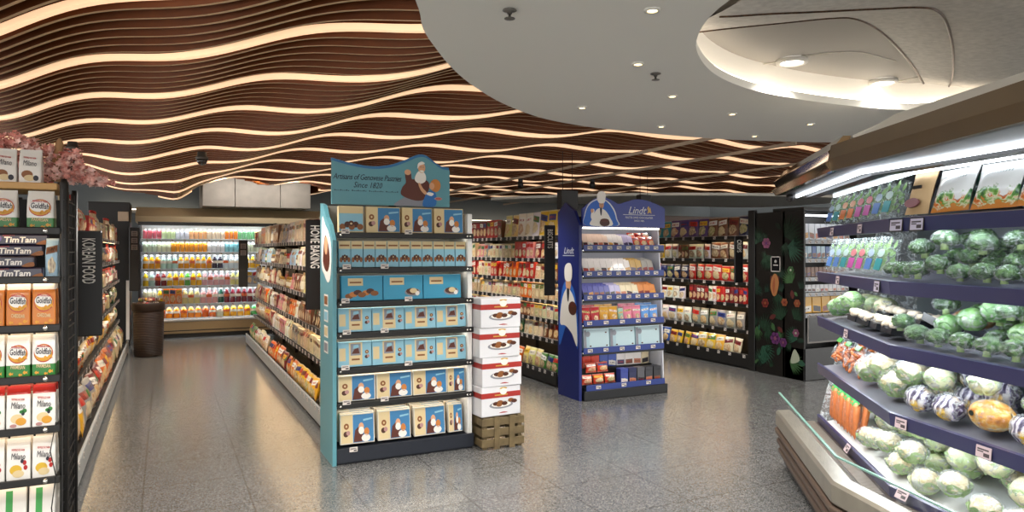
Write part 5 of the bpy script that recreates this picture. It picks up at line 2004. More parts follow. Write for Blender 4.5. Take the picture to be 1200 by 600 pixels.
# red bouquet on the Korean shelves just behind
bo = thing('red_garland', 'crumpled red foil garland on top of the Korean shelves', 'decoration', (-0.82, 5.75, 2.085))
m = MB()
for k in range(5):
    m.sphere(3, lambda v, k=k: (v.x * .11 + .0, v.y * .14 + (k - 2) * .17, v.z * .06 + .05 + .035 * noise.noise(v * 3 + Vector((k * 3, 0, 0)))))
build(m, 'foil', [mat('red foil', '#a81c1c', 0.3, coat=0.4, bump=1.0, noise_scale=25)], bo)
# ------------------------------------------------------------------ chilled drinks cabinet along the far wall (front at y = 14.5)
DX0, DX1, DY = -0.42, 3.2, 14.5
DW = DX1 - DX0
M_TAN = mat('cabinet champagne', '#b3986f', 0.4, metal=0.3)
M_COOLB = mat('cabinet bright interior', '#f2f6f8', 0.4)
dc = thing('drinks_cooler', 'open chilled drinks cabinet with tan canopy along the far wall', 'refrigerated cabinet', (DX0, DY, 0))
m = MB()
m.cbox(0, DW, 0.02, 0.8, 0.06, 0.30, 0.01, 0)
m.box(0.02, DW - .02, 0.06, 0.8, 0, 0.06, 1)
m.box(0.0, DW, 0.0, 0.02, 0.11, 0.125, 1)
build(m, 'base', [M_TAN, M_BLK], dc)
m = MB()
m.cbox(0, DW, -0.03, 0.06, 0.285, 0.33, 0.012)
build(m, 'front_rail', [mat('pale rail', '#cfcac0', 0.35)], dc)
m = MB()
m.box(0, DW, 0.74, 0.78, 0.3, 2.12)
build(m, 'back_panel', [M_COOLB], dc)
for x in (0.0, DW):
    m = MB()
    m.prism([(0.05, 0.3), (0.78, 0.3), (0.78, 2.1), (0.2, 2.1)], x - 0.02, x + 0.02, 0, 'x')
    build(m, 'side_panel', [mat('cooler side', '#3b3d40', 0.4)], dc)
m = MB()
m.prism([(-0.10, 2.13), (-0.10, 2.23), (0.45, 2.42), (0.8, 2.42), (0.8, 2.12)], -0.06, DW + 0.06, 0, 'x')
build(m, 'canopy', [mat('canopy tan', '#d9c6a0', 0.45)], dc)
m = MB()
m.box(-0.02, DW, -0.04, 0.10, 2.07, 2.13)
build(m, 'canopy_lip', [M_BLKG], dc)
m = MB()
m.box(0.03, DW - .03, 0.12, 0.16, 2.09, 2.105)
build(m, 'light_tube', [mat('cooler tube', '#ffffff', emit=25, ecol='#f4faff')], dc)
zc = [0.335, 0.60, 0.94, 1.26, 1.57, 1.815]
for i, z in enumerate(zc):
    m = MB()
    m.box(0.02, DW - .02, 0.14, 0.72, z - .012, z)
    m.cbox(0.02, DW - .02, 0.115, 0.14, z - .045, z + .01, .004)
    sh = build(m, 'shelf', [mat('cooler shelf', '#cfd8dc', 0.4)], dc)
    if i:
        m = MB()
        m.box(0.03, DW - .03, 0.15, 0.17, z - .03, z - .0125)
        build(m, 'light_strip', [mat('cooler led', '#ffffff', emit=24, ecol='#f2f9ff')], sh)
    for k in range(9):
        obj('price_tag', TAGS, sh, (0.12 + k * 0.21, 0.113, z - .016))
# bottles
M_JUI = object_colour('juice', 0.12, 0.6)
bt = MB()
bt.lathe([(0.44, 0), (0.5, 0.03), (0.5, 0.30), (0.46, 0.34), (0.5, 0.40), (0.48, 0.60), (0.32, 0.76), (0.19, 0.84), (0.18, 0.90)], 12)
bt_me = bt.mesh('juice_bottle', M_JUI)
cp = MB()
cp.lathe([(0.24, 0.88), (0.24, 0.98), (0.20, 1.0)], 12)
cpw = cp.mesh('bottle_cap', M_CAPW)
lb = MB()
lb.lathe([(0.508, 0.40), (0.49, 0.58)], 12, cap=False)
lbw = lb.mesh('bottle_label', M_LID)
PROTO['juice'] = dict(name='juice_bottle', cat='juice', word='juice bottle', me=bt_me, kids=[('cap', cpw)], size=(.085, .085, .21), plural='bottles')
yb = MB()
yb.lathe([(0.40, 0), (0.5, 0.05), (0.5, 0.7), (0.34, 0.86)], 12)
PROTO['yog'] = dict(name='yoghurt_drink', cat='drink', word='yoghurt drink', me=yb.mesh('yog', M_JUI), kids=[('cap', cpw)], size=(.07, .07, .15), plural='drinks')
PROTO['jcarton'] = dict(name='juice_carton', cat='juice', word='juice carton', me=carton(.02).mesh('jc', P_BOX), kids=[], size=(.09, .09, .24), plural='cartons')
rows = [
    [('juice', 'red', '#a02424', 1), ('juice', 'orange', '#ef8a18', 7), ('juice', 'dark orange', '#d9661c', 2), ('juice', 'pale green', '#dfe9d0', 1), ('juice', 'yellow', '#f2b01e', 4), ('juice', 'green', '#3f9a4a', 5)],
    [('yog', 'cream', '#f0e6c0', 3), ('juice', 'yellow', '#f2c12a', 1), ('jcarton', 'orange', '#ef7d14', 3), ('juice', 'pale yellow', '#e9dc94', 3), ('juice', 'pink', '#eaa9a4', 3), ('juice', 'dark green', '#1f5a46', 1), ('juice', 'dark red', '#7d1d2c', 6)],
    [('juice', 'yellow', '#e9c32a', 1), ('juice', 'pale blue', '#c3e2da', 1), ('juice', 'dark red', '#7d1a1c', 2), ('juice', 'yellow', '#f0b722', 3), ('juice', 'green', '#5fb04a', 1), ('juice', 'yellow', '#f0b722', 2), ('juice', 'rosy', '#dba6a6', 5), ('juice', 'pale yellow', '#e3dd8c', 2), ('jcarton', 'grey', '#a5a8b0', 3)],
    [('juice', 'golden', '#f0a51c', 3), ('juice', 'mint', '#bfe4d4', 3), ('juice', 'golden', '#e59a1c', 6), ('juice', 'dark purple', '#2c2438', 2), ('juice', 'pale blue', '#dce9f0', 3), ('juice', 'yellow', '#f0bb22', 4)],
    [('yog', 'pale green', '#dcead0', 3), ('yog', 'cream', '#e9ecc8', 3), ('yog', 'orange', '#f0a032', 8), ('yog', 'white', '#f2f2f2', 4), ('yog', 'aqua', '#8fcfd8', 4), ('yog', 'cream', '#d9dfc4', 6)],
    [('yog', 'pink', '#d96a7a', 4), ('yog', 'pale green', '#d4e9b4', 3), ('yog', 'white', '#e4e8f4', 3), ('yog', 'peach', '#f0b27a', 4), ('yog', 'cream', '#f0dcc0', 4), ('yog', 'orange', '#ef8a3a', 3), ('yog', 'green', '#7ac08a', 4), ('yog', 'gold', '#e9c47a', 4)],
]
rowd = ['lowest', 'second', 'third', 'fourth', 'fifth', 'top']
for i, rw in enumerate(rows):
    x = DX0 + 0.05
    n = 0
    for key, cn, cc, cnt in rw:
        p = PROTO[key]
        hh = {0: .24, 1: .30, 2: .275, 3: .265, 4: .215, 5: .195}[i]
        ww = (.125, .105, .10, .098)[min(i, 3)] if key != 'yog' else .078
        for k in range(cnt):
            n += 1
            if x + ww > DX1 - .1:
                break
            o = put(key, Matrix.Translation((x + ww / 2, DY + 0.20, zc[i] + .001)), (ww * .97, ww * .97, hh), lin(cc), '%s %s, %s from the left on the %s cooler shelf' % (cn, p['word'], nth(n), rowd[i]), '%s on the %s cooler shelf' % (p['plural'], rowd[i]))
            if key == 'juice':
                l_ = obj('paper_label', lbw, o, color=lin('#f2ead8') if n % 3 else lin('#cf5a2a'))
            x += ww

# ------------------------------------------------------------------ round wicker bin heaped with dark red packets
wb = thing('wicker_bin', 'tall round dark brown wicker bin in front of the drinks cabinet', 'bin', (-0.225, 12.15, 0))
t = NT('dark wicker', 0.6)
tc = t.n('ShaderNodeTexCoord')
wv = t.n('ShaderNodeTexWave')
wv.bands_direction = 'Z'
wv.inputs['Scale'].default_value = 16
wv.inputs['Distortion'].default_value = 1.5
t.l(tc.outputs['Object'], wv.inputs['Vector'])
t.l(t.ramp(wv.outputs['Fac'], [(0.2, lin('#1d1310')), (0.8, lin('#4a3226'))]), t.b.inputs['Base Color'])
bp = t.n('ShaderNodeBump')
bp.inputs['Distance'].default_value = .01
t.l(wv.outputs['Fac'], bp.inputs['Height'])
t.l(bp.outputs['Normal'], t.b.inputs['Normal'])
m = MB()
m.lathe([(.18, 0), (.20, .02), (.21, .45), (.215, .72), (.22, .80), (.205, .80), (.19, .70), (.02, .70)], 28, cap=False)
build(m, 'basket', [t.m], wb)
m = MB()
m.lathe([(.217, .69), (.227, .70), (.228, .80), (.223, .815), (.21, .815), (.21, .79)], 28, cap=False)
build(m, 'rim', [mat('wicker rim', '#2c1d16', 0.55)], wb)
for k in range(18):
    lay, q = divmod(k, 6)
    a = q * 2 * PI / 5 + lay * .63
    rr = 0.118 if q < 5 else 0.0
    put('sweet', Matrix.Translation((-0.225 + rr * math.cos(a), 12.15 + rr * math.sin(a), 0.735 + 0.062 * lay)) @ Matrix.Rotation(a + PI / 2, 4, 'Z') @ Matrix.Rotation(PI / 2, 4, 'Y') @ Matrix.Translation((0, 0, -.06)), (.055, .075, .12), lin(['#5a1a1e', '#7a2226', '#46161a', '#6b3028'][k % 4]), 'dark red packet in the wicker bin, %s in the %s layer' % (nth(q + 1), ('lowest', 'middle', 'top')[lay]), 'dark red packets heaped in the wicker bin')

# black cabinet side wall left of the drinks cabinet
b = thing('black_cabinet', 'tall black cabinet side standing left of the drinks cabinet', 'cabinet', (-1.15, 13.6, 0))
m = MB()
m.cbox(0, 0.62, 0, 0.75, 0, 2.42, 0.01)
build(m, 'body', [mat('black cabinet', '#141416', 0.4)], b)
m = MB()
m.box(0.56, 0.61, -0.006, 0, 0.1, 1.1)
build(m, 'white_edge', [A_WHITE], b)
m = MB()
m.cbox(0.44, 0.6, -0.05, 0.0, 2.10, 2.26, .005)
build(m, 'beige_box', [mat('beige box', '#c9b49c', 0.6)], b)

# hanging black signs
for (x, y, z0, z1, w_, wh) in ((6.62, 8.9, 1.98, 2.46, 0.20, 'in front of the crisps shelves'), (4.55, 7.7, 2.12, 2.36, 0.24, 'behind the blue chocolate stand')):
    t = thing('hanging_sign', 'plain black hanging sign ' + wh, 'sign', (x, y, z0))
    m = MB()
    m.cbox(-w_ / 2, w_ / 2, -.06, .06, 0, z1 - z0, .005)
    build(m, 'board', [MATS['sign black']], t)
    m = MB()
    for sx in (-.07, .07):
        m.tube([(sx, 0, z1 - z0), (sx, 0, 2.85 - z0)], .004, 6)
    build(m, 'suspension_wire', [M_BLK], t)
# faded red fascia lettering panel on the far wall
b = thing('wall_fascia', 'long faded fascia panel with reddish lettering above the far right shelves', 'sign', (11.5, 12.6, 2.1))
m = MB()
m.cbox(-2.0, 1.6, 0, 0.05, 0, 0.28, .01)
build(m, 'panel', [mat('fascia', '#a08c84', 0.6)], b)
m = MB()
for k in range(5):
    m.box(-0.25 + k * .16, -.14 + k * .16, -.004, 0, .08, .2 - .02 * (k % 2))
build(m, 'faded_letters', [mat('faded red', '#9c4a4a', 0.6)], b)
m = MB()
m.box(-2.0, 1.6, 0.3, 0.8, -2.1, 0.0)
build(m, 'dark_base', [M_BLK], b)

# ------------------------------------------------------------------ black end unit with a printed jungle panel
fx, fy0, fy1, fh = 7.03, 6.22, 7.02, 2.10
fp = thing('end_unit', 'black end unit with dark tropical flower panel and card shelves', 'display stand', (fx, fy0, 0))
m = MB()
m.box(0.0, 0.02, 0.78, 0.92, 0.0, 2.12)
m.cbox(-0.01, 0.04, 0.80, 0.92, 0, 2.14, .006)
build(m, 'corner_post', [M_BLK], fp)
m = MB()
m.cbox(0.0, 0.03, 0.0, 0.80, 0.0, fh, .004)
pan = build(m, 'side_panel', [mat('panel black', '#15120f', 0.35)], fp)
M3 = Matrix.Translation((-0.001, 0, 0)) @ Matrix.Rotation(-PI / 2, 4, 'Z')
# local print coords: x from -0.8 (left in view) to 0 (right), z up
F = {n: K('jungle ' + n, c) for n, c in dict(g0='#14291e', rd0='#4a1f1c', g1='#17301f', g2='#234a38', g3='#345430', pk='#74405a', pu='#58295a', or_='#7d4228', rd='#64241f', po='#8a5a34', wh='#9aa08c').items()}
rf = random.Random(4)


def palm(cx, cz, L, a0, n, m1, spread=1.9):
    out = []
    for k in range(n):
        a = a0 + spread * (k / (n - 1) - .5)
        dx, dz = math.cos(a), math.sin(a)
        px, pz = -dz, dx
        l_ = L * (0.75 + .25 * math.sin(PI * k / (n - 1)))
        w_ = L * .04
        out.append(([(cx, cz), (cx + dx * l_ * .5 + px * w_, cz + dz * l_ * .5 + pz * w_), (cx + dx * l_, cz + dz * l_), (cx + dx * l_ * .5 - px * w_, cz + dz * l_ * .5 - pz * w_)], m1, k % 3))
    return out


shp = []
for cx, cz, L, a0, mm in ((-.70, 1.72, .24, 2.4, F['g1']), (-.30, 1.78, .34, .6, F['g1']), (-.25, 1.66, .30, -.3, F['g2']), (-.62, 1.55, .22, -1.2, F['g1']), (-.18, 1.2, .2, 2.2, F['g3']), (-.65, .55, .25, 1.2, F['g1']), (-.68, .35, .26, -.8, F['g2']), (-.35, .72, .25, 1.9, F['g1']), (-.15, .75, .2, .9, F['g1']), (-.66, .12, .22, 1.7, F['g2']), (-.22, .22, .24, -.2, F['g3']), (-.40, 1.05, .18, -1.6, F['g1']), (-.1, .5, .2, 2.6, F['g2'])):
    shp += palm(cx, cz, L, a0, 11, mm)


def flower(cx, cz, r, m1, m2, n=6):
    out = []
    for k in range(n):
        a = 2 * PI * k / n
        out.append((ellipse(cx + r * .6 * math.cos(a), cz + r * .6 * math.sin(a), r * .42, r * .42, 10), m1, 3))
    out.append((ellipse(cx, cz, r * .3, r * .3, 10), m2, 4))
    return out


for q in range(26):
    shp += palm(rf.uniform(-.78, -.05), rf.uniform(.08, 1.9), rf.uniform(.10, .2), rf.uniform(0, 6.2), 8, rf.choice([F['g0'], F['g0'], F['g1'], F['g3']]), 1.4)
for q in range(16):
    cx, cz, a, L = rf.uniform(-.75, -.06), rf.uniform(.1, 1.9), rf.uniform(0, 6.2), rf.uniform(.06, .12)
    dx, dz = math.cos(a), math.sin(a)
    shp.append((smooth_loop([(cx, cz), (cx + dx * L * .5 - dz * L * .28, cz + dz * L * .5 + dx * L * .28), (cx + dx * L, cz + dz * L), (cx + dx * L * .5 + dz * L * .28, cz + dz * L * .5 - dx * L * .28)], 3), rf.choice([F['g0'], F['g2'], F['g3'], F['rd0']]), 2))
shp += flower(-.60, 1.70, .07, F['pk'], F['pu']) + flower(-.30, .95, .05, F['or_'], F['rd']) + flower(-.62, .92, .06, F['rd'], F['or_']) + flower(-.45, .48, .08, F['pu'], F['pk']) + flower(-.32, .44, .06, F['pu'], F['pk']) + flower(-.1, .95, .05, F['or_'], F['po']) + flower(-.2, 1.36, .05, F['g3'], F['wh']) + flower(-.12, .58, .05, F['pk'], F['wh'])
shp += [(smooth_loop([(-.48, 1.02), (-.53, 1.14), (-.49, 1.28), (-.43, 1.3), (-.39, 1.2), (-.42, 1.06)], 4), F['po'], 4), (smooth_loop([(-.47, 1.05), (-.49, 1.15), (-.46, 1.26), (-.455, 1.15)], 3), F['or_'], 5), (smooth_loop([(-.2, .2), (-.14, .38), (-.06, .25)], 4), F['wh'], 3)]
arts(pan, 'printed_flowers', shp, 0, M3)
b = MB()
zz = 1.42
for (a, c_, d, e) in ((-.52, -.36, 1.33, 1.345), (-.52, -.36, 1.515, 1.53), (-.52, -.505, 1.33, 1.53), (-.375, -.36, 1.33, 1.53)):
    b.box(a, c_, -.010, -.0, d, e, 0)
b.box(-.505, -.375, -.008, -.0, 1.345, 1.515, 1)
b.box(-.48, -.40, -.009, -.007, 1.41, 1.425, 0)
b.prism(ellipse(-.44, 1.465, .02, .02), -.009, -.007, 0)
b.shift(M3)
build(b, 'plaque', [mat('plaque frame', '#8f8a86', 0.4), M_BLKG], pan)
m = MB()
m.box(0.0, 1.0, 0.30, 0.33, 0.0, fh)
build(m, 'back_panel', [M_BLK], fp)
m = MB()
m.cbox(-0.0, 1.0, 0.0, 0.5, fh, fh + .04, .004)
m.box(0.95, 1.0, 0.0, 0.5, 0.0, fh)
build(m, 'carcass', [M_BLK], fp)
m = MB()
m.cbox(0.0, 1.0, 0.0, 0.3, 0.0, 0.40, .006)
m.box(0.06, 0.9, -.004, 0, 0.46, .80, 1)
m.box(0.08, 0.88, -.006, -.004, 0.48, .78, 0)
build(m, 'lower_door', [mat('gloss black door', '#101012', 0.12, coat=.6), MATS['plaque frame']], fp)
zf = [0.82, 1.08, 1.27, 1.50, 1.73]
for i, z in enumerate(zf):
    m = MB()
    m.box(0.035, 0.95, 0.02, 0.3, z - .015, z)
    m.cbox(0.035, 0.95, 0.0, 0.02, z - .045, z + .005, .003, 1)
    sh = build(m, 'shelf', [M_BLK, mat('pale rail front', '#b9bdc4', .4)], fp)
    for k in range(8):
        obj('price_tag', TAGS, sh, (0.1 + k * .11, -.001, z - .02))
m = MB()
m.box(0.04, 0.94, 0.03, 0.05, 2.03, 2.05)
build(m, 'light_strip', [mat('end unit led', '#f4f8ff', emit=8, ecol='#eef4ff')], fp)
m = MB()
m.box(0.04, 0.95, 0.2, 0.3, 0.40, 0.80)
wd = ['lowest', 'second', 'third', 'fourth', 'top']
seqs = [('yellow', '#e0a828', .16, .2), ('white', '#e6e6ea', .07, .09), ('brown', '#7a4a30', .065, .12), ('pale blue', '#b9d4e6', .075, .15), ('white', '#e4e9f0', .10, .20)]
for i, (cn, cc, w_, h_) in enumerate(seqs):
    x = fx + 0.05
    k = 0
    while x + w_ < fx + 0.94:
        k += 1
        alt = (i in (2, 3)) and k % 3 == 0
        put('cbox', Matrix.Translation((x + w_ / 2, fy0 + .08, zf[i] + .008)), (w_ * .94, .05, h_), lin('#3a62a8') if alt and i == 3 else lin(cc), '%s boxed gift, %s from left, %s shelf of black end unit' % ('blue' if alt and i == 3 else cn, nth(k), wd[i]), 'boxed gifts on the %s shelf of the black end unit' % wd[i], tilt=-.06, name='boxed_gift', cat='gift')
        x += w_ + .005
# ------------------------------------------------------------------ curved refrigerated vegetable counter on the right
VA, VB = Vector((4.31, 3.68)), Vector((3.335, 2.40))
_dir2 = (Vector((3.10, 1.65)) - VB).normalized()
VD = VB + _dir2 * 2.0
SEG = [(VA, VB), (VB, VD)]


def sdir(k):
    return (SEG[k][1] - SEG[k][0]).normalized()


def snorm(k):
    d = sdir(k)
    return Vector((-d.y, d.x))          # away from the shopper


_m = (snorm(0) + snorm(1)).normalized()
_mit = _m / _m.dot(snorm(0))


def poff(o):
    """far end, bend and near end of the counter line, moved o metres away from the shopper"""
    return VA + snorm(0) * o, VB + _mit * o, VD + snorm(1) * o


def sweep(mb, prof, mi=0, cap=True, smooth=False):
    """closed profile of (offset, z) carried along the three-point line"""
    n = len(prof)
    vs = []
    for q in range(3):
        for o, z in prof:
            p = poff(o)[q]
            vs.append((p.x, p.y, z))
    fs = []
    for q in range(2):
        for i in range(n):
            j = (i + 1) % n
            fs.append((q * n + i, q * n + j, (q + 1) * n + j, (q + 1) * n + i))
    if cap:
        fs.append(tuple(range(n)))
        fs.append(tuple(2 * n + i for i in range(n))[::-1])
    mb.add(vs, fs, mi, smooth)
    return mb


def VF(k, s, o, z):
    """frame on section k, s metres from its far end: local x along the shelf to the right, local -y to the shopper"""
    d, n_ = sdir(k), snorm(k)
    p = SEG[k][0] + d * s + n_ * o
    a = math.atan2(-n_.x, n_.y)
    return Matrix.Translation((p.x, p.y, z)) @ Matrix.Rotation(a, 4, 'Z')


vc = thing('vegetable_counter', 'curved chilled vegetable counter with brown canopy on the right', 'refrigerated cabinet', (0, 0, 0))
M_VLIP = mat('shelf lip indigo', '#34345c', 0.3, coat=0.3)
M_VDECK = mat('shelf deck', '#70737f', 0.4)
M_VMET = mat('brushed counter metal', '#a59f92', 0.3, metal=0.7, noise_amt=0.08, noise_scale=8)
M_VDK = mat('counter dark', '#2a2624', 0.4)
M_VBR = mat('canopy brown', '#5c4930', 0.4, noise_amt=0.08, noise_scale=5)
M_CHROME = mat('canopy mirror', '#b59a7a', 0.08, metal=1.0)
M_VLED = mat('counter led', '#ffffff', emit=12, ecol='#f2faff')
M_VWH = mat('counter white', '#e9edee', 0.45)

b = MB()
sweep(b, [(-.24, 0.03), (-.24, 0.24), (.55, 0.24), (.55, 0.03)])
build(b, 'lower_body', [M_VDK], vc)
for k, (z, o) in enumerate(((0.10, -.27), (0.17, -.28), (0.25, -.295))):
    b = MB()
    sweep(b, [(o, z), (o - .012, z + .012), (o - .012, z + .035), (o, z + .045), (o + .06, z + .045), (o + .06, z)])
    build(b, 'bumper_rail', [mat('bumper brown', '#5a4a3e', 0.35, metal=.3)], vc)
b = MB()
sweep(b, [(-.285, .30), (-.30, .315), (-.30, .405), (-.285, .42), (-.20, .425), (-.12, .35), (-.12, .30)])
build(b, 'front_rail', [M_VMET], vc)
# glass guard
GL = clear_film('guard glass', 0.015, 0.03)
b = MB()
sweep(b, [(-.278, .42), (-.278, .545), (-.270, .545), (-.270, .42)])
build(b, 'glass_guard', [GL], vc)
b = MB()
sweep(b, [(-.281, .543), (-.281, .551), (-.267, .551), (-.267, .543)])
build(b, 'glass_edge', [mat('glass edge', '#7fa79b', 0.15)], vc)
# air grille behind the rail
b = MB()
sweep(b, [(-.14, .30), (-.14, .345), (.0, .345), (.0, .30)])
build(b, 'grille_base', [mat('grille brown', '#3a302a', 0.5)], vc)
for k in range(2):
    b = MB()
    L = (SEG[k][1] - SEG[k][0]).length
    for i in range(int(L / 0.02)):
        if k == 1 and i < 4:
            continue
        F_ = VF(k, 0.01 + i * .02, -.07, .3455)
        b.box(-.006, .006, -.035, .04, 0, .004, 0, F_)
    build(b, 'grille', [mat('grille bars', '#8f857a', 0.4, metal=.5)], vc)
# well: lip and sloping tray
b = MB()
sweep(b, [(-.004, .30), (-.012, .40), (.0, .405), (.012, .40), (.02, .33), (.66, .50), (.66, .45), (.02, .28)])
build(b, 'well_tray', [M_VLIP], vc)
b = MB()
sweep(b, [(.03, .3365), (.03, .345), (.64, .505), (.64, .4965)])
build(b, 'well_liner', [mat('well liner', '#dfe2e3', 0.4)], vc)
b = MB()
sweep(b, [(.66, .1), (.66, 2.12), (.70, 2.12), (.70, .1)])
build(b, 'back_wall', [mat('counter back', '#56646a', 0.4)], vc)
SZ = [0.755, 1.10, 1.425, 1.745]
for i, z in enumerate(SZ):
    b = MB()
    dpt = .52 - .02 * i
    sweep(b, [(.012, z - .02), (dpt, z + .055), (dpt, z + .07), (.012, z)], 0)
    sh = build(b, 'shelf', [M_VDECK], vc)
    b = MB()
    sweep(b, [(-.004, z - .048), (-.012, z + .02), (.004, z + .024), (.013, z - .0), (.013, z - .048)], 0)
    build(b, 'shelf_lip', [M_VLIP], sh)
    b = MB()
    sweep(b, [(.04, z - .042), (.085, z - .036), (.085, z - .026), (.04, z - .026)], 0)
    build(b, 'light_strip', [M_VLED], sh)
    b = MB()
    sweep(b, [(.48, z - .0), (.66, z + .03), (.66, z + .045), (.48, z + .02)])
    build(b, 'bracket_rail', [M_VDECK], sh)
TAGV = price_tag_mesh(0.085, 0.055, True).mesh('framed_tag', [mat('lilac tag', '#c9c4d6', .5), M_TAGT, M_VDK])
TAGP = price_tag_mesh(0.08, 0.05).mesh('plain_tag', [mat('pink tag', '#d3bfc4', .5), M_TAGT])
shs = [o for o in vc.children if o.name.startswith('shelf')]
for (i, k, s, me) in ((3, 1, .055, TAGV), (3, 1, .20, TAGV), (2, 0, 1.42, TAGV), (0, 1, .09, TAGP), (0, 1, .60, TAGP), (3, 0, 1.1, TAGP), (3, 0, .45, TAGP), (2, 0, .6, TAGP), (1, 0, .8, TAGP)):
    o = obj('price_tag', me, shs[i])
    o.matrix_basis = VF(k, s, -.013, SZ[i] - .016) @ Matrix.Rotation(-.1, 4, 'X')
for (k, s) in ((0, .9), (1, .12)):
    o = obj('price_tag', TAGP, vc)
    o.matrix_basis = VF(k, s, -.03, .395) @ Matrix.Rotation(-.5, 4, 'X')
# canopy: brown fascia on the near section, mirrored on the far one
def sweep1(mb, prof, k, mi=0, flare=0.34):
    n = len(prof)
    vs = []
    for q in (k, k + 1):
        for o, z in prof:
            p = poff(o)[q]
            if q == 2 and o < .3:
                p = p - snorm(1) * (flare * (1 if o < 0 else .6))
            vs.append((p.x, p.y, z))
    fs = [(i, (i + 1) % n, n + (i + 1) % n, n + i) for i in range(n)] + [tuple(range(n)), tuple(range(2 * n - 1, n - 1, -1))]
    mb.add(vs, fs, mi)


b = MB()
sweep1(b, [(-.30, 2.01), (-.315, 2.07), (-.30, 2.14), (-.26, 2.14), (-.26, 2.01)], 1)
build(b, 'canopy_fascia', [M_VBR], vc)
b = MB()
sweep1(b, [(-.30, 2.01), (-.33, 2.045), (-.30, 2.07), (-.315, 2.11), (-.28, 2.14), (-.24, 2.19), (-.20, 2.19), (-.26, 2.01)], 0)
build(b, 'canopy_fascia', [M_CHROME], vc)
b = MB()
sweep1(b, [(-.24, 2.142), (.02, 2.30), (.70, 2.30), (.70, 2.13), (-.24, 2.13)], 1)
build(b, 'canopy_top', [M_WHITE], vc)
b = MB()
sweep1(b, [(-.19, 2.192), (.02, 2.29), (.70, 2.29), (.70, 2.13), (-.19, 2.13)], 0)
build(b, 'canopy_top', [M_WHITE], vc)
for k in (0, 1):
    b = MB()
    sweep1(b, [(-.27, 2.01), (-.27, 2.03), (.70, 2.03), (.70, 2.015), (.31, 2.0), (.30, 2.01)], k)
    build(b, 'canopy_soffit', [mat('soffit grey', '#4e5256', 0.35, metal=.3)], vc)
b = MB()
sweep(b, [(-.10, 1.985), (-.10, 2.01), (-.02, 2.01), (-.02, 1.985)])
build(b, 'dark_trim', [M_VDK], vc)
for o_, w_ in ((-.16, .014), (.10, .016)):
    b = MB()
    sweep(b, [(o_, 1.992), (o_, 2.008), (o_ + w_, 2.008), (o_ + w_, 1.992)])
    build(b, 'light_tube', [mat('counter tube', '#ffffff', emit=6, ecol='#eef6ff')], vc)
# far end panel
M_END = mat('end panel', '#c8cdd0', 0.3)
b = MB()
pA = [VA + snorm(0) * o - sdir(0) * .025 for o in (-.02, .66)]
pB = [VA + snorm(0) * o for o in (-.02, .66)]
pf = [(.0, .34), (.45, .34), (.68, .55), (.68, 2.02), (.45, 2.02), (.42, 1.8), (.12, .80)]
vsx = []
for q in (0, 1):
    for o, z in pf:
        p = VA + snorm(0) * o - sdir(0) * (.03 if q == 0 else .004)
        vsx.append((p.x, p.y, z))
n = len(pf)
b.add(vsx, [tuple(range(n)), tuple(range(2 * n - 1, n - 1, -1))] + [(i, (i + 1) % n, n + (i + 1) % n, n + i) for i in range(n)])
build(b, 'end_glass', [clear_film('end glass', 0.12, 0.06)], vc)
m = MB()
m.sphere(2, lambda v: (v.x * .03, v.y * .03, v.z * .03))
cm = build(m, 'sensor', [M_VDK], vc)
pp = poff(-.22)[0] + sdir(0) * .12
cm.location = (pp.x, pp.y, 1.985)

# ------------------------------------------------------------------ produce
WRAP = clear_film('cling film', 0.05, 0.08)
WRAPH = clear_film('hazy film', 0.075, 0.10)


def noisy_mat(name, stops, scale=8, rough=.45, coat=.2, bump=.4, bscale=40, detail=4):
    t = NT(name, rough, coat)
    tc = t.n('ShaderNodeTexCoord')
    oi = t.n('ShaderNodeObjectInfo')
    ad = t.n('ShaderNodeVectorMath', operation='ADD')
    t.l(tc.outputs['Object'], ad.inputs[0])
    cb = t.n('ShaderNodeCombineXYZ')
    t.l(t.math('MULTIPLY', oi.outputs['Random'], 20.0), cb.inputs[0])
    t.l(cb.outputs[0], ad.inputs[1])
    nz = t.n('ShaderNodeTexNoise')
    nz.inputs['Scale'].default_value = scale
    nz.inputs['Detail'].default_value = detail
    t.l(ad.outputs[0], nz.inputs['Vector'])
    t.l(t.ramp(nz.outputs['Fac'], [(p, lin(c)) for p, c in stops]), t.b.inputs['Base Color'])
    n2 = t.n('ShaderNodeTexNoise')
    n2.inputs['Scale'].default_value = bscale
    t.l(ad.outputs[0], n2.inputs['Vector'])
    bp = t.n('ShaderNodeBump')
    bp.inputs['Strength'].default_value = bump
    bp.inputs['Distance'].default_value = .01
    t.l(n2.outputs['Fac'], bp.inputs['Height'])
    t.l(bp.outputs['Normal'], t.b.inputs['Normal'])
    return t.m


M_BROC = noisy_mat('broccoli florets', [(.3, '#1a3018'), (.5, '#35602e'), (.7, '#6f9c54')], 30, .6, 0, .9, 120)
M_STEM = mat('pale stalk', '#a9c48a', .5)
M_CAUL = noisy_mat('cauliflower curd', [(.3, '#c9b684'), (.5, '#e3d6b2'), (.7, '#f0e8d4')], 20, .6, 0, .8, 90)
M_LEAF = noisy_mat('pale leaf', [(.3, '#7fa860'), (.5, '#b3cf92'), (.7, '#dfe9c8')], 7, .45, .2, .3, 20)
M_CABB = noisy_mat('cabbage leaf', [(.3, '#93ac6e'), (.45, '#c3cf9c'), (.55, '#dfddb8'), (.7, '#e3cfa4')], 9, .4, .2, .4, 18)
M_GRNL = noisy_mat('green leaf', [(.3, '#3f7a3a'), (.5, '#6fa45c'), (.7, '#a9cc8c')], 6, .4, .2, .4, 18)
M_CARR = mat('carrot', '#d97f48', .45, noise_amt=.15, noise_scale=30)
M_SQ = noisy_mat('squash skin', [(.3, '#a9641c'), (.45, '#d98f2a'), (.55, '#e6b24a'), (.68, '#e9d9a8')], 16, .4, .3, .8, 30)
M_MUSH = mat('mushroom cap', '#e9dcc6', .5, noise_amt=.08, noise_scale=20)
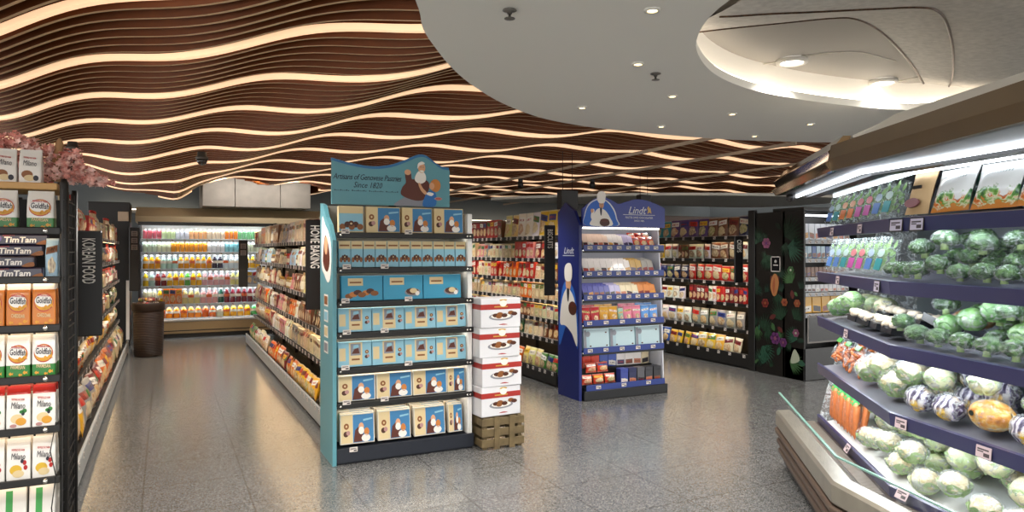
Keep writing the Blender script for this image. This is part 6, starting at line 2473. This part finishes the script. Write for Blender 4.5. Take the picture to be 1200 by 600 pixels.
M_PAPERT = mat('tan paper pack', '#cfae80', .6)
M_TRAYB = mat('dark produce tray', '#22252a', .4)


def net_mat():
    t = NT('striped net bag', .35, .3)
    tc = t.n('ShaderNodeTexCoord')
    wv = t.n('ShaderNodeTexWave')
    wv.inputs['Scale'].default_value = 8
    wv.inputs['Distortion'].default_value = 6
    wv.inputs['Detail'].default_value = 2
    t.l(tc.outputs['Object'], wv.inputs['Vector'])
    nz = t.n('ShaderNodeTexNoise')
    nz.inputs['Scale'].default_value = 4
    t.l(tc.outputs['Object'], nz.inputs['Vector'])
    a = t.ramp(wv.outputs['Fac'], [(.25, lin('#3a2c56')), (.45, lin('#8f86b3')), (.7, lin('#e6e4ec'))])
    c = t.mix(t.box(nz.outputs['Fac'], .56, 2, .04), a, lin('#d9b440'))
    t.l(c, t.b.inputs['Base Color'])
    return t.m


M_NET = net_mat()
OFF = Vector((3.1, 1.7, 5.5))


def bumps(v, sc, amp, seed=0.0):
    c = noise.cell_vector(v * sc)
    d = noise.voronoi(v * sc + Vector((seed, seed, 0)))[0]
    return amp * (0.5 - d[0])


def film_mesh(rx, ry, rz, seed, m=None, amp=.05):
    mb = MB()
    mb.sphere(3, lambda v: ((v.x * rx) * (1 + amp * noise.noise(v * 4 + Vector((seed, 0, 0)))), (v.y * ry) * (1 + amp * noise.noise(v * 4 + Vector((0, seed, 0)))), rz + v.z * rz * (1 + amp * noise.noise(v * 4 + Vector((0, 0, seed))))))
    return mb.mesh('film', [m or WRAP])


def broccoli(seed):
    m = MB()
    m.sphere(4, lambda v: tuple(Vector((v.x * .073, v.y * .068, .062 + v.z * (.056 if v.z > 0 else .040))) * 1.0 + v * (.018 * bumps(v, 3.2, 1.0, seed) + .006 * bumps(v, 9, 1, seed))))
    return m.mesh('broccoli', [M_BROC])


def broc_stem():
    m = MB()
    m.lathe([(.022, 0), (.020, .02), (.03, .05)], 10, (0.0, -.02, 0.0))
    return m.mesh('stalk', [M_STEM])


def cauli(seed):
    m = MB()
    m.sphere(4, lambda v: tuple(Vector((v.x * .075, v.y * .072, .066 + v.z * .060)) + v * (.018 * bumps(v, 3.0, 1, seed) + .006 * bumps(v, 8, 1, seed))))
    return m.mesh('cauliflower', [M_CAUL])


def leaf_cup(r, h, n, seed, m_, open_=.25):
    rr = random.Random(seed)
    m = MB()
    for k in range(n):
        a = 2 * PI * k / n + rr.random() * .4
        w_ = 1.0 + .3 * rr.random()

        def fn(u, v, a=a, w_=w_):
            t = (u - .5) * w_ * (0.4 + .9 * math.sin(PI * min(1, .12 + v * .8)))
            R = r * (.55 + .5 * math.sin(v * PI * .55)) + open_ * r * v ** 3 + .006 * math.sin(9 * t + 5 * v)
            return (R * math.cos(a + t), R * math.sin(a + t), h * v * (1 - .15 * (2 * u - 1) ** 2))
        m.grid(6, 6, fn)
    return m.mesh('leaves', [m_])


def cabbage(seed, mt=None):
    m = MB()

    def fn(v):
        rid = abs(math.sin(3 * math.atan2(v.y, v.x) + 2.2 * v.z + seed)) ** .5
        f = 1 + .07 * rid + .05 * noise.noise(v * 2.5 + Vector((seed, 0, 0)))
        return (v.x * .082 * f, v.y * .078 * f, .070 + v.z * .070 * f)
    m.sphere(4, fn)
    return m.mesh('cabbage', [mt or M_CABB])


def squash(seed):
    m = MB()

    def fn(v):
        a = math.atan2(v.y, v.x)
        f = 1 + .04 * math.cos(10 * a) * (1 - abs(v.z)) + .03 * noise.noise(v * 3)
        return (v.x * .125 * f, v.y * .10 * f, .085 + v.z * .085 * f)
    m.sphere(4, fn)
    return m.mesh('squash', [M_SQ])


def netbag(seed):
    m = MB()
    m.sphere(4, lambda v: tuple(Vector((v.x * .085, v.y * .08, .075 + v.z * .075)) + v * (.028 * bumps(v, 1.8, 1, seed))))
    return m.mesh('net_bag', [M_NET])


def add_children(o, kids):
    for n_, me, *rest in kids:
        k = bpy.data.objects.new(n_, me)
        COL.objects.link(k)
        k.parent = o
        if rest:
            k.location = rest[0]
    return o


BR = [broccoli(s) for s in (1.0, 4.3, 7.9)]
BF = [film_mesh(.086, .080, .062, s) for s in (1, 2)]
BS = broc_stem()
CA = [cauli(s) for s in (2.0, 6.1)]
CL = [leaf_cup(.072, .08, 6, s, M_LEAF, .15) for s in (1, 2)]
CF = [film_mesh(.096, .092, .070, s, WRAPH) for s in (3, 4)]
CB = [cabbage(s) for s in (0.0, 2.2, 4.1)]
LT = [cabbage(s, M_GRNL) for s in (1.1, 3.3)]
CBL = [leaf_cup(.080, .10, 5, s, M_LEAF, .05) for s in (7, 8)]
GBL = [leaf_cup(.076, .10, 7, s, M_GRNL, .12) for s in (11, 12)]
SQ = squash(1)
SQF = film_mesh(.137, .112, .092, 5)
NB = [netbag(s) for s in (1.5, 3.7)]
NF = film_mesh(.096, .090, .082, 8, WRAPH)
stk = MB()
stk.cbox(-.028, .028, -.001, .001, -.02, .02, .0005)
STK = stk.mesh('sticker', [mat('lilac sticker', '#c9bcd6', .4)])
stk = MB()
stk.prism(ellipse(0, 0, .018, .015), -.001, .001)
STKD = stk.mesh('sticker', [mat('dark sticker', '#22302a', .4)])
RAD = {'broccoli': (.093, .072), 'cauliflower': (.109, .086), 'cabbage': (.109, .086), 'lettuce': (.109, .086), 'squash': (.142, .097), 'net': (.101, .087)}
PLACED = []          # (x, y, z centre, horizontal radius, vertical radius)


def rest_height(x, y, floor, rx, rz_):
    """lowest centre height at which a rounded item clears the deck and everything already lying there"""
    z = floor + rz_
    for (px, py, pz, prx, prz) in PLACED:
        q = ((x - px) ** 2 + (y - py) ** 2) / (rx + prx) ** 2
        if q < 1:
            top = pz + math.sqrt(1 - q) * (rz_ + prz)
            low = pz - math.sqrt(1 - q) * (rz_ + prz)
            if low < z < top:
                z = top
    return z


def block(M_, pts):
    for (x, y, z, rx, rz_) in pts:
        p = M_ @ Vector((x, y, z))
        PLACED.append((p.x, p.y, p.z, rx, rz_))


def veg(kind, k, s, o_, deck, label, group, sc=1.0, rz=None, top=None):
    r = RND
    rz = r.random() * 6 if rz is None else rz
    rx, rv = RAD[kind][0] * sc, RAD[kind][1] * sc
    F0 = VF(k, s, o_, 0)
    x, y = F0[0][3], F0[1][3]
    zc = rest_height(x, y, deck + .006 + .02 * sc, rx, rv)
    if top is not None and zc + rv > top:
        return None
    PLACED.append((x, y, zc, rx, rv))
    M_ = Matrix.Translation((0, 0, zc - rv)) @ F0 @ Matrix.Rotation(rz, 4, 'Z') @ Matrix.Diagonal((sc, sc, sc, 1))
    if kind == 'broccoli':
        me, nm, kids = r.choice(BR), 'broccoli', [('stalk', BS), ('cling_film', r.choice(BF))]
    elif kind == 'cauliflower':
        me, nm, kids = r.choice(CA), 'cauliflower', [('leaves', r.choice(CL)), ('cling_film', r.choice(CF))]
    elif kind == 'cabbage':
        me, nm, kids = r.choice(CB), 'cabbage', [('outer_leaves', r.choice(CBL)), ('cling_film', r.choice(CF))]
    elif kind == 'lettuce':
        me, nm, kids = r.choice(LT), 'lettuce', [('outer_leaves', r.choice(GBL)), ('cling_film', r.choice(CF))]
    elif kind == 'squash':
        me, nm, kids = SQ, 'squash', [('cling_film', SQF), ('sticker', STKD, (-0.01, -.114, .10))]
    else:
        me, nm, kids = r.choice(NB), 'net_bag_of_onions', [('plastic_bag', NF)]
    ob = bpy.data.objects.new(nm, me)
    COL.objects.link(ob)
    ob.matrix_world = M_
    add_children(ob, kids)
    return tag(ob, unique(label), nm.replace('_', ' ') if kind != 'net' else 'onions', group)


def deck_z(i, o_):
    return SZ[i] + .07 * o_ / .5


# shelf contents: rounded heads settle on the deck and on one another
CEIL = {-1: SZ[0] - .02, 0: SZ[1] - .02, 1: SZ[2] - .02, 2: SZ[3] - .02}
WZ = lambda o_: .345 + .26 * (o_ - .03)


def heap(kind, word, idx, k, s0, s1, rows, step, group, where, sc=1.0, zf=None):
    for row, o_ in enumerate(rows):
        s = s0 + (step * .5 if row % 2 else 0)
        n_ = 0
        while s < s1:
            n_ += 1
            kd = kind if isinstance(kind, str) else kind[row % len(kind)]
            wd_ = word if isinstance(word, str) else word[row % len(word)]
            f = sc * (.93 + .12 * RND.random())
            veg(kd, k, s + .01 * (RND.random() - .5), o_ + .01 * (RND.random() - .5), (zf(o_) if zf else deck_z(idx, o_)), '%s, %s from the bend in %s row, %s' % (wd_, nth(n_), ('front', 'second', 'third', 'back')[row], where), group, f, top=CEIL[idx])
            s += step


# bags of whole carrots standing in the well
ca = MB()
ca.lathe([(.003, 0), (.012, .03), (.020, .12), (.022, .19), (.010, .20)], 10)
CARR = ca.mesh('carrot', [M_CARR])
tp = MB()
tp.grid(8, 4, lambda u, v: ((u - .5) * .15, (-.045 + .035 * v) + .008 * math.sin(u * 9), .19 + .06 * v))
tp.grid(8, 4, lambda u, v: ((u - .5) * .15, (.045 - .045 * v) + .008 * math.sin(u * 9), .19 + .06 * v))
CTOP = tp.mesh('printed_top', [mat('green bag print', '#3fa65a', .35, coat=.4)])
cfm = pillow(seed=51, puff=.9)
cfm.shift(Matrix.Diagonal((.17, .11, .25, 1)))
CFILM = cfm.mesh('plastic_bag', [WRAP])
for kk, s in enumerate((.08, .25, .42, .59)):
    t = thing('carrot_bag', unique('standing bag of orange carrots with green top, %s from the far end' % nth(kk + 1)), 'carrots', (0, 0, 0), 0, 'carrot bags in the bottom well')
    t.matrix_world = VF(0, s, .10, WZ(.06) + .03) @ Matrix.Rotation(-.12, 4, 'X') @ Matrix.Diagonal((1, 1, 1.1, 1))
    block(t.matrix_world, [(-.05, 0, .07, .06, .08), (.05, 0, .07, .06, .08), (-.05, 0, .18, .06, .09), (.05, 0, .18, .06, .09)])
    for c_ in range(8):
        obj('carrot', CARR, t, (-.06 + .04 * (c_ % 4), -.025 + .045 * (c_ // 4), .004 if c_ % 2 else .012), (.05 * (c_ % 3 - 1), .06 * (c_ % 2 - .5), c_))
    obj('printed_top', CTOP, t)
    obj('plastic_bag', CFILM, t)
# lying bags of baby carrots on the lowest shelf
bc = MB()
bc.lathe([(.004, 0), (.009, .006), (.010, .045), (.005, .055)], 8)
BCAR = bc.mesh('carrot', [M_CARR])
bf = pillow(seed=61, puff=1.0)
bf.shift(Matrix.Diagonal((.20, .10, .16, 1)))
BFILM = bf.mesh('plastic_bag', [WRAPH])
for kk, (s, o_, dz) in enumerate(((.13, .075, 0), (.35, .075, 0), (.57, .08, 0), (.20, .25, .05), (.44, .25, .05))):
    t = thing('carrot_snack_bag', unique('clear bag of small orange carrots, %s from the far end on the lowest shelf' % nth(kk + 1)), 'carrots', (0, 0, 0), 0, 'small carrot bags on the lowest raised shelf')
    t.matrix_world = VF(0, s, o_, deck_z(0, o_) + dz + .062) @ Matrix.Rotation(-.7, 4, 'X')
    block(t.matrix_world, [(-.05, 0, .08, .065, .075), (.05, 0, .08, .065, .075)])
    rq = random.Random(kk)
    for c_ in range(26):
        obj('carrot', BCAR, t, (rq.uniform(-.08, .06), rq.uniform(-.035, .03), rq.uniform(.015, .12)), (rq.random() * 3, rq.random() * 3, rq.random() * 3))
    obj('plastic_bag', BFILM, t)
    lg = MB()
    lg.box(-.08, .02, -.052, -.046, .115, .15)
    build(lg, 'green_label', [mat('green label', '#4f9a48', .4)], t)

# mushrooms, sprouts and a pale tray pack on the lower middle shelf, far section
mu = MB()
mu.lathe([(.009, 0), (.010, .022), (.028, .022), (.030, .030), (.024, .044), (.010, .050)], 12)
MUSH = mu.mesh('mushroom', [M_MUSH])
mt = MB()
mt.prism([(-.085, 0), (.085, 0), (.095, .035), (-.095, .035)], -.06, .06)
MTRAY = mt.mesh('tray', [M_TRAYB])
MFILM = film_mesh(.10, .068, .042, 9, WRAPH)
for kk, (s, o_, dz, rot) in enumerate(((.66, .11, .01, 0), (.89, .11, .01, .1), (1.12, .11, .01, -.1), (1.34, .11, .01, 0), (.74, .27, .02, .1), (.98, .28, .02, -.1), (1.22, .28, .02, .1))):
    t = thing('mushroom_pack', unique('film-covered pack of pale mushrooms, %s from the far end of its shelf' % nth(kk + 1)), 'mushrooms', (0, 0, 0), 0, 'mushroom packs on the lower middle shelf')
    t.matrix_world = VF(0, s, o_, deck_z(1, o_) + dz + .016) @ Matrix.Rotation(-.2, 4, 'X') @ Matrix.Rotation(rot, 4, 'Z')
    block(t.matrix_world, [(-.05, 0, .04, .062, .05), (.05, 0, .04, .062, .05)])
    obj('tray', MTRAY, t)
    rq = random.Random(kk)
    for c_ in range(15):
        obj('mushroom', MUSH, t, (-.07 + .035 * (c_ % 5) + rq.uniform(-.008, .008), -.036 + .036 * (c_ // 5), .022 + rq.uniform(0, .012)), (rq.uniform(-.6, .6), rq.uniform(-.6, .6), 0), rq.uniform(.85, 1.15))
    obj('film', MFILM, t)
t = thing('tray_pack', 'dark tray of white mushrooms wrapped in film, near the bend', 'mushrooms', (0, 0, 0))
t.matrix_world = VF(0, 1.44, .29, deck_z(1, .29) + .055) @ Matrix.Rotation(-.4, 4, 'X') @ Matrix.Rotation(.1, 4, 'Y')
m = MB()
m.prism([(-.09, 0), (.09, 0), (.105, .04), (-.105, .04)], -.07, .07)
build(m, 'tray', [M_TRAYB], t)
block(t.matrix_world, [(-.06, 0, .04, .09, .06), (.06, 0, .04, .09, .06)])
m = MB()
m.sphere(3, lambda v: (v.x * .092, v.y * .062, .03 + v.z * .03 + .006 * noise.noise(v * 5)))
build(m, 'mushroom_slices', [M_MUSH], t)
t = thing('tan_loaf_pack', 'smooth tan wrapped pack behind the dark mushroom tray', 'vegetables', (0, 0, 0))
t.matrix_world = VF(1, .06, .42, deck_z(1, .42) + .02) @ Matrix.Rotation(.3, 4, 'Z')
m = MB()
m.sphere(3, lambda v: (v.x * .11, v.y * .055, .07 + v.z * .055))
block(t.matrix_world, [(-.05, 0, .075, .075, .06), (.05, 0, .075, .075, .06)])
build(m, 'root', [mat('tan root', '#c98f5c', .45, coat=.4)], t)
obj('cling_film', film_mesh(.12, .062, .065, 12), t)


heap('broccoli', 'film-wrapped dark broccoli head', 2, 1, .07, 1.85, [.09, .20, .31, .41], .138, 'broccoli heads on the upper middle shelf', 'upper middle shelf', .74)
for kk, s in enumerate((1.40, 1.54)):
    veg('broccoli', 0, s - .03, .09, deck_z(2, .09), 'wrapped broccoli head left of the bend, %s on the upper middle shelf' % nth(kk + 1), 'broccoli heads on the upper middle shelf', .72, top=CEIL[2])
heap(('broccoli', 'lettuce', 'lettuce', 'lettuce'), ('film-wrapped broccoli crown', 'film-wrapped lettuce head', 'film-wrapped lettuce head', 'film-wrapped lettuce head'), 1, 1, .07, 1.85, [.09, .205, .325, .43], .146, 'green heads on the lower middle shelf', 'lower middle shelf', .76)
veg('broccoli', 0, 1.50, .09, deck_z(1, .09), 'film-wrapped broccoli crown just left of the bend, lower middle shelf', 'green heads on the lower middle shelf', .76, top=CEIL[1])
seq0 = [('net', .08, .105), ('net', .27, .105), ('squash', .49, .13), ('net', .71, .105), ('squash', .93, .13), ('net', 1.15, .105), ('net', 1.34, .105), ('squash', 1.56, .13), ('net', 1.78, .105)]
for kk, (kd, s, o_) in enumerate(seq0):
    veg(kd, 1, s, o_, deck_z(0, o_), ('orange-yellow wrapped squash, ' if kd == 'squash' else 'purple-striped onion net, ') + '%s from the bend, front of lowest shelf' % nth(kk + 1), 'front goods on the lowest raised shelf', .82, rz=.3 * (RND.random() - .5), top=CEIL[0])
seq1 = [('cauliflower', .02, .28), ('net', .21, .27), ('net', .39, .27), ('cabbage', .57, .30), ('squash', .78, .34), ('net', 1.0, .28), ('cabbage', 1.18, .28)]
for kk, (kd, s, o_) in enumerate(seq1):
    veg(kd, 1, s, o_, deck_z(0, o_), {'cauliflower': 'wrapped cauliflower', 'net': 'striped onion net', 'cabbage': 'wrapped pale cabbage', 'squash': 'wrapped yellow squash'}[kd] + ', %s from the bend in back row of lowest shelf' % nth(kk + 1), 'back goods on the lowest raised shelf', .82, rz=.3, top=CEIL[0])
for kk, (s, o_, sc) in enumerate(((.84, .125, 1.1), (1.07, .125, 1.12), (1.30, .125, 1.08), (1.51, .13, .95), (.95, .26, 1.0), (1.18, .27, 1.05), (1.40, .27, 1.0), (.85, .36, .95), (1.08, .38, .95), (1.3, .38, .95))):
    veg('cauliflower', 0, s, o_, deck_z(0, o_), 'wrapped cauliflower left of the bend, %s of those on lowest shelf' % nth(kk + 1), 'cauliflowers on the lowest raised shelf', sc, top=CEIL[0])
heap(('cauliflower', 'cabbage', 'cauliflower', 'cabbage'), ('wrapped cauliflower in the well', 'wrapped pale cabbage in the well', 'wrapped cauliflower in the well', 'wrapped pale cabbage in the well'), -1, 1, .10, 1.85, [.115, .245, .375, .50], .186, 'pale heads in the bottom well', 'near side', .88, WZ)
for row, (o_, kd) in enumerate(((.125, 'cauliflower'), (.26, 'cabbage'), (.40, 'cauliflower'), (.53, 'cabbage'))):
    for kk, s in enumerate((.80, .985, 1.17, 1.355, 1.53)):
        veg(kd, 0, s - (.09 if row % 2 else 0), o_, WZ(o_), 'wrapped %s left of the bend in the well, %s in %s row' % (kd, nth(kk + 1), ('front', 'second', 'third', 'back')[row]), 'pale heads in the far part of the well', .87, top=CEIL[-1])
for kk, s in enumerate((.12, .34, .56)):
    veg('lettuce', 0, s, .36, WZ(.36), 'wrapped green leaves behind the carrot bags, %s from the far end' % nth(kk + 1), 'green leaves behind the carrots', 1.0, top=CEIL[-1])
    veg('lettuce', 0, s + .1, .50, WZ(.50), 'wrapped green leaves at the well back, %s from the far end' % nth(kk + 1), 'green leaves behind the carrots', 1.0, top=CEIL[-1])
for kk, s in enumerate((.11, .29, .47)):
    veg('lettuce', 0, s, .11, deck_z(1, .11), 'wrapped yellow-green head at the far end, %s on lower middle shelf' % nth(kk + 1), 'heads at the far end of the lower middle shelf', .85, top=CEIL[1])
for kk, s in enumerate((.12, .32, .52)):
    veg('cabbage', 0, s, .30, deck_z(1, .30), 'wrapped pale head at the far end back, %s on lower middle shelf' % nth(kk + 1), 'pale heads at the far end of the lower middle shelf', .9, top=CEIL[1])



GRP = ['']


def fill(kinds, idx, k, s0, s1, o0, o1, n, group, where, sc=1.0, zf=None, tries=400, seed=1):
    """settle further heads into the hollows of a heap"""
    rq = random.Random(seed)
    GRP[0] = 'far part' if k == 0 else ''
    done = 0
    for _ in range(tries):
        if done >= n:
            break
        best = None
        for q in range(5):
            s, o_ = rq.uniform(s0, s1), rq.uniform(o0, o1)
            kd = rq.choice(list(kinds))
            f = sc * rq.uniform(.9, 1.08)
            F0 = VF(k, s, o_, 0)
            dk = zf(o_) if zf else deck_z(idx, o_)
            zc = rest_height(F0[0][3], F0[1][3], dk + .006 + .02 * f, RAD[kd][0] * f, RAD[kd][1] * f)
            if best is None or zc - .12 * (1 - o_ / o1) < best[0]:
                best = (zc - .12 * (1 - o_ / o1), kd, s, o_, f, dk)
        _, kd, s, o_, f, dk = best
        r_ = veg(kd, k, s, o_, dk, '%s settled on top of %s, %s added head' % (kinds[kd], where, nth(done + 1)), group, f, top=CEIL[idx])
        if r_ is None:
            LABELS.pop('%s settled on top of %s, %s added head' % (kinds[kd], where, nth(done + 1)), None)
            continue
        r_['label'] = '%s in %s, %s' % (kinds[kd], where, spot_words(s, o_, s0, s1, o0, o1, done))
        unique(r_['label'])
        done += 1


def spot_words(s, o_, s0, s1, o0, o1, n):
    L_ = (SEG[0][1] - SEG[0][0]).length
    far_ = 'far part' in GRP[0]
    return '%d cm from bend, %d cm behind lip' % (round(100 * (L_ - s if far_ else s)), round(100 * o_))


fill({'broccoli': 'wrapped broccoli head'}, 2, 1, .0, 1.8, .12, .46, 50, 'broccoli heads on the upper middle shelf', 'upper middle heap', .78, seed=3)
fill({'broccoli': 'wrapped broccoli crown', 'lettuce': 'wrapped green lettuce'}, 1, 1, .0, 1.8, .12, .46, 50, 'green heads on the lower middle shelf', 'lower middle heap', .80, seed=4)
fill({'cabbage': 'wrapped pale cabbage', 'cauliflower': 'wrapped cauliflower', 'net': 'striped onion net'}, 0, 1, .0, 1.8, .13, .44, 36, 'back goods on the lowest raised shelf', 'lowest shelf heap', .82, seed=5)
fill({'cabbage': 'wrapped pale cabbage', 'cauliflower': 'wrapped cauliflower'}, -1, 1, .02, 1.8, .15, .55, 46, 'pale heads in the bottom well', 'well heap', .78, WZ, seed=6)
fill({'cabbage': 'wrapped pale cabbage', 'cauliflower': 'wrapped cauliflower'}, -1, 0, .8, 1.6, .15, .55, 14, 'pale heads in the far part of the well', 'far well heap', .78, WZ, seed=7)
fill({'cauliflower': 'wrapped cauliflower', 'cabbage': 'wrapped pale cabbage'}, 0, 0, .75, 1.6, .12, .44, 12, 'cauliflowers on the lowest raised shelf', 'far lowest shelf heap', .85, seed=8)

# clear herb packs with pink, blue and orange stickers
hb = MB()
hb.cbox(-.045, .045, -.02, .02, 0, .24, .006)
HBOX = hb.mesh('clear_box', [clear_film('clam shell', 0.06, 0.08, '#e6f4f6')])
rq = random.Random(3)
hb = MB()
for c_ in range(34):
    x, y, z = rq.uniform(-.036, .036), rq.uniform(-.012, .014), rq.uniform(.02, .2)
    L = rq.uniform(.03, .06)
    a = rq.uniform(-.6, .6)
    hb.add([(x, y, z), (x + .007 + a * .02, y + .002, z + L * .5), (x + a * .03, y, z + L), (x - .007 + a * .02, y - .002, z + L * .5)], [(0, 1, 2, 3)])
HERB = hb.mesh('herbs', [mat('herb green', '#8fb573', .5)])


def slabel(c1, c2, nm):
    q = MB()
    q.box(-.022, .022, -.0225, -.0205, .03, .10, 0)
    q.prism(ellipse(0, .135, .022, .025), -.0225, -.0205, 1)
    return q.mesh('sticker', [mat(nm + ' a', c1, .4), mat(nm + ' b', c2, .4)])


STL = {'pink': slabel('#c95aa6', '#d9858c', 'sticker pink'), 'blue': slabel('#5a82c2', '#b9cde0', 'sticker blue'), 'orange': slabel('#dc7a3a', '#e9b08a', 'sticker orange'), 'teal': slabel('#3f9aa0', '#c9e0da', 'sticker teal')}
for (idx, zz, cols, wh) in ((3, 'top', ['blue', 'teal', 'orange', 'orange', 'pink', 'pink', 'blue', 'teal'], 'top shelf'), (2, 'second', ['blue', 'blue', 'teal', 'pink', 'pink', 'blue', 'teal'], 'upper middle shelf')):
    for kk, cn in enumerate(cols):
        s = .10 + kk * (.18 if idx == 3 else .185)
        t = thing('herb_pack', unique('clear herb pack with %s sticker, %s from the far end, %s' % (cn, nth(kk + 1), wh)), 'herbs', (0, 0, 0), 0, 'clear herb packs on the ' + wh)
        t.matrix_world = VF(0, s, .065, deck_z(idx, .065) + .022) @ Matrix.Rotation(-.28, 4, 'X') @ Matrix.Rotation(.2, 4, 'Z') @ Matrix.Diagonal((1.5, 1.6, 0.90 if idx == 3 else .95, 1))
        obj('clear_box', HBOX, t)
        obj('herbs', HERB, t)
        obj('sticker', STL[cn], t)
# salad bags with white tops on the near section of the top shelf
PS = NT('salad bag print', .25, .5)
_tc = PS.n('ShaderNodeTexCoord')
_sp = PS.n('ShaderNodeSeparateXYZ')
PS.l(_tc.outputs['Generated'], _sp.inputs[0])
_n1 = PS.n('ShaderNodeTexNoise')
_n1.inputs['Scale'].default_value = 4.5
_n1.inputs['Detail'].default_value = 3
PS.l(_tc.outputs['Generated'], _n1.inputs['Vector'])
_pic = PS.ramp(_n1.outputs['Fac'], [(.34, lin('#2f6a34')), (.45, lin('#7ab04a')), (.52, lin('#e9e6c0')), (.58, lin('#e27a2a')), (.7, lin('#8a3a3a'))])
_z = PS.math('ADD', _sp.outputs[2], PS.math('MULTIPLY', PS.math('SUBTRACT', _n1.outputs['Fac'], .5), .9))
_c = PS.mix(PS.box(_z, .36, 3, .03), _pic, lin('#f2f5f4'))
_c = PS.mix(PS.box(_z, -2, .08, .03), _c, lin('#d98a3a'))
_tx = PS.math('MULTIPLY', PS.box(_sp.outputs[2], .74, .80, .006), PS.math('MULTIPLY', PS.box(_sp.outputs[0], .2, .8, .02), PS.box(PS.math('FRACT', PS.math('MULTIPLY', _sp.outputs[0], 17.0)), .2, .75, .1)))
_c = PS.mix(PS.math('MULTIPLY', _tx, .6), _c, lin('#6a8a8c'))
PS.l(_c, PS.b.inputs['Base Color'])
sb = pillow(seed=71, puff=.8, sealed=.08)
sb.shift(Matrix.Diagonal((.245, .08, .215, 1)))
SBAG = sb.mesh('salad_bag', [PS.m])
for kk in range(6):
    o = obj('salad_bag', SBAG)
    o.matrix_world = VF(1, .30 + kk * .25, .075, deck_z(3, .075) + .03) @ Matrix.Rotation(-.32, 4, 'X') @ Matrix.Rotation(.05 * (kk % 3 - 1), 4, 'Z')
    tag(o, unique('white topped salad bag with carrot print, %s from the bend on the top shelf' % nth(kk + 1)), 'salad', 'salad bags on the top shelf')
o = obj('mushroom_bag', pillow(seed=81, puff=.7).shift(Matrix.Diagonal((.16, .07, .235, 1))).mesh('tan_bag', [M_PAPERT]))
o.matrix_world = VF(1, .085, .075, deck_z(3, .075) + .028) @ Matrix.Rotation(-.30, 4, 'X')
tag(o, 'tan paper bag beside the white topped salad bags on the top shelf', 'vegetables')
m = MB()
m.box(-.03, .025, -.037, -.030, .125, .14)
build(m, 'dark_label', [M_VDK], o)
m = MB()
m.prism(ellipse(-.01, .05, .05, .025), -.036, -.028)
build(m, 'beet_print', [mat('beet print', '#8c5a5c', .5)], o)
for kk in range(4):
    o = obj('clear_salad_bag', pillow(seed=90 + kk, puff=1).shift(Matrix.Diagonal((.22, .1, .15, 1))).mesh('leaf_bag', [noisy_mat('bagged leaves %d' % kk, [(.35, '#2f5a4a'), (.5, '#6a9a86'), (.65, '#c9dcd6')], 6, .2, .6, .6, 14)]))
    o.matrix_world = VF(1, .10 + kk * .24, .33, deck_z(3, .33) + .045) @ Matrix.Rotation(-.2, 4, 'X')
    tag(o, unique('dark green bag of leaves behind the salad bags, %s from the bend' % nth(kk + 1)), 'salad', 'leaf bags at the back of the top shelf')
# pale rounded cards standing behind
for kk, (s, z, wd_) in enumerate(((.56, .085, 'larger'), (.68, .06, 'smaller'))):
    t = thing('shelf_card', '%s pale rounded card standing above the salad bags' % wd_, 'sign', (0, 0, 0))
    t.matrix_world = VF(1, s + .05, .25 - .03 * kk, deck_z(3, .25) + .02)
    m = MB()
    m.prism(smooth_loop([(-.09, 0), (.09, 0), (.09, z + .09), (.07, z + .115), (-.07, z + .115), (-.09, z + .09)], 3), -.004, .0)
    build(m, 'card', [mat('pale card', '#cfe2ee', .4)], t)
    m = MB()
    for q in range(2):
        m.box(-.06, .06, -.0055, -.004, z + .07 - q * .03, z + .076 - q * .03)
    build(m, 'faint_lines', [mat('faint ink', '#8fa8ba', .5)], t)
